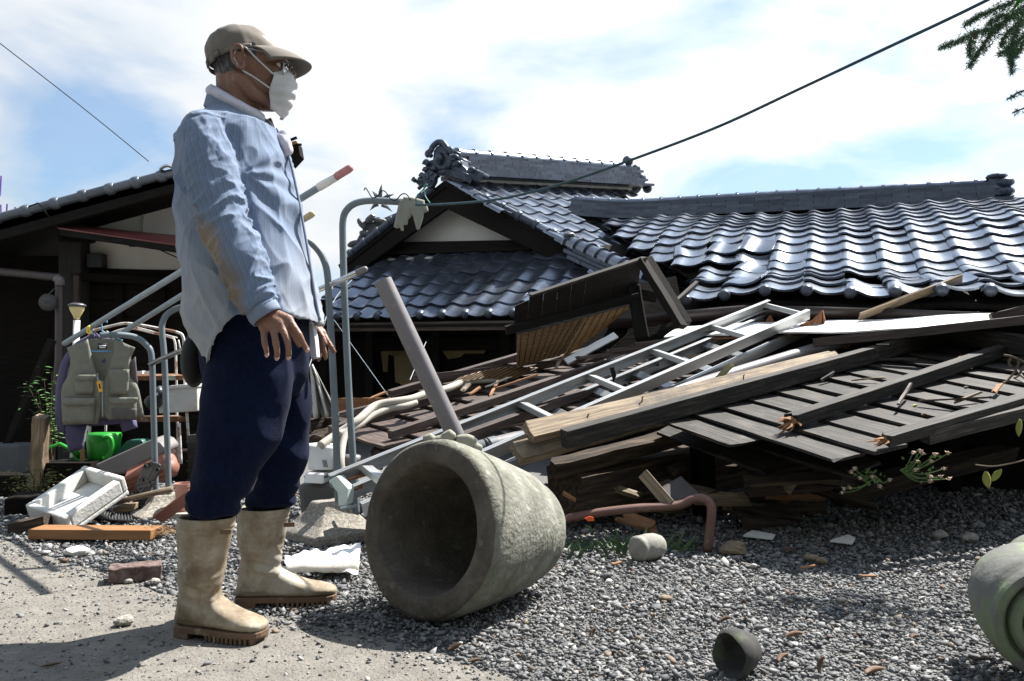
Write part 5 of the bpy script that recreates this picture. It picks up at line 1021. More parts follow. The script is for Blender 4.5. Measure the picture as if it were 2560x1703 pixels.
c = wq(1640, 940, 4.3); mb = MB(); mb.lathe(V(c.x, c.y + .05, .02), ZU, [(.038, 0), (.042, .006), (.05, .13), (.054, .132), (.053, .15), (.046, .15), (.042, .02), (.001, .018)], 24); mb.build('flower_pot', mat('pink_clay_pot', [(.40, .19, .15), (.50, .26, .21)], .75, 0, 8, spots=((.5, .4, .36), 10, .6, .4)), angle=40, label='pink clay flower pot beside the man\'s leg', cat='flower pot')
MB().beam(V(c.x, c.y + .05, -.03), V(c.x, c.y + .05, .02), .2, .2).build('paving_block', M_concrete, label='flat block under the pink flower pot', cat='block')
# black stepping mats with pegs
M_blk = mat('black_plastic', [(.014, .015, .017), (.03, .031, .034)], .45, 0, 8)
def step_mat(name, pts, pegs, lab, Y, seam):
    t = thing(name, wq(*pts[0], Y), lab, 'mat'); MB().prism([wq(*p, Y) for p in pts], V(0, .02, 0)).build('plate', M_blk, t, bevel=.006)
    for p in pegs:
        c = wq(*p, Y - .01); mb = MB(); mb.lathe(c, V(0, -1, .1), [(.011, 0), (.011, .012), (.007, .012), (.006, .004), (.001, .004)], 12); mb.build('peg', M_alu if False else M_blk, t, smooth=False)
    for a, b in seam: MB().tube([wq(*a, Y - .003), wq(*b, Y - .003)], .0022, 5).build('rib', mat('grey_rib', [(.12, .12, .125), (.16, .16, .165)], .5), t)
step_mat('stepping_mat', ((1080, 480), (1210, 450), (1330, 490), (1340, 560), (1230, 760), (1120, 1010), (1000, 1270), (900, 1310), (840, 1270), (920, 1000), (960, 780)), ((1120, 520), (1045, 720), (965, 915), (1200, 755), (1040, 1130), (1300, 570)), 'black plastic stepping mat with pegs standing on edge', 4.35, [((1080, 690), (1170, 790)), ((990, 840), (1180, 800)), ((1120, 740), (1210, 540)), ((1040, 920), (980, 840)), ((900, 1260), (990, 1060)), ((1040, 900), (1100, 820))])
gm = thing('grid_mat', wq(500, 1200, 4.05), 'black grid mat lying under the foam box', 'mat')
ga, gb, gc, gd_ = G(205, 1296, .02), G(330, 1302, .02), G(322, 1268, .04), G(240, 1262, .06)
mb = MB(); mb.sheet(lambda u, v: ga.lerp(gb, u).lerp(gd_.lerp(gc, u), v), 1, 1, .006); mb.build('plate', M_blk, gm)
for k in range(16): u = k / 15; MB().tube([ga.lerp(gb, u) + ZU * .004, gd_.lerp(gc, u) + ZU * .004], .0018, 4).build('rib', MATS['grey_rib'], gm)
for u, v in ((.15, .3), (.4, .7), (.6, .3), (.85, .6), (.3, .1)):
    p = ga.lerp(gb, u).lerp(gd_.lerp(gc, u), v); mb = MB(); mb.lathe(p, ZU, [(.012, 0), (.010, .018), (.001, .018)], 8); mb.build('peg', M_blk, gm)
# bamboo stick, sandal sole, brown edging
mb = MB(); mb.tube([wq(470, 1120, 4.25), wq(900, 1000, 4.22), wq(1510, 860, 4.2)], [.012, .015, .017], 10); mb.build('wooden_pole', M_oldwood, smooth=True, label='pale round wooden stick lying across the clutter', cat='stick')
MB().prism([wq(*p, 4.2) for p in ((600, 1160), (720, 1110), (940, 1090), (930, 1180), (720, 1240), (620, 1210))], V(0, .05, .005)).build('wood_offcut', M_oldwood, label='short pale offcut behind the grid mat', cat='offcut', bevel=.004)
MB().beam(G(395, 1299, .02), P(485, 1232, 3.95), .012, .06, V(-.3, -.6, .7)).build('brown_edging', M_terr2, label='brown plastic edging strip leaning behind the man\'s boots', cat='edging')
# ---- foam fish box tilted on the plank
fx = thing('foam_tray', V(-2.0, 4.0, .1), 'big white foam fish box tilted on the clutter', 'box')
fp = {'a': P(62, 1262, 4.05), 'b': P(160, 1296, 3.85), 'c': P(312, 1192, 4.1), 'd': P(212, 1164, 4.45)}
tn = (fp['b'] - fp['a']).cross(fp['d'] - fp['a']).normalized(); tn = tn if tn.z > 0 else -tn
def ftray(u, v, w): return fp['a'].lerp(fp['b'], u).lerp(fp['d'].lerp(fp['c'], u), v) + tn * w
def slabq(u0, u1, v0, v1, w0, w1, nm):
    mb = MB(); vs = [ftray(u, v, w) for w in (w0, w1) for (u, v) in ((u0, v0), (u1, v0), (u1, v1), (u0, v1))]
    mb.add(vs, [(3, 2, 1, 0), (4, 5, 6, 7), (0, 1, 5, 4), (1, 2, 6, 5), (2, 3, 7, 6), (3, 0, 4, 7)]); return mb.build(nm, M_foam, fx, bevel=.008)
slabq(0, 1, 0, 1, -.10, -.075, 'bottom'); slabq(0, 1, 0, .085, -.0752, .0, 'end_wall'); slabq(0, 1, .915, 1, -.0752, .004, 'end_wall'); slabq(0, .12, .085, .915, -.0752, .0, 'side_wall'); slabq(.86, 1, .085, .915, -.0752, -.004, 'side_wall')
# plank, bricks, bits of foam
MB().beam(G(90, 1330, .028), G(392, 1332, .028), .12, .045, ZU).build('wood_plank', M_newwood, label='orange planed plank lying on the gravel under the foam box', cat='plank', bevel=.003)
MB().beam(G(30, 1318, .02), G(120, 1302, .05), .07, .05, ZU, seg=3, rough=.005).build('grey_timber', M_rot, label='dark timber scrap left of the orange plank', cat='timber')
M_brick = mat('brown_brick', [(.055, .035, .03), (.12, .08, .07), (.20, .15, .135)], .95, 0, 40, bump=.006, bscale=60)
a, b = G(272, 1436, .025), G(404, 1424, .025); MB().beam(a, b, .095, .055, ZU, seg=8, rough=.0035).build('brick', M_brick, label='dark brown brick lying on the gravel edge', cat='brick', bevel=.004)
mb = MB(); mb.ell(G(192, 1378, .02), (.055, .035, .018), 12, 7); 
for i, p in enumerate(mb.v): mb.v[i] = p + V(0, 0, 1) * fbm(p * 40, 1, 2) * .008
mb.build('foam_scrap', M_foam, label='white lump of foam on the gravel', cat='foam')
MB().ell(G(112, 1380, .01), (.025, .02, .006), 8, 5).build('foam_scrap', M_foam, label='flat pale foam crumb beside the path', cat='foam')
def rock(x, y, s, lab, m=M_concrete):
    mb = MB(); c = G(x, y); c.z = s * .35; mb.ell(c, (s, s * .8, s * .55), 12, 8)
    for i, p in enumerate(mb.v): mb.v[i] = p + (p - c).normalized() * fbm(p * 22 + V(x, y, 0), 1, 3) * s * .35
    mb.build('rock', m, label=lab, cat='rock')
rock(306, 1562, .030, 'grey fist-sized rock on the concrete path'); rock(322, 1456, .016, 'small rock beside the brick')
rock(385, 1458, .02, 'flat grey rock in the corner of the path by the brick')
# roots of straw by the plank
mb = MB(); cs = G(385, 1336, .015)
for k in range(170):
    a = random.uniform(0, 6.28); o = V(random.gauss(0, .05), random.gauss(0, .025), random.uniform(0, .03)); d = V(math.cos(a), math.sin(a) * .6, random.uniform(-.2, .3)) * .04; mb.tube([cs + o - d, cs + o + V(0, 0, .008), cs + o + d], .0013, 3)
mb.build('straw_tuft', mat('dry_straw', [(.20, .12, .06), (.34, .22, .12)], .9), label='matted tuft of dry roots at the end of the plank', cat='straw', kind='stuff')
# stake and plants on the far left
MB().beam(G(94, 1246), P(104, 1034, 4.75), .075, .06, V(0, -1, 0), seg=8, rough=.005, jag=.03).build('old_stake', M_oldwood, label='rotten pale wooden stake standing at the far left', cat='stake')
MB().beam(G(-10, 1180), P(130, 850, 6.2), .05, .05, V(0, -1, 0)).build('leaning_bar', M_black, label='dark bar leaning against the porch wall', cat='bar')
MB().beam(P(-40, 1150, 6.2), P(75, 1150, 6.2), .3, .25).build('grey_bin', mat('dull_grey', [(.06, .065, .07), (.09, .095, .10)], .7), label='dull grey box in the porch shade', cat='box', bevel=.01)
def leafy(name, base, tops, n, ls, m, stemm, lab, cat='plant', droop=.3):
    t = thing(name, base, lab, cat); mb = MB()
    for tp in tops: mb.tube(spline([base, base.lerp(tp, .5) + V(random.gauss(0, .02), random.gauss(0, .02), .02), tp], 4), [.006] * 5 + [.004] * 3 + [.002], 5) if False else mb.tube([base, base.lerp(tp, .55) + V(random.gauss(0, .02), random.gauss(0, .02), .01), tp], [.006, .004, .002], 5)
    mb.build('stem', stemm, t); mb = MB()
    for tp in tops:
        for k in range(n):
            p = base.lerp(tp, random.uniform(.35, 1.05)) + V(random.gauss(0, .035), random.gauss(0, .035), random.gauss(0, .03)); a = random.uniform(0, 6.28); d = V(math.cos(a), math.sin(a), random.uniform(-droop, .25)).normalized() * ls * random.uniform(.6, 1.3); w = d.cross(ZU).normalized() * ls * .17
            mb.add([p, p + d * .45 + w, p + d, p + d * .45 - w + V(0, 0, .004)], [(0, 1, 2, 3)])
    o = mb.build('foliage', m, t); o['kind'] = 'stuff'; return t
M_leafA = mat('nandina_leaf', [(.05, .13, .03), (.10, .22, .05)], .6, 0, 6, jitter=.1); M_leafB = mat('yellowing_leaf', [(.08, .11, .03), (.16, .17, .04), (.22, .15, .05)], .7, 0, 3); M_stem = mat('stem_brown', [(.06, .04, .025), (.10, .07, .04)], .8)
leafy('nandina', G(135, 1195), [P(72, 968, 5.6), P(110, 945, 5.6), P(130, 930, 5.6), P(120, 1005, 5.6), P(140, 960, 5.6), P(95, 975, 5.6), P(128, 1020, 5.6)], 34, .05, M_leafA, M_stem, 'nandina shrub with fine green leaves beside the purple jacket')
leafy('low_shrub', G(85, 1262), [P(40, 1180, 4.6), P(70, 1165, 4.6), P(100, 1175, 4.6), P(125, 1185, 4.6), P(60, 1210, 4.55), P(140, 1180, 4.65), P(155, 1200, 4.7), P(30, 1205, 4.6)], 60, .026, M_leafB, M_stem, 'low yellow-green shrub by the foam box')
# clutter in the porch shade
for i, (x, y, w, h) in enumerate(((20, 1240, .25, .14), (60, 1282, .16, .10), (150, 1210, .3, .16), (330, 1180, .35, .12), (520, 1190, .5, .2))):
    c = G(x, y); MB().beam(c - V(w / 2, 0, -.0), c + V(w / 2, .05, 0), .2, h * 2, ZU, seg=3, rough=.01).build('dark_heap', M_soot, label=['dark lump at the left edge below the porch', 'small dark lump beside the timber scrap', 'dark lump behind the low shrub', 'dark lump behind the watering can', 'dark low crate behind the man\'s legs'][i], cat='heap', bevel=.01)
gp_ = thing('black_planter', P(485, 1130, 4.9), 'black plastic planter standing behind the man\'s leg', 'planter')
MB().prism([P(x, y, 4.9) for x, y in ((466, 1088), (520, 1084), (520, 1225), (470, 1230))], V(.02, .18, 0)).build('body', M_blk, gp_, bevel=.008)
for k in range(5): MB().beam(P(466, 1105 + 24 * k, 4.89), P(520, 1102 + 24 * k, 4.89), .008, .012).build('ridge', M_blk, gp_)
# ---- white unit and grey tub between the man and the stand
tu = thing('grey_tub', V(-1.1, 4.0, 0), 'dark grey plastic tub with a white cooling unit lid behind the man', 'tub')
M_dg = mat('dark_grey_tub', [(.07, .072, .074), (.095, .098, .10)], .45, 0, 4)
mb = MB(); c = P(800, 1215, 4.05); mb.prism([P(740, 1210, 3.92), P(868, 1200, 3.92), P(862, 1290, 3.92), P(750, 1300, 3.92)], V(.02, .24, 0)); mb.build('body', M_dg, tu, bevel=.03)
M_wp = mat('white_plastic', [(.66, .66, .65), (.76, .76, .75)], .45, 0, 4, spots=((.4, .39, .36), 12, .62, .4))
MB().prism([P(766, 1108, 3.96), P(836, 1116, 3.96), P(832, 1176, 3.93), P(768, 1176, 3.93)], V(.02, .20, -.01)).build('white_unit', M_wp, tu, bevel=.012)
MB().prism([P(762, 1182, 3.90), P(812, 1184, 3.90), P(808, 1210, 3.88), P(758, 1208, 3.88)], V(.02, .16, 0)).build('lid', M_wp, tu, bevel=.006)
MB().prism([P(760, 1190, 3.895), P(812, 1191, 3.895), P(812, 1196, 3.893), P(760, 1195, 3.893)], V(.02, .168, 0)).build('lid_groove', M_dg, tu)
for k in range(4): MB().beam(P(806 + 3 * k, 1150, 3.925), P(810 + 3 * k, 1168, 3.925), .004, .002, V(0, -1, 0)).build('vent_slot', M_dg, tu)
mb = MB(); mb.tube([P(850, 1150, 3.98), P(905, 1152, 4.0)], .03, 14); mb.build('pipe_stub', M_pvc, label='short grey pipe lying behind the stand poles', cat='pipe', smooth=True)
# draped dust sheet
M_sheet = mat('grey_sheet', [(.40, .40, .38), (.52, .52, .50)], .9, 0, 8)
ds = MB(); ds.sheet(lambda u, v: P(774 + 8 * u + v * (10 + 55 * u), 918 + 128 * v - 8 * u, 4.5 + .05 * math.sin(u * 15 + v * 3) + .02 * math.sin(u * 31)), 30, 12, .003); ds.build('dust_sheet', M_sheet, smooth=True, label='grey-white cloth hanging behind the right stand pole', cat='cloth')
mb = MB(); mb.tube(spline([P(880, 700, 5.5), P(830, 760, 5.2), P(770, 925, 4.5)], 4), .003, 5); mb.build('thin_cord', M_galv, label='thin cord from which the cloth hangs', cat='cord')
# printed plastic bag and newspaper on the gravel
bg_ = thing('paper_sack', V(-1.0, 3.2, 0), 'crumpled white printed sack lying on the gravel by the concrete foot', 'sack')
M_paper = mat('white_sack', [(.70, .70, .70), (.80, .80, .79)], .6, 0, 5)
ga, gb, gc, gd2 = G(712, 1412, .012), G(895, 1440, .02), G(902, 1362, .035), G(712, 1392, .012)
def crump(u, v): p = ga.lerp(gb, u).lerp(gd2.lerp(gc, u), v); return p + ZU * (.014 * mnoise.noise(V(u * 5, v * 4, 1)) + .012 * mnoise.noise(V(u * 11, v * 7, 4)) + .006)
mb = MB(); mb.sheet(crump, 34, 18, .002); mb.build('sheet', M_paper, bg_)
ga2, gb2, gc2, gd3 = G(712, 1430, .03), G(896, 1434, .03), G(898, 1408, .05), G(714, 1420, .04)
def roll(u, v): a = v * 3.0; p = G(712, 1432, .02).lerp(G(896, 1432, .022), u); return p + V(0, -.028 * math.cos(a) + .03, .034 * math.sin(a) + .006 * mnoise.noise(V(u * 6, v * 3, 7)))
mb = MB(); mb.sheet(roll, 30, 10, .002, tfn=lambda u, v: V(u, v, 0)); 
M_print = mat('printed_sack', [(.72, .70, .62), (.78, .76, .66)], .5, 0, 4, spots=((.75, .30, .12), 13, .56, .8), spots2=((.20, .50, .25), 9, .60, .8))
mb.build('printed_roll', M_print, bg_, smooth=True)
for i in range(2): pass
# ------------------------------------------------------------------ the man
def remesh(mb, vox, it=2, fac=.5):
    me = bpy.data.meshes.new('tmp'); me.from_pydata([tuple(p) for p in mb.v], [], mb.f); bm = bmesh.new(); bm.from_mesh(me)
    bmesh.ops.recalc_face_normals(bm, faces=bm.faces); bm.to_mesh(me); bm.free()
    o = bpy.data.objects.new('tmp', me); COL.objects.link(o)
    r = o.modifiers.new('r', 'REMESH'); r.mode = 'VOXEL'; r.voxel_size = vox
    s = o.modifiers.new('s', 'SMOOTH'); s.iterations = it; s.factor = fac
    dg = bpy.context.evaluated_depsgraph_get(); ev = o.evaluated_get(dg); m2 = ev.to_mesh()
    n = len(m2.vertices); co = np.empty(n * 3, np.float32); m2.vertices.foreach_get('co', co); no = np.empty(n * 3, np.float32); m2.vertices.foreach_get('normal', no)
    fs = [tuple(p.vertices) for p in m2.polygons]; ev.to_mesh_clear(); bpy.data.objects.remove(o); bpy.data.meshes.remove(me)
    return co.reshape(-1, 3), no.reshape(-1, 3), fs
def np_obj(name, co, fs, m, parent, attrs=None):
    me = bpy.data.meshes.new(name); w0 = np.array(wloc(parent)); me.from_pydata((co - w0).tolist(), [], fs); me.shade_smooth()
    at = me.attributes.new('uvw', 'FLOAT_VECTOR', 'POINT'); at.data.foreach_set('vector', co.astype(np.float32).ravel())
    for k, v in (attrs or {}).items(): at = me.attributes.new(k, 'FLOAT', 'POINT'); at.data.foreach_set('value', v.astype(np.float32))
    me.materials.append(m); o = bpy.data.objects.new(name, me); COL.objects.link(o); o.parent = parent; return o
def cap_chain(mb, pts, rad, n=12):
    """tapered limb with rounded ends"""
    pts = [Vector(p) for p in pts]; P2, R2 = [], []
    d = (pts[1] - pts[0]).normalized()
    for k in (-.98, -.8, -.45): P2.append(pts[0] + d * k * rad[0]); R2.append(rad[0] * math.sqrt(1 - k * k))
    for p, r in zip(pts, rad): P2.append(p); R2.append(r)
    d = (pts[-1] - pts[-2]).normalized()
    for k in (.45, .8, .98): P2.append(pts[-1] + d * k * rad[-1]); R2.append(rad[-1] * math.sqrt(1 - k * k))
    mb.tube(P2, R2, n)
man = thing('person', V(-.85, 2.42, 0), 'man in cap, face mask, blue shirt, navy trousers and tan rubber boots looking right', 'person')
M_skin = mat('skin', [(.17, .082, .053), (.245, .125, .083)], .5, 0, 9, bump=.002, bscale=150, sss=.06, spots=((.14, .06, .042), 30, .62, .4))
H0 = P(622, 165, 2.40)
def HL(x, y, z): return H0 + V(x, y, z)
body = MB()
body.ell(HL(-.012, 0, .028), (.098, .076, .086), 20, 14); body.ell(HL(.050, 0, -.035), (.064, .060, .085), 18, 12)
body.ell(HL(.070, 0, -.112), (.030, .034, .028), 12, 8); body.ell(HL(.1, 0, -.075), (.025, .03, .03), 12, 8)
for s in (-1, 1):
    cap_chain(body, [HL(-.005, s * .052, -.06), HL(.035, s * .046, -.105), HL(.072, s * .02, -.118)], [.026, .024, .018], 10)
    body.ell(HL(.072, s * .036, -.030), (.036, .028, .030), 12, 8); cap_chain(body, [HL(.096, s * .012, .012), HL(.093, s * .042, .011), HL(.066, s * .06, .008)], [.014, .013, .012], 8)
    body.ell(HL(.03, s * .056, .0), (.045, .017, .05), 12, 8)
    # ear: disc, rim, lobe
    ex, ey, ez = .0, s * .077, -.006
    R = Matrix.Rotation(-.28, 3, 'Y')
    body.ell(HL(ex, ey - s * .002, ez), (.018, .005, .030), 12, 8, R)
    rim = [HL(ex, ey + s * .010, ez) + R @ V(a * .021, 0, b * .036) for a, b in ((.75, .25), (.7, .75), (.2, 1.0), (-.5, .85), (-.95, .35), (-.95, -.25), (-.6, -.75), (.0, -1.05), (.4, -.85), (.45, -.5))]
    body.tube(spline(rim, 3), .0052, 7); body.ell(HL(ex, ey + s * .006, ez) + R @ V(.001, 0, -.034), (.009, .006, .010), 8, 6)
    body.ell(HL(ex, ey + s * .008, ez) + R @ V(.017, 0, -.004), (.005, .006, .009), 8, 6)
cap_chain(body, [HL(.098, 0, .010), HL(.116, 0, -.018), HL(.132, 0, -.040)], [.010, .0115, .014], 10); body.ell(HL(.118, 0, -.046), (.016, .019, .012), 10, 8)
body.ell(HL(.104, 0, -.092), (.020, .026, .014), 10, 8)
NB = P(585, 318, 2.40); cap_chain(body, [HL(-.022, 0, -.04), P(606, 250, 2.40), NB], [.060, .056, .066], 16)
cap_chain(body, [HL(-.05, 0, .0), P(580, 240, 2.4), P(560, 300, 2.4)], [.05, .047, .06], 12)
CH = P(590, 470, 2.40); BL_ = P(612, 680, 2.40); PV = P(632, 860, 2.41)
body.ell(CH, (.10, .15, .17), 16, 12); body.ell(BL_, (.115, .15, .17), 16, 12); body.ell(PV, (.11, .14, .12), 16, 12); cap_chain(body, [NB, CH], [.07, .09])
SN, EN, WN = P(520, 348, 2.235), P(560, 560, 2.18), P(648, 772, 2.175); SF, EF, WF = P(560, 350, 2.59), P(630, 590, 2.68), P(778, 812, 2.60)
cap_chain(body, [CH + V(0, -.1, .06), SN, SN.lerp(EN, .5), EN, EN.lerp(WN, .4), WN], [.07, .055, .044, .038, .034, .024]); cap_chain(body, [CH + V(0, .1, .06), SF, SF.lerp(EF, .5), EF, EF.lerp(WF, .4), WF], [.07, .055, .044, .038, .034, .024])
KN, KF = P(600, 1090, 2.31), P(690, 1080, 2.56); AN, AF = P(515, 1490, 2.31), P(640, 1440, 2.62)
cap_chain(body, [PV + V(0, -.07, 0), KN, P(519, 1290, 2.30), G(444, 1580) + V(.075, -.018, .10), G(444, 1580) + V(.20, -.05, .045)], [.085, .055, .034, .026, .012]); cap_chain(body, [PV + V(0, .07, 0), KF, P(661, 1268, 2.60), G(586, 1512) + V(.08, .008, .10), G(586, 1512) + V(.23, .023, .045)], [.085, .055, .034, .026, .012])
def finger(pts, r0, r1): cap_chain(body, pts, [(r0 + (r1 - r0) * i / (len(pts) - 1)) * (1.06 if i % 2 == 0 else .93) for i in range(len(pts))], 9)
# near hand, back towards us, fingers hanging and spread
q = lambda x, y, Y: P(x, y, Y)
kn = {'i': q(722, 800, 2.160), 'm': q(702, 812, 2.150), 'r': q(682, 820, 2.150), 'p': q(660, 824, 2.158)}
for k, rr in (('i', .0145), ('m', .0145), ('r', .0135), ('p', .0125)): cap_chain(body, [WN, WN.lerp(kn[k], .5), kn[k]], [.020, .0175, rr], 10)
finger([kn['i'], q(738, 822, 2.150), q(748, 838, 2.148), q(758, 858, 2.155), q(768, 876, 2.165)], .0115, .0082)
finger([kn['m'], q(712, 834, 2.138), q(719, 852, 2.136), q(722, 876, 2.145), q(721, 894, 2.158)], .0115, .0082)
finger([kn['r'], q(687, 842, 2.138), q(690, 860, 2.136), q(693, 880, 2.144), q(692, 895, 2.156)], .011, .008)
finger([kn['p'], q(660, 845, 2.146), q(662, 860, 2.145), q(666, 876, 2.15), q(667, 887, 2.158)], .0100, .0072)
finger([q(694, 792, 2.19), q(722, 815, 2.205), q(738, 838, 2.215), q(748, 862, 2.22)], .0145, .0095)
# far hand
kf = {'i': q(806, 832, 2.575), 'm': q(800, 842, 2.585), 'r': q(794, 850, 2.60), 'p': q(788, 856, 2.615)}
for k in kf: cap_chain(body, [WF, WF.lerp(kf[k], .5), kf[k]], [.019, .017, .0135], 10)
finger([kf['i'], q(818, 852, 2.565), q(827, 866, 2.565), q(836, 880, 2.57)], .011, .0078)
finger([kf['m'], q(808, 868, 2.575), q(812, 884, 2.58), q(814, 896, 2.59)], .011, .0078)
finger([kf['r'], q(798, 872, 2.59), q(799, 888, 2.60), q(796, 900, 2.61)], .0105, .0076)
finger([kf['p'], q(788, 874, 2.61), q(786, 888, 2.62), q(783, 898, 2.63)], .0095, .007)
finger([q(792, 824, 2.55), q(806, 842, 2.535), q(812, 858, 2.53)], .013, .009)
co, no, fs = remesh(body, .0042, 2, .45)
np_obj('body', co, fs, M_skin, man)
# eyes
M_eye = mat('eye_white', [(.7, .66, .6), (.75, .72, .66)], .2); M_iris = mat('iris', [(.02, .012, .008), (.03, .02, .012)], .15)
for s in (-1, 1):
    e = MB(); e.ell(HL(.0985, s * .031, -.010), (.0105, .0125, .0085), 12, 8); eo = e.build('eye', M_eye, man, smooth=True)
    e = MB(); e.ell(HL(.106, s * .031, -.010), (.0045, .0055, .0055), 10, 6); e.build('iris', M_iris, eo, smooth=True)
    e = MB(); e.tube(spline([HL(.103, s * .016, .010), HL(.107, s * .03, .017), HL(.096, s * .048, .013)], 4), [.003] * 8 + [.0015], 6); e.build('eyebrow', mat('grey_brow', [(.04, .038, .036), (.10, .095, .09)], .9), man)
    e = MB(); e.tube(spline([HL(.105, s * .017, -.005), HL(.1085, s * .03, .0), HL(.100, s * .045, -.006)], 4), .0022, 6); e.build('eyelid', M_skin, man, smooth=True)
# nails of the near hand
M_nail = mat('nail', [(.50, .30, .24), (.56, .36, .3)], .35)
for (x, y, Y) in ((768, 876, 2.157), (721, 895, 2.150), (692, 896, 2.149), (667, 888, 2.151)):
    e = MB(); e.ell(P(x, y, Y), (.0055, .002, .007), 8, 6); e.build('fingernail', M_nail, man, smooth=True)
# hair
M_hair = mat('grey_hair', [(.018, .018, .019), (.055, .055, .058), (.16, .16, .165)], .7, 0, 90, (1, 1, .25), bump=.004, bscale=260)
def hairfn(u, v):
    th = math.radians(97 + 166 * u); z = -.074 + .12 * v + .022 * abs(math.cos(th * 1.0)) * 0
    zr = (z - .028) / .092; rr = math.sqrt(max(.25, 1 - zr * zr * .62)); lo = .02 * (1 - abs(2 * u - 1)) * (1 - v)
    n_ = .0025 * mnoise.noise(V(u * 60, v * 24, 3))
    return HL(-.012 + (.100 * rr + n_) * math.cos(th), (.0785 * rr + n_) * math.sin(th), z - lo + .012)
h_ = MB(); h_.sheet(hairfn, 60, 20, .006); h_.build('hair', M_hair, man)
for s in (-1, 1):
    h_ = MB(); h_.sheet(lambda u, v: HL(.028 + .018 * u - .004 * v, s * (.0745 - .006 * u + .001 * mnoise.noise(V(u * 30, v * 30, s))), .002 + .040 * v), 6, 8, .003 * s); h_.build('sideburn', M_hair, man)
# cap
M_cap = mat('taupe_cotton', [(.115, .096, .076), (.145, .123, .098)], .9, 0, 14, bump=.0008, bscale=500, sheen=.2)
M_capd = mat('brown_strap', [(.045, .038, .028), (.07, .06, .045)], .8)
cp_ = thing('cap', V(0, 0, 0)); cp_.parent = man; cp_.location = H0 - wloc(man)
tl = math.radians(16); CX = V(math.cos(tl), 0, math.sin(tl)); CZ = V(-math.sin(tl), 0, math.cos(tl)); CO = HL(-.016, 0, .013)
def capfn(u, v):
    th = 2 * math.pi * u; a, b, hgt = .106, .088, .106
    ph = v * math.pi / 2; rr = math.cos(ph) ** .62; hz = math.sin(ph) ** .95
    back = max(0, -math.cos(th)) ** 2 * .016 * (1 - v) ** 2          # arch over the strap
    seam = -.0016 * max(0, 1 - abs(((u * 6 + .5) % 1) - .5) * 18) * (1 - v * .3)
    wr = .0035 * mnoise.noise(V(math.cos(th) * 2.5, math.sin(th) * 3.5 + 2, v * 4)) * (1 - v * .5) + .003 * math.sin(v * 9 + 3 * math.cos(th)) * max(0, math.cos(th - .9)) * (1 - v)
    f = 1 + (seam + wr) / .09; drop = .012 * max(0, math.cos(th)) * (v - v * v) * 2
    return CO + CX * (a * rr * f * math.cos(th) - .008 * hz) + V(0, 1, 0) * (b * rr * f * math.sin(th)) + CZ * (hz * hgt * f + back - drop)
m_ = MB(); m_.sheet(capfn, 72, 22, .003); m_.build('crown', M_cap, cp_, smooth=True)
m_ = MB(); m_.ell(CO + CX * -.008 + CZ * .107, (.007, .007, .004), 10, 6); m_.build('button', M_cap, cp_, smooth=True)
def brim(u, v):
    k = (u - .5) * 2; th = k * math.radians(58); base = CO + CX * (.106 * math.cos(th)) + V(0, .087 * math.sin(th), 0) + CZ * .002
    ext = .112 * (1 - .42 * k * k); fw = (V(.93, 0, -.30) * (1 - .12 * k * k) + V(0, .26 * k, 0))
    return base + fw * ext * v + V(0, 0, -1) * (.016 * k * k * v + .010 * v * v + .004 * abs(k) ** 3) + V(0, 0, .006) * math.sin(math.pi * v)
m_ = MB(); m_.sheet(brim, 36, 12, .0045); m_.build('brim', M_cap, cp_, smooth=True)
def band(u0, u1, dz0, dz1, off, m, nm, th=.003):
    def fn(u, v):
        t = math.radians(u0 + (u1 - u0) * u); return CO + CX * ((.106 + off) * math.cos(t)) + V(0, (.088 + off) * math.sin(t), 0) + CZ * (dz0 + (dz1 - dz0) * v)
    m_ = MB(); m_.sheet(fn, 20, 2, th); m_.build(nm, m, cp_, smooth=True)
band(-215, -128, -.004, .012, .0015, M_cap, 'strap'); band(-160, -146, -.006, .015, .005, M_capd, 'buckle'); band(-127, -113, -.002, .018, .0035, M_capd, 'strap_keeper'); band(-125, -115, .001, .015, .0045, M_cap, 'strap_end')
band(-135, -60, .0, .012, .0012, M_cap, 'sweatband_edge')
# mask
M_mask = mat('white_mask', [(.46, .455, .45), (.56, .555, .555)], .85, 0, 10, bump=.0006, bscale=400)
mk = thing('face_mask', V(0, 0, 0)); mk.parent = man; mk.location = H0 - wloc(man)
def maskfn(u, v):
    k = (u - .5) * 2; th = k * math.radians(58 + 14 * math.sin(math.pi * v))
    fr = lerp_tab([(0, .126), (.12, .140), (.3, .1485), (.5, .142), (.75, .128), (1, .106)], v); z = -.022 - .142 * v + .016 * abs(k) ** 2 * (1 - v) * -1 + .020 * k * k * (v - .3) + .002 * v ** 3 * (1 - k * k)
    cx = .045; ry = .072 * (1 - .22 * v); n_ = .003 * mnoise.noise(V(k * 2.2, v * 4, 8)) + .0022 * math.sin(v * 30 + 2 * k) * (1 - k * k) ** .5 + .002 * math.sin(v * 9 + 6 * abs(k))
    rx = (fr - cx) + n_ * .8
    return HL(cx + rx * math.cos(th) ** .8 if math.cos(th) > 0 else cx, (ry + n_) * math.sin(th), z)
m_ = MB(); m_.sheet(maskfn, 44, 36, .0015); m_.build('cloth', M_mask, mk, smooth=True)
for s in (0, 1):
    sg = -1 if s == 0 else 1
    t0, t1 = maskfn(s, .06), maskfn(s, .45); ear0 = HL(.008, sg * .084, .028); ear1 = HL(-.018, sg * .080, .0); ear2 = HL(.004, sg * .082, -.040)
    m_ = MB(); m_.tube(spline([t0 + V(0, sg * .003, 0), t0.lerp(ear0, .5) + V(0, sg * .008, 0), ear0, ear1, ear2, ear2.lerp(t1, .5) + V(0, sg * .008, 0), t1 + V(0, sg * .003, 0)], 5), .0026, 6); m_.build('ear_loop', M_mask, mk, smooth=True)
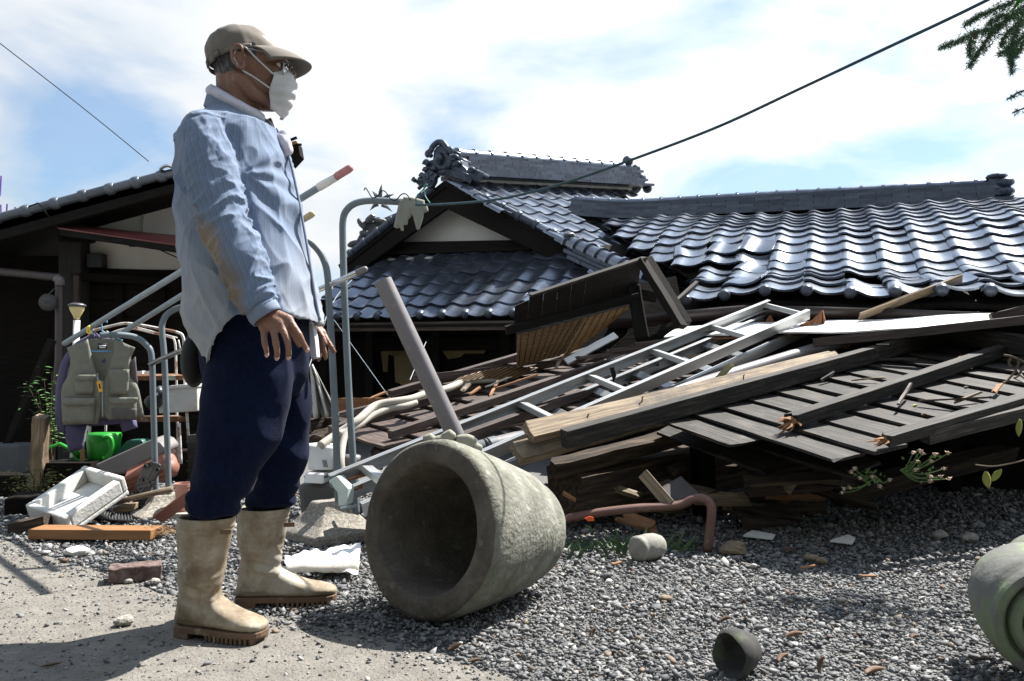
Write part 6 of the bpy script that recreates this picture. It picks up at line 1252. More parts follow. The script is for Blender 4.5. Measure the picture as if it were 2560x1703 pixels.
# glasses
gs = thing('glasses', V(0, 0, 0)); gs.parent = man; gs.location = H0 - wloc(man)
M_wire = mat('glasses_wire', [(.25, .23, .19), (.35, .33, .28)], .3, .9); M_lens = mat('lens', [(.95, .95, .95)], .02, 0, trans=1., alpha=.25)
for s in (-1, 1):
    fr = [HL(.132, s * .012, -.004), HL(.130, s * .05, -.002), HL(.126, s * .062, -.010), HL(.122, s * .060, -.036), HL(.120, s * .045, -.046), HL(.122, s * .018, -.044), HL(.128, s * .010, -.030), HL(.132, s * .012, -.004)]
    m_ = MB(); m_.tube(spline(fr, 3), .0013, 6); m_.build('rim', M_wire, gs, smooth=True)
    m_ = MB(); m_.prism(fr[:-1], V(-.001, 0, 0)); m_.build('lens', M_lens, gs)
    m_ = MB(); m_.tube(spline([HL(.126, s * .063, -.006), HL(.07, s * .080, .010), HL(.01, s * .084, .022), HL(-.012, s * .083, .014)], 4), .0014, 6); m_.build('temple', M_wire, gs, smooth=True)
m_ = MB(); m_.tube([HL(.132, -.012, -.008), HL(.136, 0, -.004), HL(.132, .012, -.008)], .0013, 6); m_.build('bridge', M_wire, gs)
# ---- cloth helper: closed lofts through rings, then voxel union and folds
def loft(mb, rings, n=28, caps=True):
    vs = []
    for r in rings: vs += [r(2 * math.pi * k / n) for k in range(n)]
    m = len(rings); fs = [(i * n + k, i * n + (k + 1) % n, (i + 1) * n + (k + 1) % n, (i + 1) * n + k) for i in range(m - 1) for k in range(n)]
    if caps: fs += [tuple(range(n))[::-1], tuple(range((m - 1) * n, m * n))]
    mb.add(vs, fs)
def ring(cx, cy, Yc, a, b, sq=1.0):
    c = P(cx, cy, Yc); return lambda t, c=c: c + V(a * math.copysign(abs(math.cos(t)) ** sq, math.cos(t)), b * math.copysign(abs(math.sin(t)) ** sq, math.sin(t)), 0)
tab = [(246, 588, .066, .066), (262, 592, .072, .072), (284, 590, .094, .098), (302, 588, .114, .140), (325, 585, .136, .182), (360, 584, .153, .202), (420, 588, .164, .208), (500, 598, .174, .206), (600, 607, .182, .204), (700, 620, .190, .206), (790, 634, .197, .210), (812, 638, .199, .212), (850, 646, .180, .212), (900, 658, .158, .205), (945, 668, .140, .195)]
def tabat(y):
    for (a, b) in zip(tab, tab[1:]):
        if y <= b[0]: t = max(0, (y - a[0]) / (b[0] - a[0])); return [a[i] + (b[i] - a[i]) * t for i in range(4)]
    return tab[-1]
hem = [(0, 810), (25, 806), (50, 790), (72, 786), (88, 806), (102, 840), (118, 876), (135, 905), (155, 932), (180, 944)]
def hemy(t): a = abs(math.degrees(math.atan2(math.sin(t), math.cos(t)))); return lerp_tab(hem, a)
def shp(y, t, shrink=0.0):
    _, cx, a, b = tabat(y); fr = (1 + math.cos(t)) / 2; c = P(cx + max(0, 330 - y) * .12 * fr, y + max(0, 330 - y) * .72 * fr, 2.40); return c + V((a - shrink) * math.cos(t), (b - shrink) * math.copysign(abs(math.sin(t)) ** .9, math.sin(t)), 0)
sh = MB(); ys = [252, 264, 284, 302, 325, 360, 420, 500, 600, 700]
rings = [lambda t, y=y: shp(y, t) for y in ys] + [lambda t, k=k: shp(700 + (hemy(t) - 700) * k / 4, t) for k in range(1, 5)] + [lambda t: shp(hemy(t) + 1, t, .007), lambda t: shp(hemy(t) - 22, t, .017), lambda t: shp(690, t, .04)]
loft(sh, rings, 48)
# sleeves
def sleeve(pts, rad, mbx): mbx.tube([Vector(p) for p in pts], rad, 18)
nearA = [(512, 322, 2.275), (514, 350, 2.235), (522, 400, 2.205), (534, 460, 2.19), (556, 540, 2.180), (580, 600, 2.175), (604, 655, 2.172), (632, 735, 2.172), (652, 770, 2.172), (664, 785, 2.172)]
nearR = [.062, .078, .076, .072, .070, .070, .068, .058, .044, .041]
farA = [(555, 330, 2.53), (565, 370, 2.60), (590, 450, 2.65), (615, 540, 2.68), (650, 610, 2.68), (700, 690, 2.66), (745, 770, 2.63), (775, 808, 2.605), (784, 818, 2.60)]
farR = [.06, .075, .072, .070, .068, .062, .052, .042, .040]
sh.tube(spline([P(*p) for p in nearA], 4), [float(x) for x in np.interp(np.linspace(0, len(nearR) - 1, (len(nearA) - 1) * 4 + 1), range(len(nearR)), nearR)], 20)
sh.tube(spline([P(*p) for p in farA], 4), [float(x) for x in np.interp(np.linspace(0, len(farR) - 1, (len(farA) - 1) * 4 + 1), range(len(farR)), farR)], 20)
co, no, fs = remesh(sh, .0045, 5, .5)
armN = np.array([tuple(P(*p)) for p in nearA]); armF = np.array([tuple(P(*p)) for p in farA])
def seg_dist(X, A):
    best = np.full(len(X), 9.); along = np.zeros(len(X)); L = 0; bi = np.zeros(len(X), int)
    for i in range(len(A) - 1):
        d = A[i + 1] - A[i]; l = np.linalg.norm(d); t = np.clip(((X - A[i]) @ d) / (l * l), 0, 1); q = np.linalg.norm(X - (A[i] + t[:, None] * d), axis=1); m = q < best; best[m] = q[m]; along[m] = (L + t * l)[m]; bi[m] = i; L += l
    return best, along, L
dN, aN, LN = seg_dist(co, armN); dF, aF, LF = seg_dist(co, armF)
disp = np.zeros(len(co)); su = np.zeros(len(co)); dirt = np.zeros(len(co)); onarm = np.zeros(len(co))
ctr = np.array(P(600, 500, 2.40)); zt = P(600, 300, 2.4).z; zb = P(600, 930, 2.4).z
def rid(v): return 1 - abs(v)
for i in range(len(co)):
    p = Vector(co[i]); arm = max(0, min(1, (.088 - min(dN[i], dF[i])) / .02)) if max(aN[i] if dN[i] < dF[i] else aF[i], 0) > .06 else 0
    onarm[i] = arm; n_ = Vector(no[i])
    h = (zt - p.z) / (zt - zb)
    # torso folds: hanging folds, diagonals from the shoulder, small crumple
    ang = math.atan2(p.y - ctr[1], p.x - ctr[0])
    tw = mnoise.noise(V(p.x * 7 + p.z * 3.0, p.y * 7, p.z * 1.6 + 3)) ; dg = mnoise.noise(V((p.x + p.z) * 9, p.y * 5, (p.x - p.z) * 2.2 + 9)); sm = mnoise.noise(V(p.x * 22, p.y * 22, p.z * 12))
    t3 = mnoise.noise(V((p.x - p.z * .6) * 16, p.y * 8, (p.x + p.z) * 3 + 2)); t4 = mnoise.noise(V(p.x * 15 + p.z * 9, p.y * 15, p.z * 4 + 7))
    d = .010 * (rid(tw) ** 3 - .5) * (.5 + h) + .012 * (rid(dg) ** 4 - .45) + .005 * (rid(t3) ** 5 - .4) + .003 * (rid(t4) ** 4 - .5) + .001 * sm
    # drag lines from the armpit towards the belly
    ap = (p.x - P(600, 430, 2.2).x); az = (p.z - P(600, 430, 2.2).z); ra = math.hypot(ap, az); 
    if ra > .02 and p.y < 2.42 and p.x > P(560, 400, 2.2).x: d += .006 * math.sin(math.atan2(az, ap) * 9) * math.exp(-((ra - .16) / .13) ** 2)
    if arm > 0:
        al, LL = (aN[i], LN) if dN[i] < dF[i] else (aF[i], LF)
        w = mnoise.noise(V(al * 24 + p.x * 9, p.y * 16, p.x * 14 - p.z * 5)); w2 = mnoise.noise(V(al * 8, p.x * 20, p.y * 20 + 4)); el = .45 + .8 * math.exp(-((al / LL - .5) / .14) ** 2) + .9 * math.exp(-((al / LL - .9) / .1) ** 2)
        w3 = mnoise.noise(V(al * 40 + p.x * 30, p.y * 22, p.z * 12)); dA = .011 * (rid(w) ** 4 - .45) * el + .009 * (rid(w2) ** 4 - .5) + .003 * (rid(w3) ** 4 - .45) * el
        d = d * (1 - arm) + dA * arm
    if h < .05: d *= .25
    disp[i] = d
    if arm > .5:
        al, LL = (aN[i], LN) if dN[i] < dF[i] else (aF[i], LF); A = armN if dN[i] < dF[i] else armF
        k = np.interp(al / LL, [0, 1], [0, 1]); c = A[min(int(k * (len(A) - 1)), len(A) - 2)]
        su[i] = math.atan2(p.y - c[1] - .0, (p.x - c[0]) + (p.z - c[2]) * .35) * .062
        t = al / LL; dirt[i] = max(0, min(1, (t - .38) / .26)) * max(0, min(1, (-(n_.x) + .50 - n_.z * .5) * .75)) * (.95 + .5 * mnoise.noise(p * 9)) * max(0, 1 - max(0, t - .86) / .12 * .5)
    else: su[i] = ang * .19
co2 = co + no * disp[:, None]
M_shirt = bpy.data.materials.new('striped_blue_shirt'); M_shirt.use_nodes = True
def shirt_mat():
    nt = M_shirt.node_tree; N = nt.nodes.new; L = nt.links.new; b = nt.nodes['Principled BSDF']; b.inputs['Roughness'].default_value = .9; b.inputs['Sheen Weight'].default_value = .15; b.inputs['Specular IOR Level'].default_value = .2
    def att(n): a = N('ShaderNodeAttribute'); a.attribute_name = n; return a
    def math_(op, a, bv): m = N('ShaderNodeMath'); m.operation = op; L(a, m.inputs[0]); (L(bv, m.inputs[1]) if not isinstance(bv, (int, float)) else setattr(m.inputs[1], 'default_value', bv)); return m.outputs[0]
    u = att('uvw'); s = math_('MULTIPLY', att('su').outputs['Fac'], 1 / .0165); fr = math_('FRACT', s, 0.0)
    r = N('ShaderNodeValToRGB'); e = r.color_ramp.elements; e[0].position = 0; e[0].color = (.15, .20, .295, 1); e[1].position = 1; e[1].color = (.15, .20, .295, 1)
    for p, c in ((.40, (.15, .20, .295)), (.46, (.12, .162, .245)), (.54, (.12, .162, .245)), (.60, (.165, .215, .31)), (.72, (.19, .237, .325)), (.80, (.15, .20, .295))): q_ = e.new(p); q_.color = c + (1,)
    L(fr, r.inputs[0])
    n = N('ShaderNodeTexNoise'); n.inputs['Scale'].default_value = 3.5; n.inputs['Detail'].default_value = 4; L(u.outputs['Vector'], n.inputs['Vector'])
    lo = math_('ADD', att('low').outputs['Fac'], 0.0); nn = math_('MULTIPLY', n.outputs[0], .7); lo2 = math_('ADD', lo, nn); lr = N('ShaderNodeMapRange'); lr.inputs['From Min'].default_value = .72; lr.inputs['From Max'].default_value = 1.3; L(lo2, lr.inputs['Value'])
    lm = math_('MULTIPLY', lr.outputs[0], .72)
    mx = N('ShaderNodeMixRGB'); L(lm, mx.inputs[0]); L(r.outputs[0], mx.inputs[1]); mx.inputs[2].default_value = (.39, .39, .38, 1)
    n2 = N('ShaderNodeTexNoise'); n2.inputs['Scale'].default_value = 26; n2.inputs['Detail'].default_value = 8; n2.inputs['Roughness'].default_value = .75; L(u.outputs['Vector'], n2.inputs['Vector'])
    dm = math_('MULTIPLY', att('dirt').outputs['Fac'], 1.0); da = math_('ADD', n2.outputs[0], -.62); db = math_('ADD', da, dm); dr = N('ShaderNodeMapRange'); dr.inputs['From Min'].default_value = .18; dr.inputs['From Max'].default_value = .62; dr.inputs['To Max'].default_value = .78; L(db, dr.inputs['Value'])
    dc = N('ShaderNodeValToRGB'); dc.color_ramp.elements[0].color = (.10, .085, .065, 1); dc.color_ramp.elements[1].color = (.27, .20, .12, 1); dc.color_ramp.elements[0].position = .4; dc.color_ramp.elements[1].position = .6; L(n.outputs[0], dc.inputs[0])
    m2 = N('ShaderNodeMixRGB'); L(dr.outputs[0], m2.inputs[0]); L(mx.outputs[0], m2.inputs[1]); L(dc.outputs[0], m2.inputs[2])
    n3 = N('ShaderNodeTexNoise'); n3.inputs['Scale'].default_value = 700; L(u.outputs['Vector'], n3.inputs['Vector']); bp = N('ShaderNodeBump'); bp.inputs['Distance'].default_value = .0008; L(n3.outputs[0], bp.inputs['Height']); L(bp.outputs[0], b.inputs['Normal'])
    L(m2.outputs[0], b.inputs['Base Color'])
shirt_mat()
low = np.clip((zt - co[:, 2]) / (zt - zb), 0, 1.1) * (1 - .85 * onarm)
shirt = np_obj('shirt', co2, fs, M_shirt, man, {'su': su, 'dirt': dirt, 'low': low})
# collar, cuffs, placket, towel
M_blue = mat('blue_collar_cloth', [(.15, .19, .268), (.195, .235, .31)], .9, 0, 40, bump=.0008, bscale=500)
def collarfn(u, v):
    t = math.radians(-168 + 336 * u) + math.pi; bk = (1 - math.cos(t)) / 2   # 1 at back
    zc = 252 - 24 * bk + 62 * (1 - bk); c = P(584 + 16 * (1 - bk), zc, 2.40)
    o = c + V((.070 + .012 * v + .022 * (1 - bk)) * math.cos(t), (.068 + .012 * v) * math.sin(t), 0)
    return o + V(0, 0, -.052 * v * (1 + .3 * (1 - bk)) + .003 * mnoise.noise(V(u * 9, v * 3, 1)))
m_ = MB(); m_.sheet(collarfn, 48, 8, .004); m_.build('collar', M_blue, man, smooth=True)
M_towel = mat('lilac_towel', [(.52, .50, .58), (.66, .65, .70)], .95, 0, 30, bump=.003, bscale=300)
def towelfn(u, v):
    t = math.radians(-150 + 300 * u) + math.pi; bk = (1 - math.cos(t)) / 2; c = P(582 + 22 * (1 - bk), 238 - 8 * bk + 74 * (1 - bk), 2.40)
    rr = .060 + .014 * math.sin(math.pi * v); return c + V((rr + .024 * (1 - bk)) * math.cos(t), rr * math.sin(t), .016 - .034 * v + .004 * mnoise.noise(V(u * 14, v * 3, 5)))
m_ = MB(); m_.sheet(towelfn, 48, 8, .005); m_.build('towel', M_towel, man, smooth=True)
tb_ = MB()
for (x, y, r_) in ((704, 348, .020), (712, 360, .022), (718, 374, .019), (708, 336, .016), (714, 384, .014)): tb_.ell(P(x, y, 2.385), (r_, r_ * 1.2, r_), 10, 8)
cw, nw, fw_ = remesh(tb_, .004, 3); cw = cw + nw * np.array([.004 * mnoise.noise(Vector(p) * 45) for p in cw])[:, None]; np_obj('towel_end', cw, fw_, M_towel, man)
def cuff(c, d, r, m, nm):
    d = Vector(d).normalized(); x = d.cross(V(0, 1, 0)).normalized(); y = d.cross(x)
    def fn(u, v): t = 2 * math.pi * u; rr = r + .003 * math.sin(v * 3) + .002 * mnoise.noise(V(math.cos(t) * 2, math.sin(t) * 2, v * 2)); return c + d * (.038 * v) + (x * math.cos(t) + y * math.sin(t)) * rr
    m_ = MB(); m_.sheet(fn, 28, 4, .003); m_.build(nm, m, man, smooth=True)
cuff(P(650, 766, 2.172), P(672, 798, 2.172) - P(650, 766, 2.172), .043, M_blue, 'cuff'); cuff(P(770, 803, 2.605), P(792, 826, 2.6) - P(770, 803, 2.605), .041, M_mask, 'cuff')
m_ = MB(); m_.tube(spline([P(692, 322, 2.385), P(720, 385, 2.385), P(741, 470, 2.385), P(758, 560, 2.385), P(772, 640, 2.385), P(788, 740, 2.385), P(800, 800, 2.385)], 5), .007, 8, flat=.6); m_.build('placket', M_blue, man, smooth=True)
# shoulder yoke seam
m_ = MB(); m_.tube(spline([P(489, 300, 2.32), P(520, 284, 2.27), P(545, 292, 2.235), P(565, 318, 2.215), P(590, 360, 2.215)], 5), .0035, 6); m_.build('shoulder_seam', M_blue, man, smooth=True)
# trousers
tr = MB()
loft(tr, [ring(628, 740, 2.405, .150, .165), ring(634, 800, 2.405, .158, .172), ring(640, 870, 2.405, .158, .175), ring(642, 930, 2.41, .150, .165), ring(640, 985, 2.42, .13, .14)], 32)
loft(tr, [ring(630, 860, 2.335, .125, .095), ring(622, 940, 2.32, .130, .10), ring(616, 1010, 2.315, .124, .10), ring(600, 1090, 2.31, .115, .098), ring(584, 1150, 2.305, .100, .090), ring(564, 1200, 2.30, .088, .083), ring(540, 1245, 2.30, .079, .075), ring(530, 1275, 2.30, .086, .078), ring(519, 1290, 2.30, .060, .052), ring(517, 1330, 2.30, .045, .04)], 32)
loft(tr, [ring(655, 860, 2.49, .12, .095), ring(668, 940, 2.52, .125, .10), ring(684, 1010, 2.545, .118, .10), ring(692, 1090, 2.56, .108, .096), ring(692, 1150, 2.57, .094, .088), ring(684, 1200, 2.58, .082, .08), ring(674, 1238, 2.585, .077, .074), ring(668, 1258, 2.595, .080, .074), ring(661, 1272, 2.60, .058, .05), ring(659, 1310, 2.60, .045, .04)], 32)
co, no, fs = remesh(tr, .0065, 4, .5); dd = np.zeros(len(co))
for i in range(len(co)):
    p = co[i]; w = mnoise.noise(V(p[0] * 9 + p[2] * 4, p[1] * 9, p[2] * 2.4)); w2 = mnoise.noise(V((p[0] + p[2] * .8) * 7, p[1] * 6, (p[0] - p[2]) * 1.6 + 5)); kb = math.exp(-((p[2] - .38) / .07) ** 2); w3 = mnoise.noise(V(p[0] * 7, p[1] * 9, p[2] * 34))
    dd[i] = .020 * (rid(w) - .75) + .022 * (rid(w2) - .8) + .014 * w3 * kb
M_navy = mat('navy_sweatpants', [(.0026, .0052, .018), (.005, .0095, .034)], .95, 0, 60, bump=.0015, bscale=320, sheen=.03, spec=.1)
np_obj('trousers', co + no * dd[:, None], fs, M_navy, man)
# a dark pouch at the hip behind
m_ = MB(); m_.ell(P(486, 900, 2.44), (.036, .06, .085), 14, 10); m_.build('hip_pouch', mat('black_pouch', [(.006, .006, .007), (.012, .012, .014)], .7), man, smooth=True)
# boots
M_boot = mat('tan_rubber', [(.145, .108, .068), (.24, .192, .13), (.355, .315, .25), (.42, .395, .34)], .72, 0, 6, (1, 1, .7), ramp=(.34, .66), nrough=.66, detail=10, rvar=.1, spots=((.12, .080, .042), 9, .50, .75), spots2=((.50, .47, .40), 17, .58, .7), spot_hard=.18, bump=.0008, bscale=60)
M_sole = mat('brown_sole', [(.10, .058, .035), (.155, .093, .056)], .7, 0, 12, spots=((.30, .25, .18), 15, .58, .6))
def boot(heel, fdir, rimc, rim_r, shaft, lab, length=.30):
    f = Vector(fdir); f.z = 0; f.normalize(); l = V(-f.y, f.x, 0); b = MB()
    L_ = length / .305
    secs = [(.004, .020, .05, .03), (.012, .030, .075, .03), (.035, .038, .10, .026), (.07, .041, .125, .024), (.10, .042, .125, .024), (.135, .043, .112, .024), (.17, .046, .094, .024), (.21, .049, .078, .024), (.25, .048, .068, .024), (.28, .042, .060, .025), (.297, .030, .050, .028), (.304, .016, .042, .03)]
    def sec(t, w, top, bot):
        c = heel + f * (t * L_)
        def fn(a):
            ca, sa = math.cos(a), math.sin(a); e = .72; return c + l * (w * math.copysign(abs(ca) ** e, ca)) + ZU * ((top + bot) / 2 + (top - bot) / 2 * math.copysign(abs(sa) ** (e if sa < 0 else 1.0), sa))
        return fn
    loft(b, [sec(*s_) for s_ in secs], 24)
    ank = heel + f * (.062 * L_); n = len(shaft)
    rings = []
    for k, (t, a, w, off) in enumerate(shaft):
        c = ank.lerp(rimc, t); c = V(c.x, c.y, .05 + (rimc.z - .05) * t) + f * off
        rings.append(lambda an, c=c, a=a, w=w: c + f * (a * math.cos(an)) + l * (w * math.sin(an)))
    top = rings[-1]; c = rimc + f * shaft[-1][3]; a, w = shaft[-1][1] - .010, shaft[-1][2] - .010
    rings.append(lambda an: c + ZU * -.002 + f * (a * math.cos(an)) + l * (w * math.sin(an))); rings.append(lambda an: c + ZU * -.022 + f * (a * math.cos(an)) + l * (w * math.sin(an)))
    loft(b, rings, 32); co, no, fs = remesh(b, .0042, 4, .5)
    ddd = np.zeros(len(co))
    for i in range(len(co)):
        p = Vector(co[i]); zz = p.z / rimc.z; q_ = (p - ank).dot(f)
        ddd[i] = .006 * mnoise.noise(V(p.x * 11, p.y * 11, p.z * 15)) * math.exp(-((p.z - .17) / .09) ** 2) * 2.0 + .004 * (rid(mnoise.noise(V(p.x * 14, p.y * 14, p.z * 26 + p.x * 10))) ** 5) * math.exp(-((p.z - .16) / .06) ** 2) + .005 * math.sin(p.z * 95 + q_ * 60) * math.exp(-((p.z - .125) / .03) ** 2) * (1 if q_ > -.01 else .2)
        for zb_ in (.925, .885): ddd[i] += .0018 * math.exp(-((zz - zb_) / .010) ** 2)
        ddd[i] += .0022 * math.exp(-((p.z - .045) / .006) ** 2) * (1 if q_ > .05 else .3)
    o = np_obj('boot', co + no * ddd[:, None], fs, M_boot, man); o['label'] = lab
    # sole with heel block and tread
    def outline(w_=0): 
        R = [(t, w + .003 + w_) for (t, w, _, _) in secs]; return [heel + f * (t * L_) + l * w for t, w in R] + [heel + f * (t * L_) - l * w for t, w in R[::-1]]
    m_ = MB(); m_.prism([p + ZU * .012 for p in outline()], ZU * .018); m_.build('sole', M_sole, o, bevel=.003)
    hp = [(t, w) for (t, w, _, _) in secs if t <= .09]; pts = [heel + f * (t * L_) + l * (w + .003) for t, w in hp] + [heel + f * (t * L_) - l * (w + .003) for t, w in hp[::-1]]
    m_ = MB(); m_.prism([p - ZU * .004 for p in pts], ZU * .022); m_.build('heel', M_sole, o, bevel=.002)
    for k in range(11):
        t = .135 + .0148 * k; w = np.interp(t, [s_[0] for s_ in secs], [s_[1] for s_ in secs]) + .003; c_ = heel + f * (t * L_)
        m_ = MB(); m_.beam(c_ - l * w + ZU * .006, c_ + l * w + ZU * .006, .008, .016); m_.build('tread', M_sole, o)
    # small moulded badge below the rim
    return o
rimN = P(517, 1290, 2.30); heelN = G(444, 1580); heelN.z = 0
shaftN = [(0, .062, .046, .004), (.12, .066, .05, .006), (.28, .064, .054, .004), (.45, .066, .058, .0), (.65, .073, .064, .0), (.85, .080, .070, .0), (1.0, .084, .073, .0)]
boot(heelN, V(.96, -.26, 0), rimN, 0, shaftN, 'tan rubber boot nearest to the camera', .290)
rimF = P(661, 1268, 2.60); heelF = G(586, 1512); heelF.z = 0
shaftF = [(0, .064, .048, .004), (.12, .068, .052, .008), (.28, .066, .056, .008), (.45, .068, .060, .004), (.65, .074, .066, .0), (.85, .080, .072, .0), (1.0, .084, .074, .0)]
boot(heelF, V(.99, .10, 0), rimF, 0, shaftF, 'tan rubber boot on the far side', .330)
for x, y, Y in ((563, 1330, 2.232), (722, 1312, 2.53)):
    m_ = MB(); m_.prism([P(x - 13, y - 5, Y), P(x + 14, y - 6, Y + .004), P(x + 14, y + 5, Y + .004), P(x - 13, y + 6, Y)], V(0, .004, 0)); m_.build('boot_badge', M_sole, man)
# folded paper held at the waist
hp_ = MB(); hp_.prism([P(x, y, 2.46) for x, y in ((766, 814), (781, 811), (788, 850), (792, 893), (786, 897), (775, 894))], V(.004, .03, 0)); hp_.build('folded_paper', mat('blueish_paper', [(.42, .45, .52), (.60, .62, .66)], .8, 0, 14, (1, 1, .3)), label='narrow folded white paper held at the man\'s waist', cat='paper', bevel=.002)
# ------------------------------------------------------------------ plants, leaves and small litter
M_needle = mat('cedar_needle', [(.02, .055, .022), (.05, .11, .045)], .6, 0, 4); M_bark2 = mat('cedar_bark', [(.03, .022, .016), (.07, .05, .035)], .9, 0, 20, bump=.01)
ct = thing('cedar_tree', V(4.3, 3.9, -.03), 'dark cedar branches with drooping needles at the upper right corner', 'tree')
mb = MB(); mb.tube([V(4.3, 3.9, -.03), V(4.28, 3.9, 1.5), V(4.2, 3.85, 3.0), V(4.2, 3.9, 4.4)], [.13, .11, .08, .03], 12); mb.build('trunk', M_bark2, ct, smooth=True)
brs = [[(2760, -60), (2640, -10), (2560, 15), (2499, 62), (2440, 82), (2390, 104), (2348, 120)], [(2740, -110), (2600, -40), (2537, 0), (2490, 22), (2451, 38), (2411, 63)], [(2700, -20), (2600, 20), (2560, 45), (2540, 80), (2528, 115), (2530, 150), (2530, 182)], [(2499, 62), (2470, 95), (2450, 125), (2435, 145), (2421, 170)], [(2560, 40), (2528, 75), (2510, 95), (2500, 118)], [(2560, 90), (2540, 110), (2515, 125), (2496, 136)], [(2640, 150), (2580, 215), (2545, 232), (2518, 249)], [(2640, 230), (2580, 262), (2530, 282)], [(2440, 82), (2425, 110), (2424, 140)], [(2600, -20), (2560, 30), (2500, 40), (2470, 60)], [(2640, 10), (2590, 60), (2560, 100), (2545, 130), (2520, 145)], [(2700, 100), (2620, 160), (2580, 215)]]
bm_ = MB(); nm_ = MB(); CY = 3.6
for bi, b in enumerate(brs):
    pts = spline([P(x, y, CY + .15 * math.sin(bi * 2.1)) for x, y in b], 6); m = len(pts); bm_.tube(pts, [.006 * (1 - .8 * i / m) + .0012 for i in range(m)], 5)
    for i in range(m - 1):
        L = (pts[i + 1] - pts[i]).length; dn = 900 if bi not in (6, 7) else 160
        for k in range(max(2, int(L * dn))):
            p = pts[i].lerp(pts[i + 1], random.random()); side = V(random.gauss(0, 1), random.gauss(0, 1), random.gauss(-.5, 1)).normalized(); tw = p + side * random.uniform(.0, .05) * (1 - .7 * i / m)
            for j in range(7):
                d = V(random.gauss(0, 1), random.gauss(0, 1), random.gauss(0, 1)).normalized() * random.uniform(.014, .03); w = d.cross(V(.3, 1, .2)).normalized() * .0011; nm_.add([tw - w, tw + w, tw + d], [(0, 1, 2)])
bm_.tube(spline([V(4.22, 3.88, 2.4), P(2900, -120, 3.7), P(2700, -40, 3.62)], 5), [.03] * 5 + [.02] * 5 + [.012], 7)
bm_.build('limbs', M_bark2, ct); o = nm_.build('crown', M_needle, ct); o['kind'] = 'stuff'
mb = MB(); a = P(2530, 30, 2.0); mb.sheet(lambda u, v: P(2531 + 30 * v + 20 * (u - .5) * math.sin(3.14 * min(1, v * .6 + .1)), 32 - 50 * v - 14 * (u - .5), 2.0) + V(0, .01 * math.sin(u * 3), 0), 6, 8, .001); mb.build('broad_leaf', mat('leaf_green', [(.05, .20, .01), (.07, .26, .02)], .5), smooth=True, label='bright green leaf tip poking in at the top right corner', cat='leaf')
# aloe-like weeds between mortar and stone
M_aloe = mat('aloe_leaf', [(.02, .055, .015), (.045, .10, .03)], .5, 0, 8)
al = thing('aloe_plant', G(1480, 1395), 'dark green spiky weeds between the mortar and the round stone', 'plant')
def blade(a, b, c, w, m, parent, nm='blade'):
    pts = spline([a, b, c], 6); n_ = len(pts); mb = MB(); vs, fs = [], []
    for i, p in enumerate(pts):
        d = (pts[min(i + 1, n_ - 1)] - pts[max(i - 1, 0)]).normalized(); s_ = d.cross(V(0, -1, .3)).normalized() * w * (1 - (i / (n_ - 1)) ** 1.6) + d * 0; vs += [p - s_, p + V(0, -w * .25, -w * .3), p + s_]
    for i in range(n_ - 1): fs += [(3 * i, 3 * i + 1, 3 * i + 4, 3 * i + 3), (3 * i + 1, 3 * i + 2, 3 * i + 5, 3 * i + 4)]
    mb.add(vs, fs); return mb.build(nm, m, parent, smooth=True)
for (a, b, c, w) in (((1545, 1385), (1545, 1345), (1540, 1320), .010), ((1598, 1360), (1612, 1335), (1618, 1310), .010), ((1600, 1362), (1620, 1345), (1642, 1332), .009), ((1560, 1370), (1530, 1350), (1512, 1340), .008), ((1500, 1398), (1540, 1400), (1564, 1378), .009), ((1470, 1410), (1510, 1395), (1545, 1350), .008), ((1420, 1400), (1440, 1360), (1450, 1330), .008), ((1440, 1412), (1445, 1390), (1440, 1410), .006), ((1480, 1330), (1475, 1320), (1462, 1312), .008), ((1690, 1375), (1705, 1340), (1715, 1312), .007), ((1700, 1380), (1730, 1350), (1742, 1330), .007), ((1660, 1370), (1680, 1345), (1690, 1330), .007), ((1560, 1385), (1570, 1350), (1590, 1330), .009), ((1520, 1390), (1500, 1360), (1480, 1350), .008), ((1445, 1395), (1465, 1370), (1490, 1365), .008)):
    blade(P(*a, 3.36), P(*b, 3.34), P(*c, 3.34), w, M_aloe, al)
o = MB()
for k in range(300):
    x = random.uniform(1410, 1760); p = G(x, random.uniform(1378, 1400)) + V(0, .15, 0); h_ = random.uniform(.008, .055) * (1 if x < 1560 or x > 1680 else .5); d = V(random.gauss(0, .04), random.gauss(0, .025), h_ * .8); w = V(random.uniform(.002, .006), 0, 0); o.add([p - w, p + w, p + d], [(0, 1, 2)])
o.build('weeds', M_aloe, label='low tangle of weeds under the fallen timber', kind='stuff', cat='weeds')
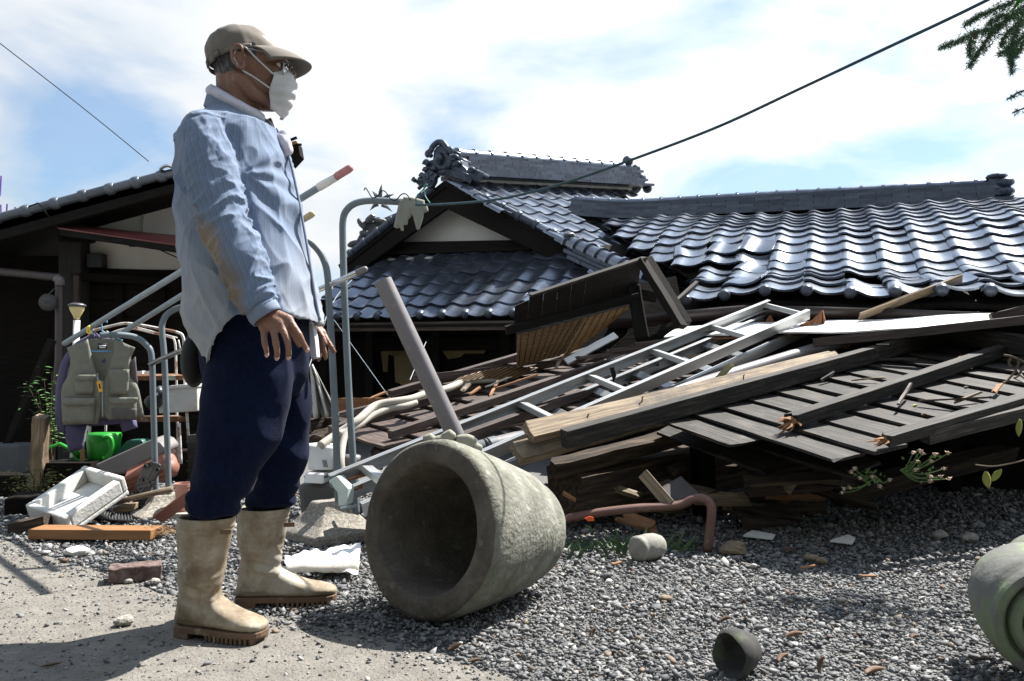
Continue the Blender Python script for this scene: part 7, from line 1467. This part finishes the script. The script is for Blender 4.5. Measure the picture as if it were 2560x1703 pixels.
# dried flower heads hanging from under the siding
M_pet = mat('dry_petal', [(.34, .24, .17), (.52, .42, .33)], .9, 0, 30); M_fst = mat('flower_stem', [(.06, .11, .03), (.11, .18, .05)], .7)
def dryflowers(name, root, heads, lab):
    t = thing(name, P(*root), lab, 'flowers')
    for (x, y, r) in heads:
        h_ = P(x, y, root[2] - .02); mb = MB(); mb.tube(spline([P(*root), P(*root).lerp(h_, .5) + V(0, 0, -.02), h_], 4), .0022, 5); mb.build('stem', M_fst, t)
        mb = MB(); mb.ell(h_, (r * .5, r * .5, r * .6), 7, 5)
        for k in range(9):
            a = k * .7; d = V(math.cos(a) * r, math.sin(a) * r * .7, random.uniform(-.3, .6) * r); w = d.cross(ZU).normalized() * r * .35; mb.add([h_, h_ + d * .7 + w, h_ + d * 1.15, h_ + d * .7 - w], [(0, 1, 2, 3)])
        mb.build('flower_head', M_pet, t)
    mb = MB()
    for k in range(26):
        h_ = random.choice(heads); p = P(*root).lerp(P(h_[0], h_[1], root[2]), random.uniform(.2, .9)) + V(random.gauss(0, .008), random.gauss(0, .008), random.gauss(0, .008)); d = V(random.gauss(0, 1), -.4, random.gauss(0, 1)).normalized() * .022; w = d.cross(V(0, 1, 0)).normalized() * .006; mb.add([p, p + d * .5 + w, p + d, p + d * .5 - w], [(0, 1, 2, 3)])
    o = mb.build('leaves', M_fst, t); o['kind'] = 'stuff'
dryflowers('dried_flowers', (2250, 1175, 3.30), [(2282, 1132, .014), (2300, 1127, .013), (2306, 1134, .013), (2338, 1136, .013), (2370, 1133, .014), (2328, 1153, .012), (2292, 1154, .012), (2288, 1175, .014), (2360, 1172, .012), (2326, 1192, .014), (2372, 1197, .013), (2324, 1204, .014), (2352, 1192, .012)], 'cluster of withered pale flowers sticking out right of the siding corner')
dryflowers('dried_flowers', (2190, 1190, 3.32), [(2128, 1180, .015), (2135, 1172, .014), (2150, 1195, .014), (2110, 1222, .013), (2105, 1232, .012), (2125, 1220, .012), (2200, 1216, .014), (2224, 1200, .014), (2180, 1192, .013)], 'cluster of withered brown flowers hanging under the siding, left bunch')
# twig and leaves at right edge
tw_ = thing('bare_twig', P(2560, 1170, 3.0), 'bare twig with two yellow-green leaves at the right edge', 'twig')
mb = MB(); mb.tube(spline([P(2438, 1162, 3.0), P(2480, 1166, 3.0), P(2520, 1160, 3.0), P(2560, 1150, 3.0), P(2640, 1120, 3.05), P(2760, 900, 3.2), P(2800, 1290, 3.2)], 5), .0032, 5); mb.build('twig', M_stem, tw_)
def leafm(c, d, w, m, parent, nm='leaf', curl=.3, **kw):
    d = Vector(d); L = d.length; x = d.normalized(); s_ = x.cross(V(0, -1, .15)).normalized(); n_ = x.cross(s_)
    mb = MB(); mb.sheet(lambda u, v: c + d * v + s_ * ((u - .5) * 2 * w * math.sin(math.pi * min(1, .05 + v * .93)) ** .8) + n_ * (curl * w * ((u - .5) * 2) ** 2 + curl * L * .15 * math.sin(v * 3)), 6, 8, .0008); return mb.build(nm, m, parent, smooth=True, **kw)
M_yg = mat('yellow_green_leaf', [(.14, .17, .02), (.26, .24, .04)], .6, 0, 8)
leafm(P(2466, 1178, 2.99), P(2474, 1222, 2.99) - P(2466, 1178, 2.99), .017, M_yg, tw_); leafm(P(2505, 1174, 2.99), P(2480, 1204, 2.99) - P(2505, 1174, 2.99), .013, M_yg, tw_)
leafm(P(2552, 1048, 2.9), P(2548, 1092, 2.9) - P(2552, 1048, 2.9), .012, M_yg, None, 'hanging_leaf', label='yellow leaf hanging at the right edge below the siding', cat='leaf')
dt_ = thing('dry_branch', P(2540, 940, 3.0), 'small dry forked branch at the right edge over the siding', 'branch')
mb = MB()
for pts in ([(2620, 930), (2560, 905), (2530, 892), (2510, 888)], [(2548, 900), (2540, 925), (2520, 950), (2508, 958)], [(2560, 915), (2545, 940), (2535, 945)], [(2530, 892), (2522, 905), (2528, 918)]): mb.tube(spline([P(x, y, 3.0) for x, y in pts], 4), .0045, 5)
mb.build('twigs', M_stem, dt_)
# fallen leaves and chips lying on the gravel
M_dead = mat('dead_leaf', [(.05, .027, .016), (.10, .058, .036), (.18, .12, .085)], .8, 0, 12, jitter=.3)
big = [((1118, 1632), (.05, .012, .02), .016, 'curled brown leaf in front of the mortar'), ((1795, 1560), (.045, -.02, .022), .013, 'brown leaf standing behind the tile shard'), ((1960, 1597), (.06, -.03, .02), .016, 'large curled leaf right of the tile shard'), ((1948, 1660), (.045, .02, .02), .015, 'pinkish leaf beside the tile shard'), ((2050, 1690), (.02, .01, .05), .014, 'upright brown leaf at the bottom edge'), ((2165, 1690), (.07, .01, .012), .018, 'broad pale dead leaf at the bottom edge'), ((2280, 1600), (.035, .01, .006), .014, 'green-grey leaf near the clay cylinder'), ((2430, 1655), (.07, -.02, .008), .008, 'long dry stalk leaf left of the clay cylinder'), ((1478, 1598), (.02, .01, .03), .016, 'brown leaf tip standing in the gravel'), ((1975, 1492), (.04, .02, .004), .010, 'pale chip of leaf mid gravel'), ((1170, 1660), (.05, .01, .004), .010, 'thin dry leaf near the path edge'), ((1900, 1365), (.03, .01, .006), .012, 'orange leaf at the edge of the shade'), ((100, 1668), (.06, .02, .006), .008, 'grey-green leaf on the shaded path')]
for (px_, d, w, lab) in big:
    c = G(*px_); c.z = .006 if px_[0] > 200 else .001; leafm(c, V(*d) * .8, w * .5, M_dead, None, 'dead_leaf', random.uniform(.9, 1.8), label=lab, cat='leaf')
for k in range(30):
    x = random.uniform(950, 2400); y = random.uniform(1400, 1690); c = G(x, y); c.z = .008; a = random.uniform(0, 6.28); s_ = random.uniform(.010, .022)
    leafm(c, V(math.cos(a), math.sin(a), random.uniform(0, .3)) * s_, s_ * .35, M_dead, None, 'leaf_scrap', random.uniform(.2, .9), label='small brown scrap of dead leaf lying on the gravel', cat='leaf', group='dead leaf scraps on the gravel')
M_tan = mat('tan_lump', [(.14, .105, .07), (.23, .185, .13)], .9, 0, 30, bump=.004)
for (x, y, s_, lab, m) in ((2030, 1400, .03, 'tan lump of clay at the edge of the shade', M_tan), (2055, 1408, .022, 'smaller tan clay lump beside the bigger one', M_tan), (1665, 1502, .022, 'tan pebble standing up mid gravel', M_tan), (1832, 1385, .055, 'flat brown stone beside the salmon pipe foot', M_tan), (2420, 1352, .04, 'dark rounded stone near the clay cylinders', M_concrete), (2350, 1345, .035, 'dark stone in the shade left of the clay cylinders', M_concrete), (1522, 1455, .012, 'pale round pebble in front of the weeds', M_white), (2105, 1505, .018, 'bluish flat pebble mid gravel', M_stone)): rock(x, y, s_, lab, m)
MB().prism([G(2075, 1355, .012), G(2130, 1362, .012), G(2138, 1348, .02), G(2120, 1340, .02)], ZU * .008).build('pale_shard', M_plaster, label='pale teardrop shard of plaster lying in the shade', cat='shard')
MB().prism([G(1858, 1342, .012), G(1930, 1350, .012), G(1938, 1340, .02), G(1880, 1330, .02)], ZU * .008).build('pale_shard', M_plaster, label='grey plaster shard deep in the shade', cat='shard')
MB().beam(G(1960, 1372, .012), G(1990, 1374, .012), .02, .014).build('brick_chip', M_brick, label='small reddish brick chip in the shade', cat='brick')
for i, (x, y, l, a) in enumerate(((1530, 1412, .05, .5), (2150, 1440, .06, -.4), (1180, 1420, .03, .2), (2000, 1420, .07, .3))):
    c = G(x, y, .012); MB().beam(c, c + V(math.cos(a) * l, math.sin(a) * l, .006), .014, .006, ZU, jag=.01, jag0=.01).build('wood_splinter', M_broken, label=['wood splinter in front of the weeds', 'wood splinter on sunny gravel to the right', 'orange splinter beside the mortar', 'long orange splinter at the shade edge'][i], cat='splinter')
# far left: purple rods and garden sticks beyond the roof
for i, (x0, y0, x1, y1) in enumerate(((0, 470, 3, 440), (3, 530, 2, 512), (15, 530, 18, 510), (38, 530, 38, 518))):
    MB().tube([P(x0, y0 + 20, 8.2), P(x1, y1, 8.2)], .008, 5).build('purple_rod', mat('purple_paint', [(.10, .04, .3), (.13, .06, .36)], .6), label=['tall bent purple rod at the left edge beyond the roof', 'short purple rod with knob beyond the left roof', 'thin slanted purple rod beyond the left roof', 'small purple rod beyond the left roof'][i], cat='rod')
# hanging white strings by the apron wall
for i, (a, b) in enumerate((((835, 800, 5.4), (985, 1010, 5.0)), ((1065, 855, 6.0), (1025, 950, 5.5)))):
    MB().tube([P(*a), P(*b)], .0025, 5).build('string', M_galv, label=['thin slack string behind the right stand', 'short wire behind the slanting drain pipe'][i], cat='string')
# crumbs of leaf on the siding
for i, (x, y) in enumerate(((2282, 1016), (2303, 1038), (2410, 970))): leafm(SP(x, y, .03), V(.03, .01, .006), .008, M_yg if i == 0 else M_dead, None, 'fallen_leaf', label=['yellow-green leaf lying on the siding', 'small orange leaf lying on the siding', 'pale crumb of leaf on the siding at right'][i], cat='leaf')
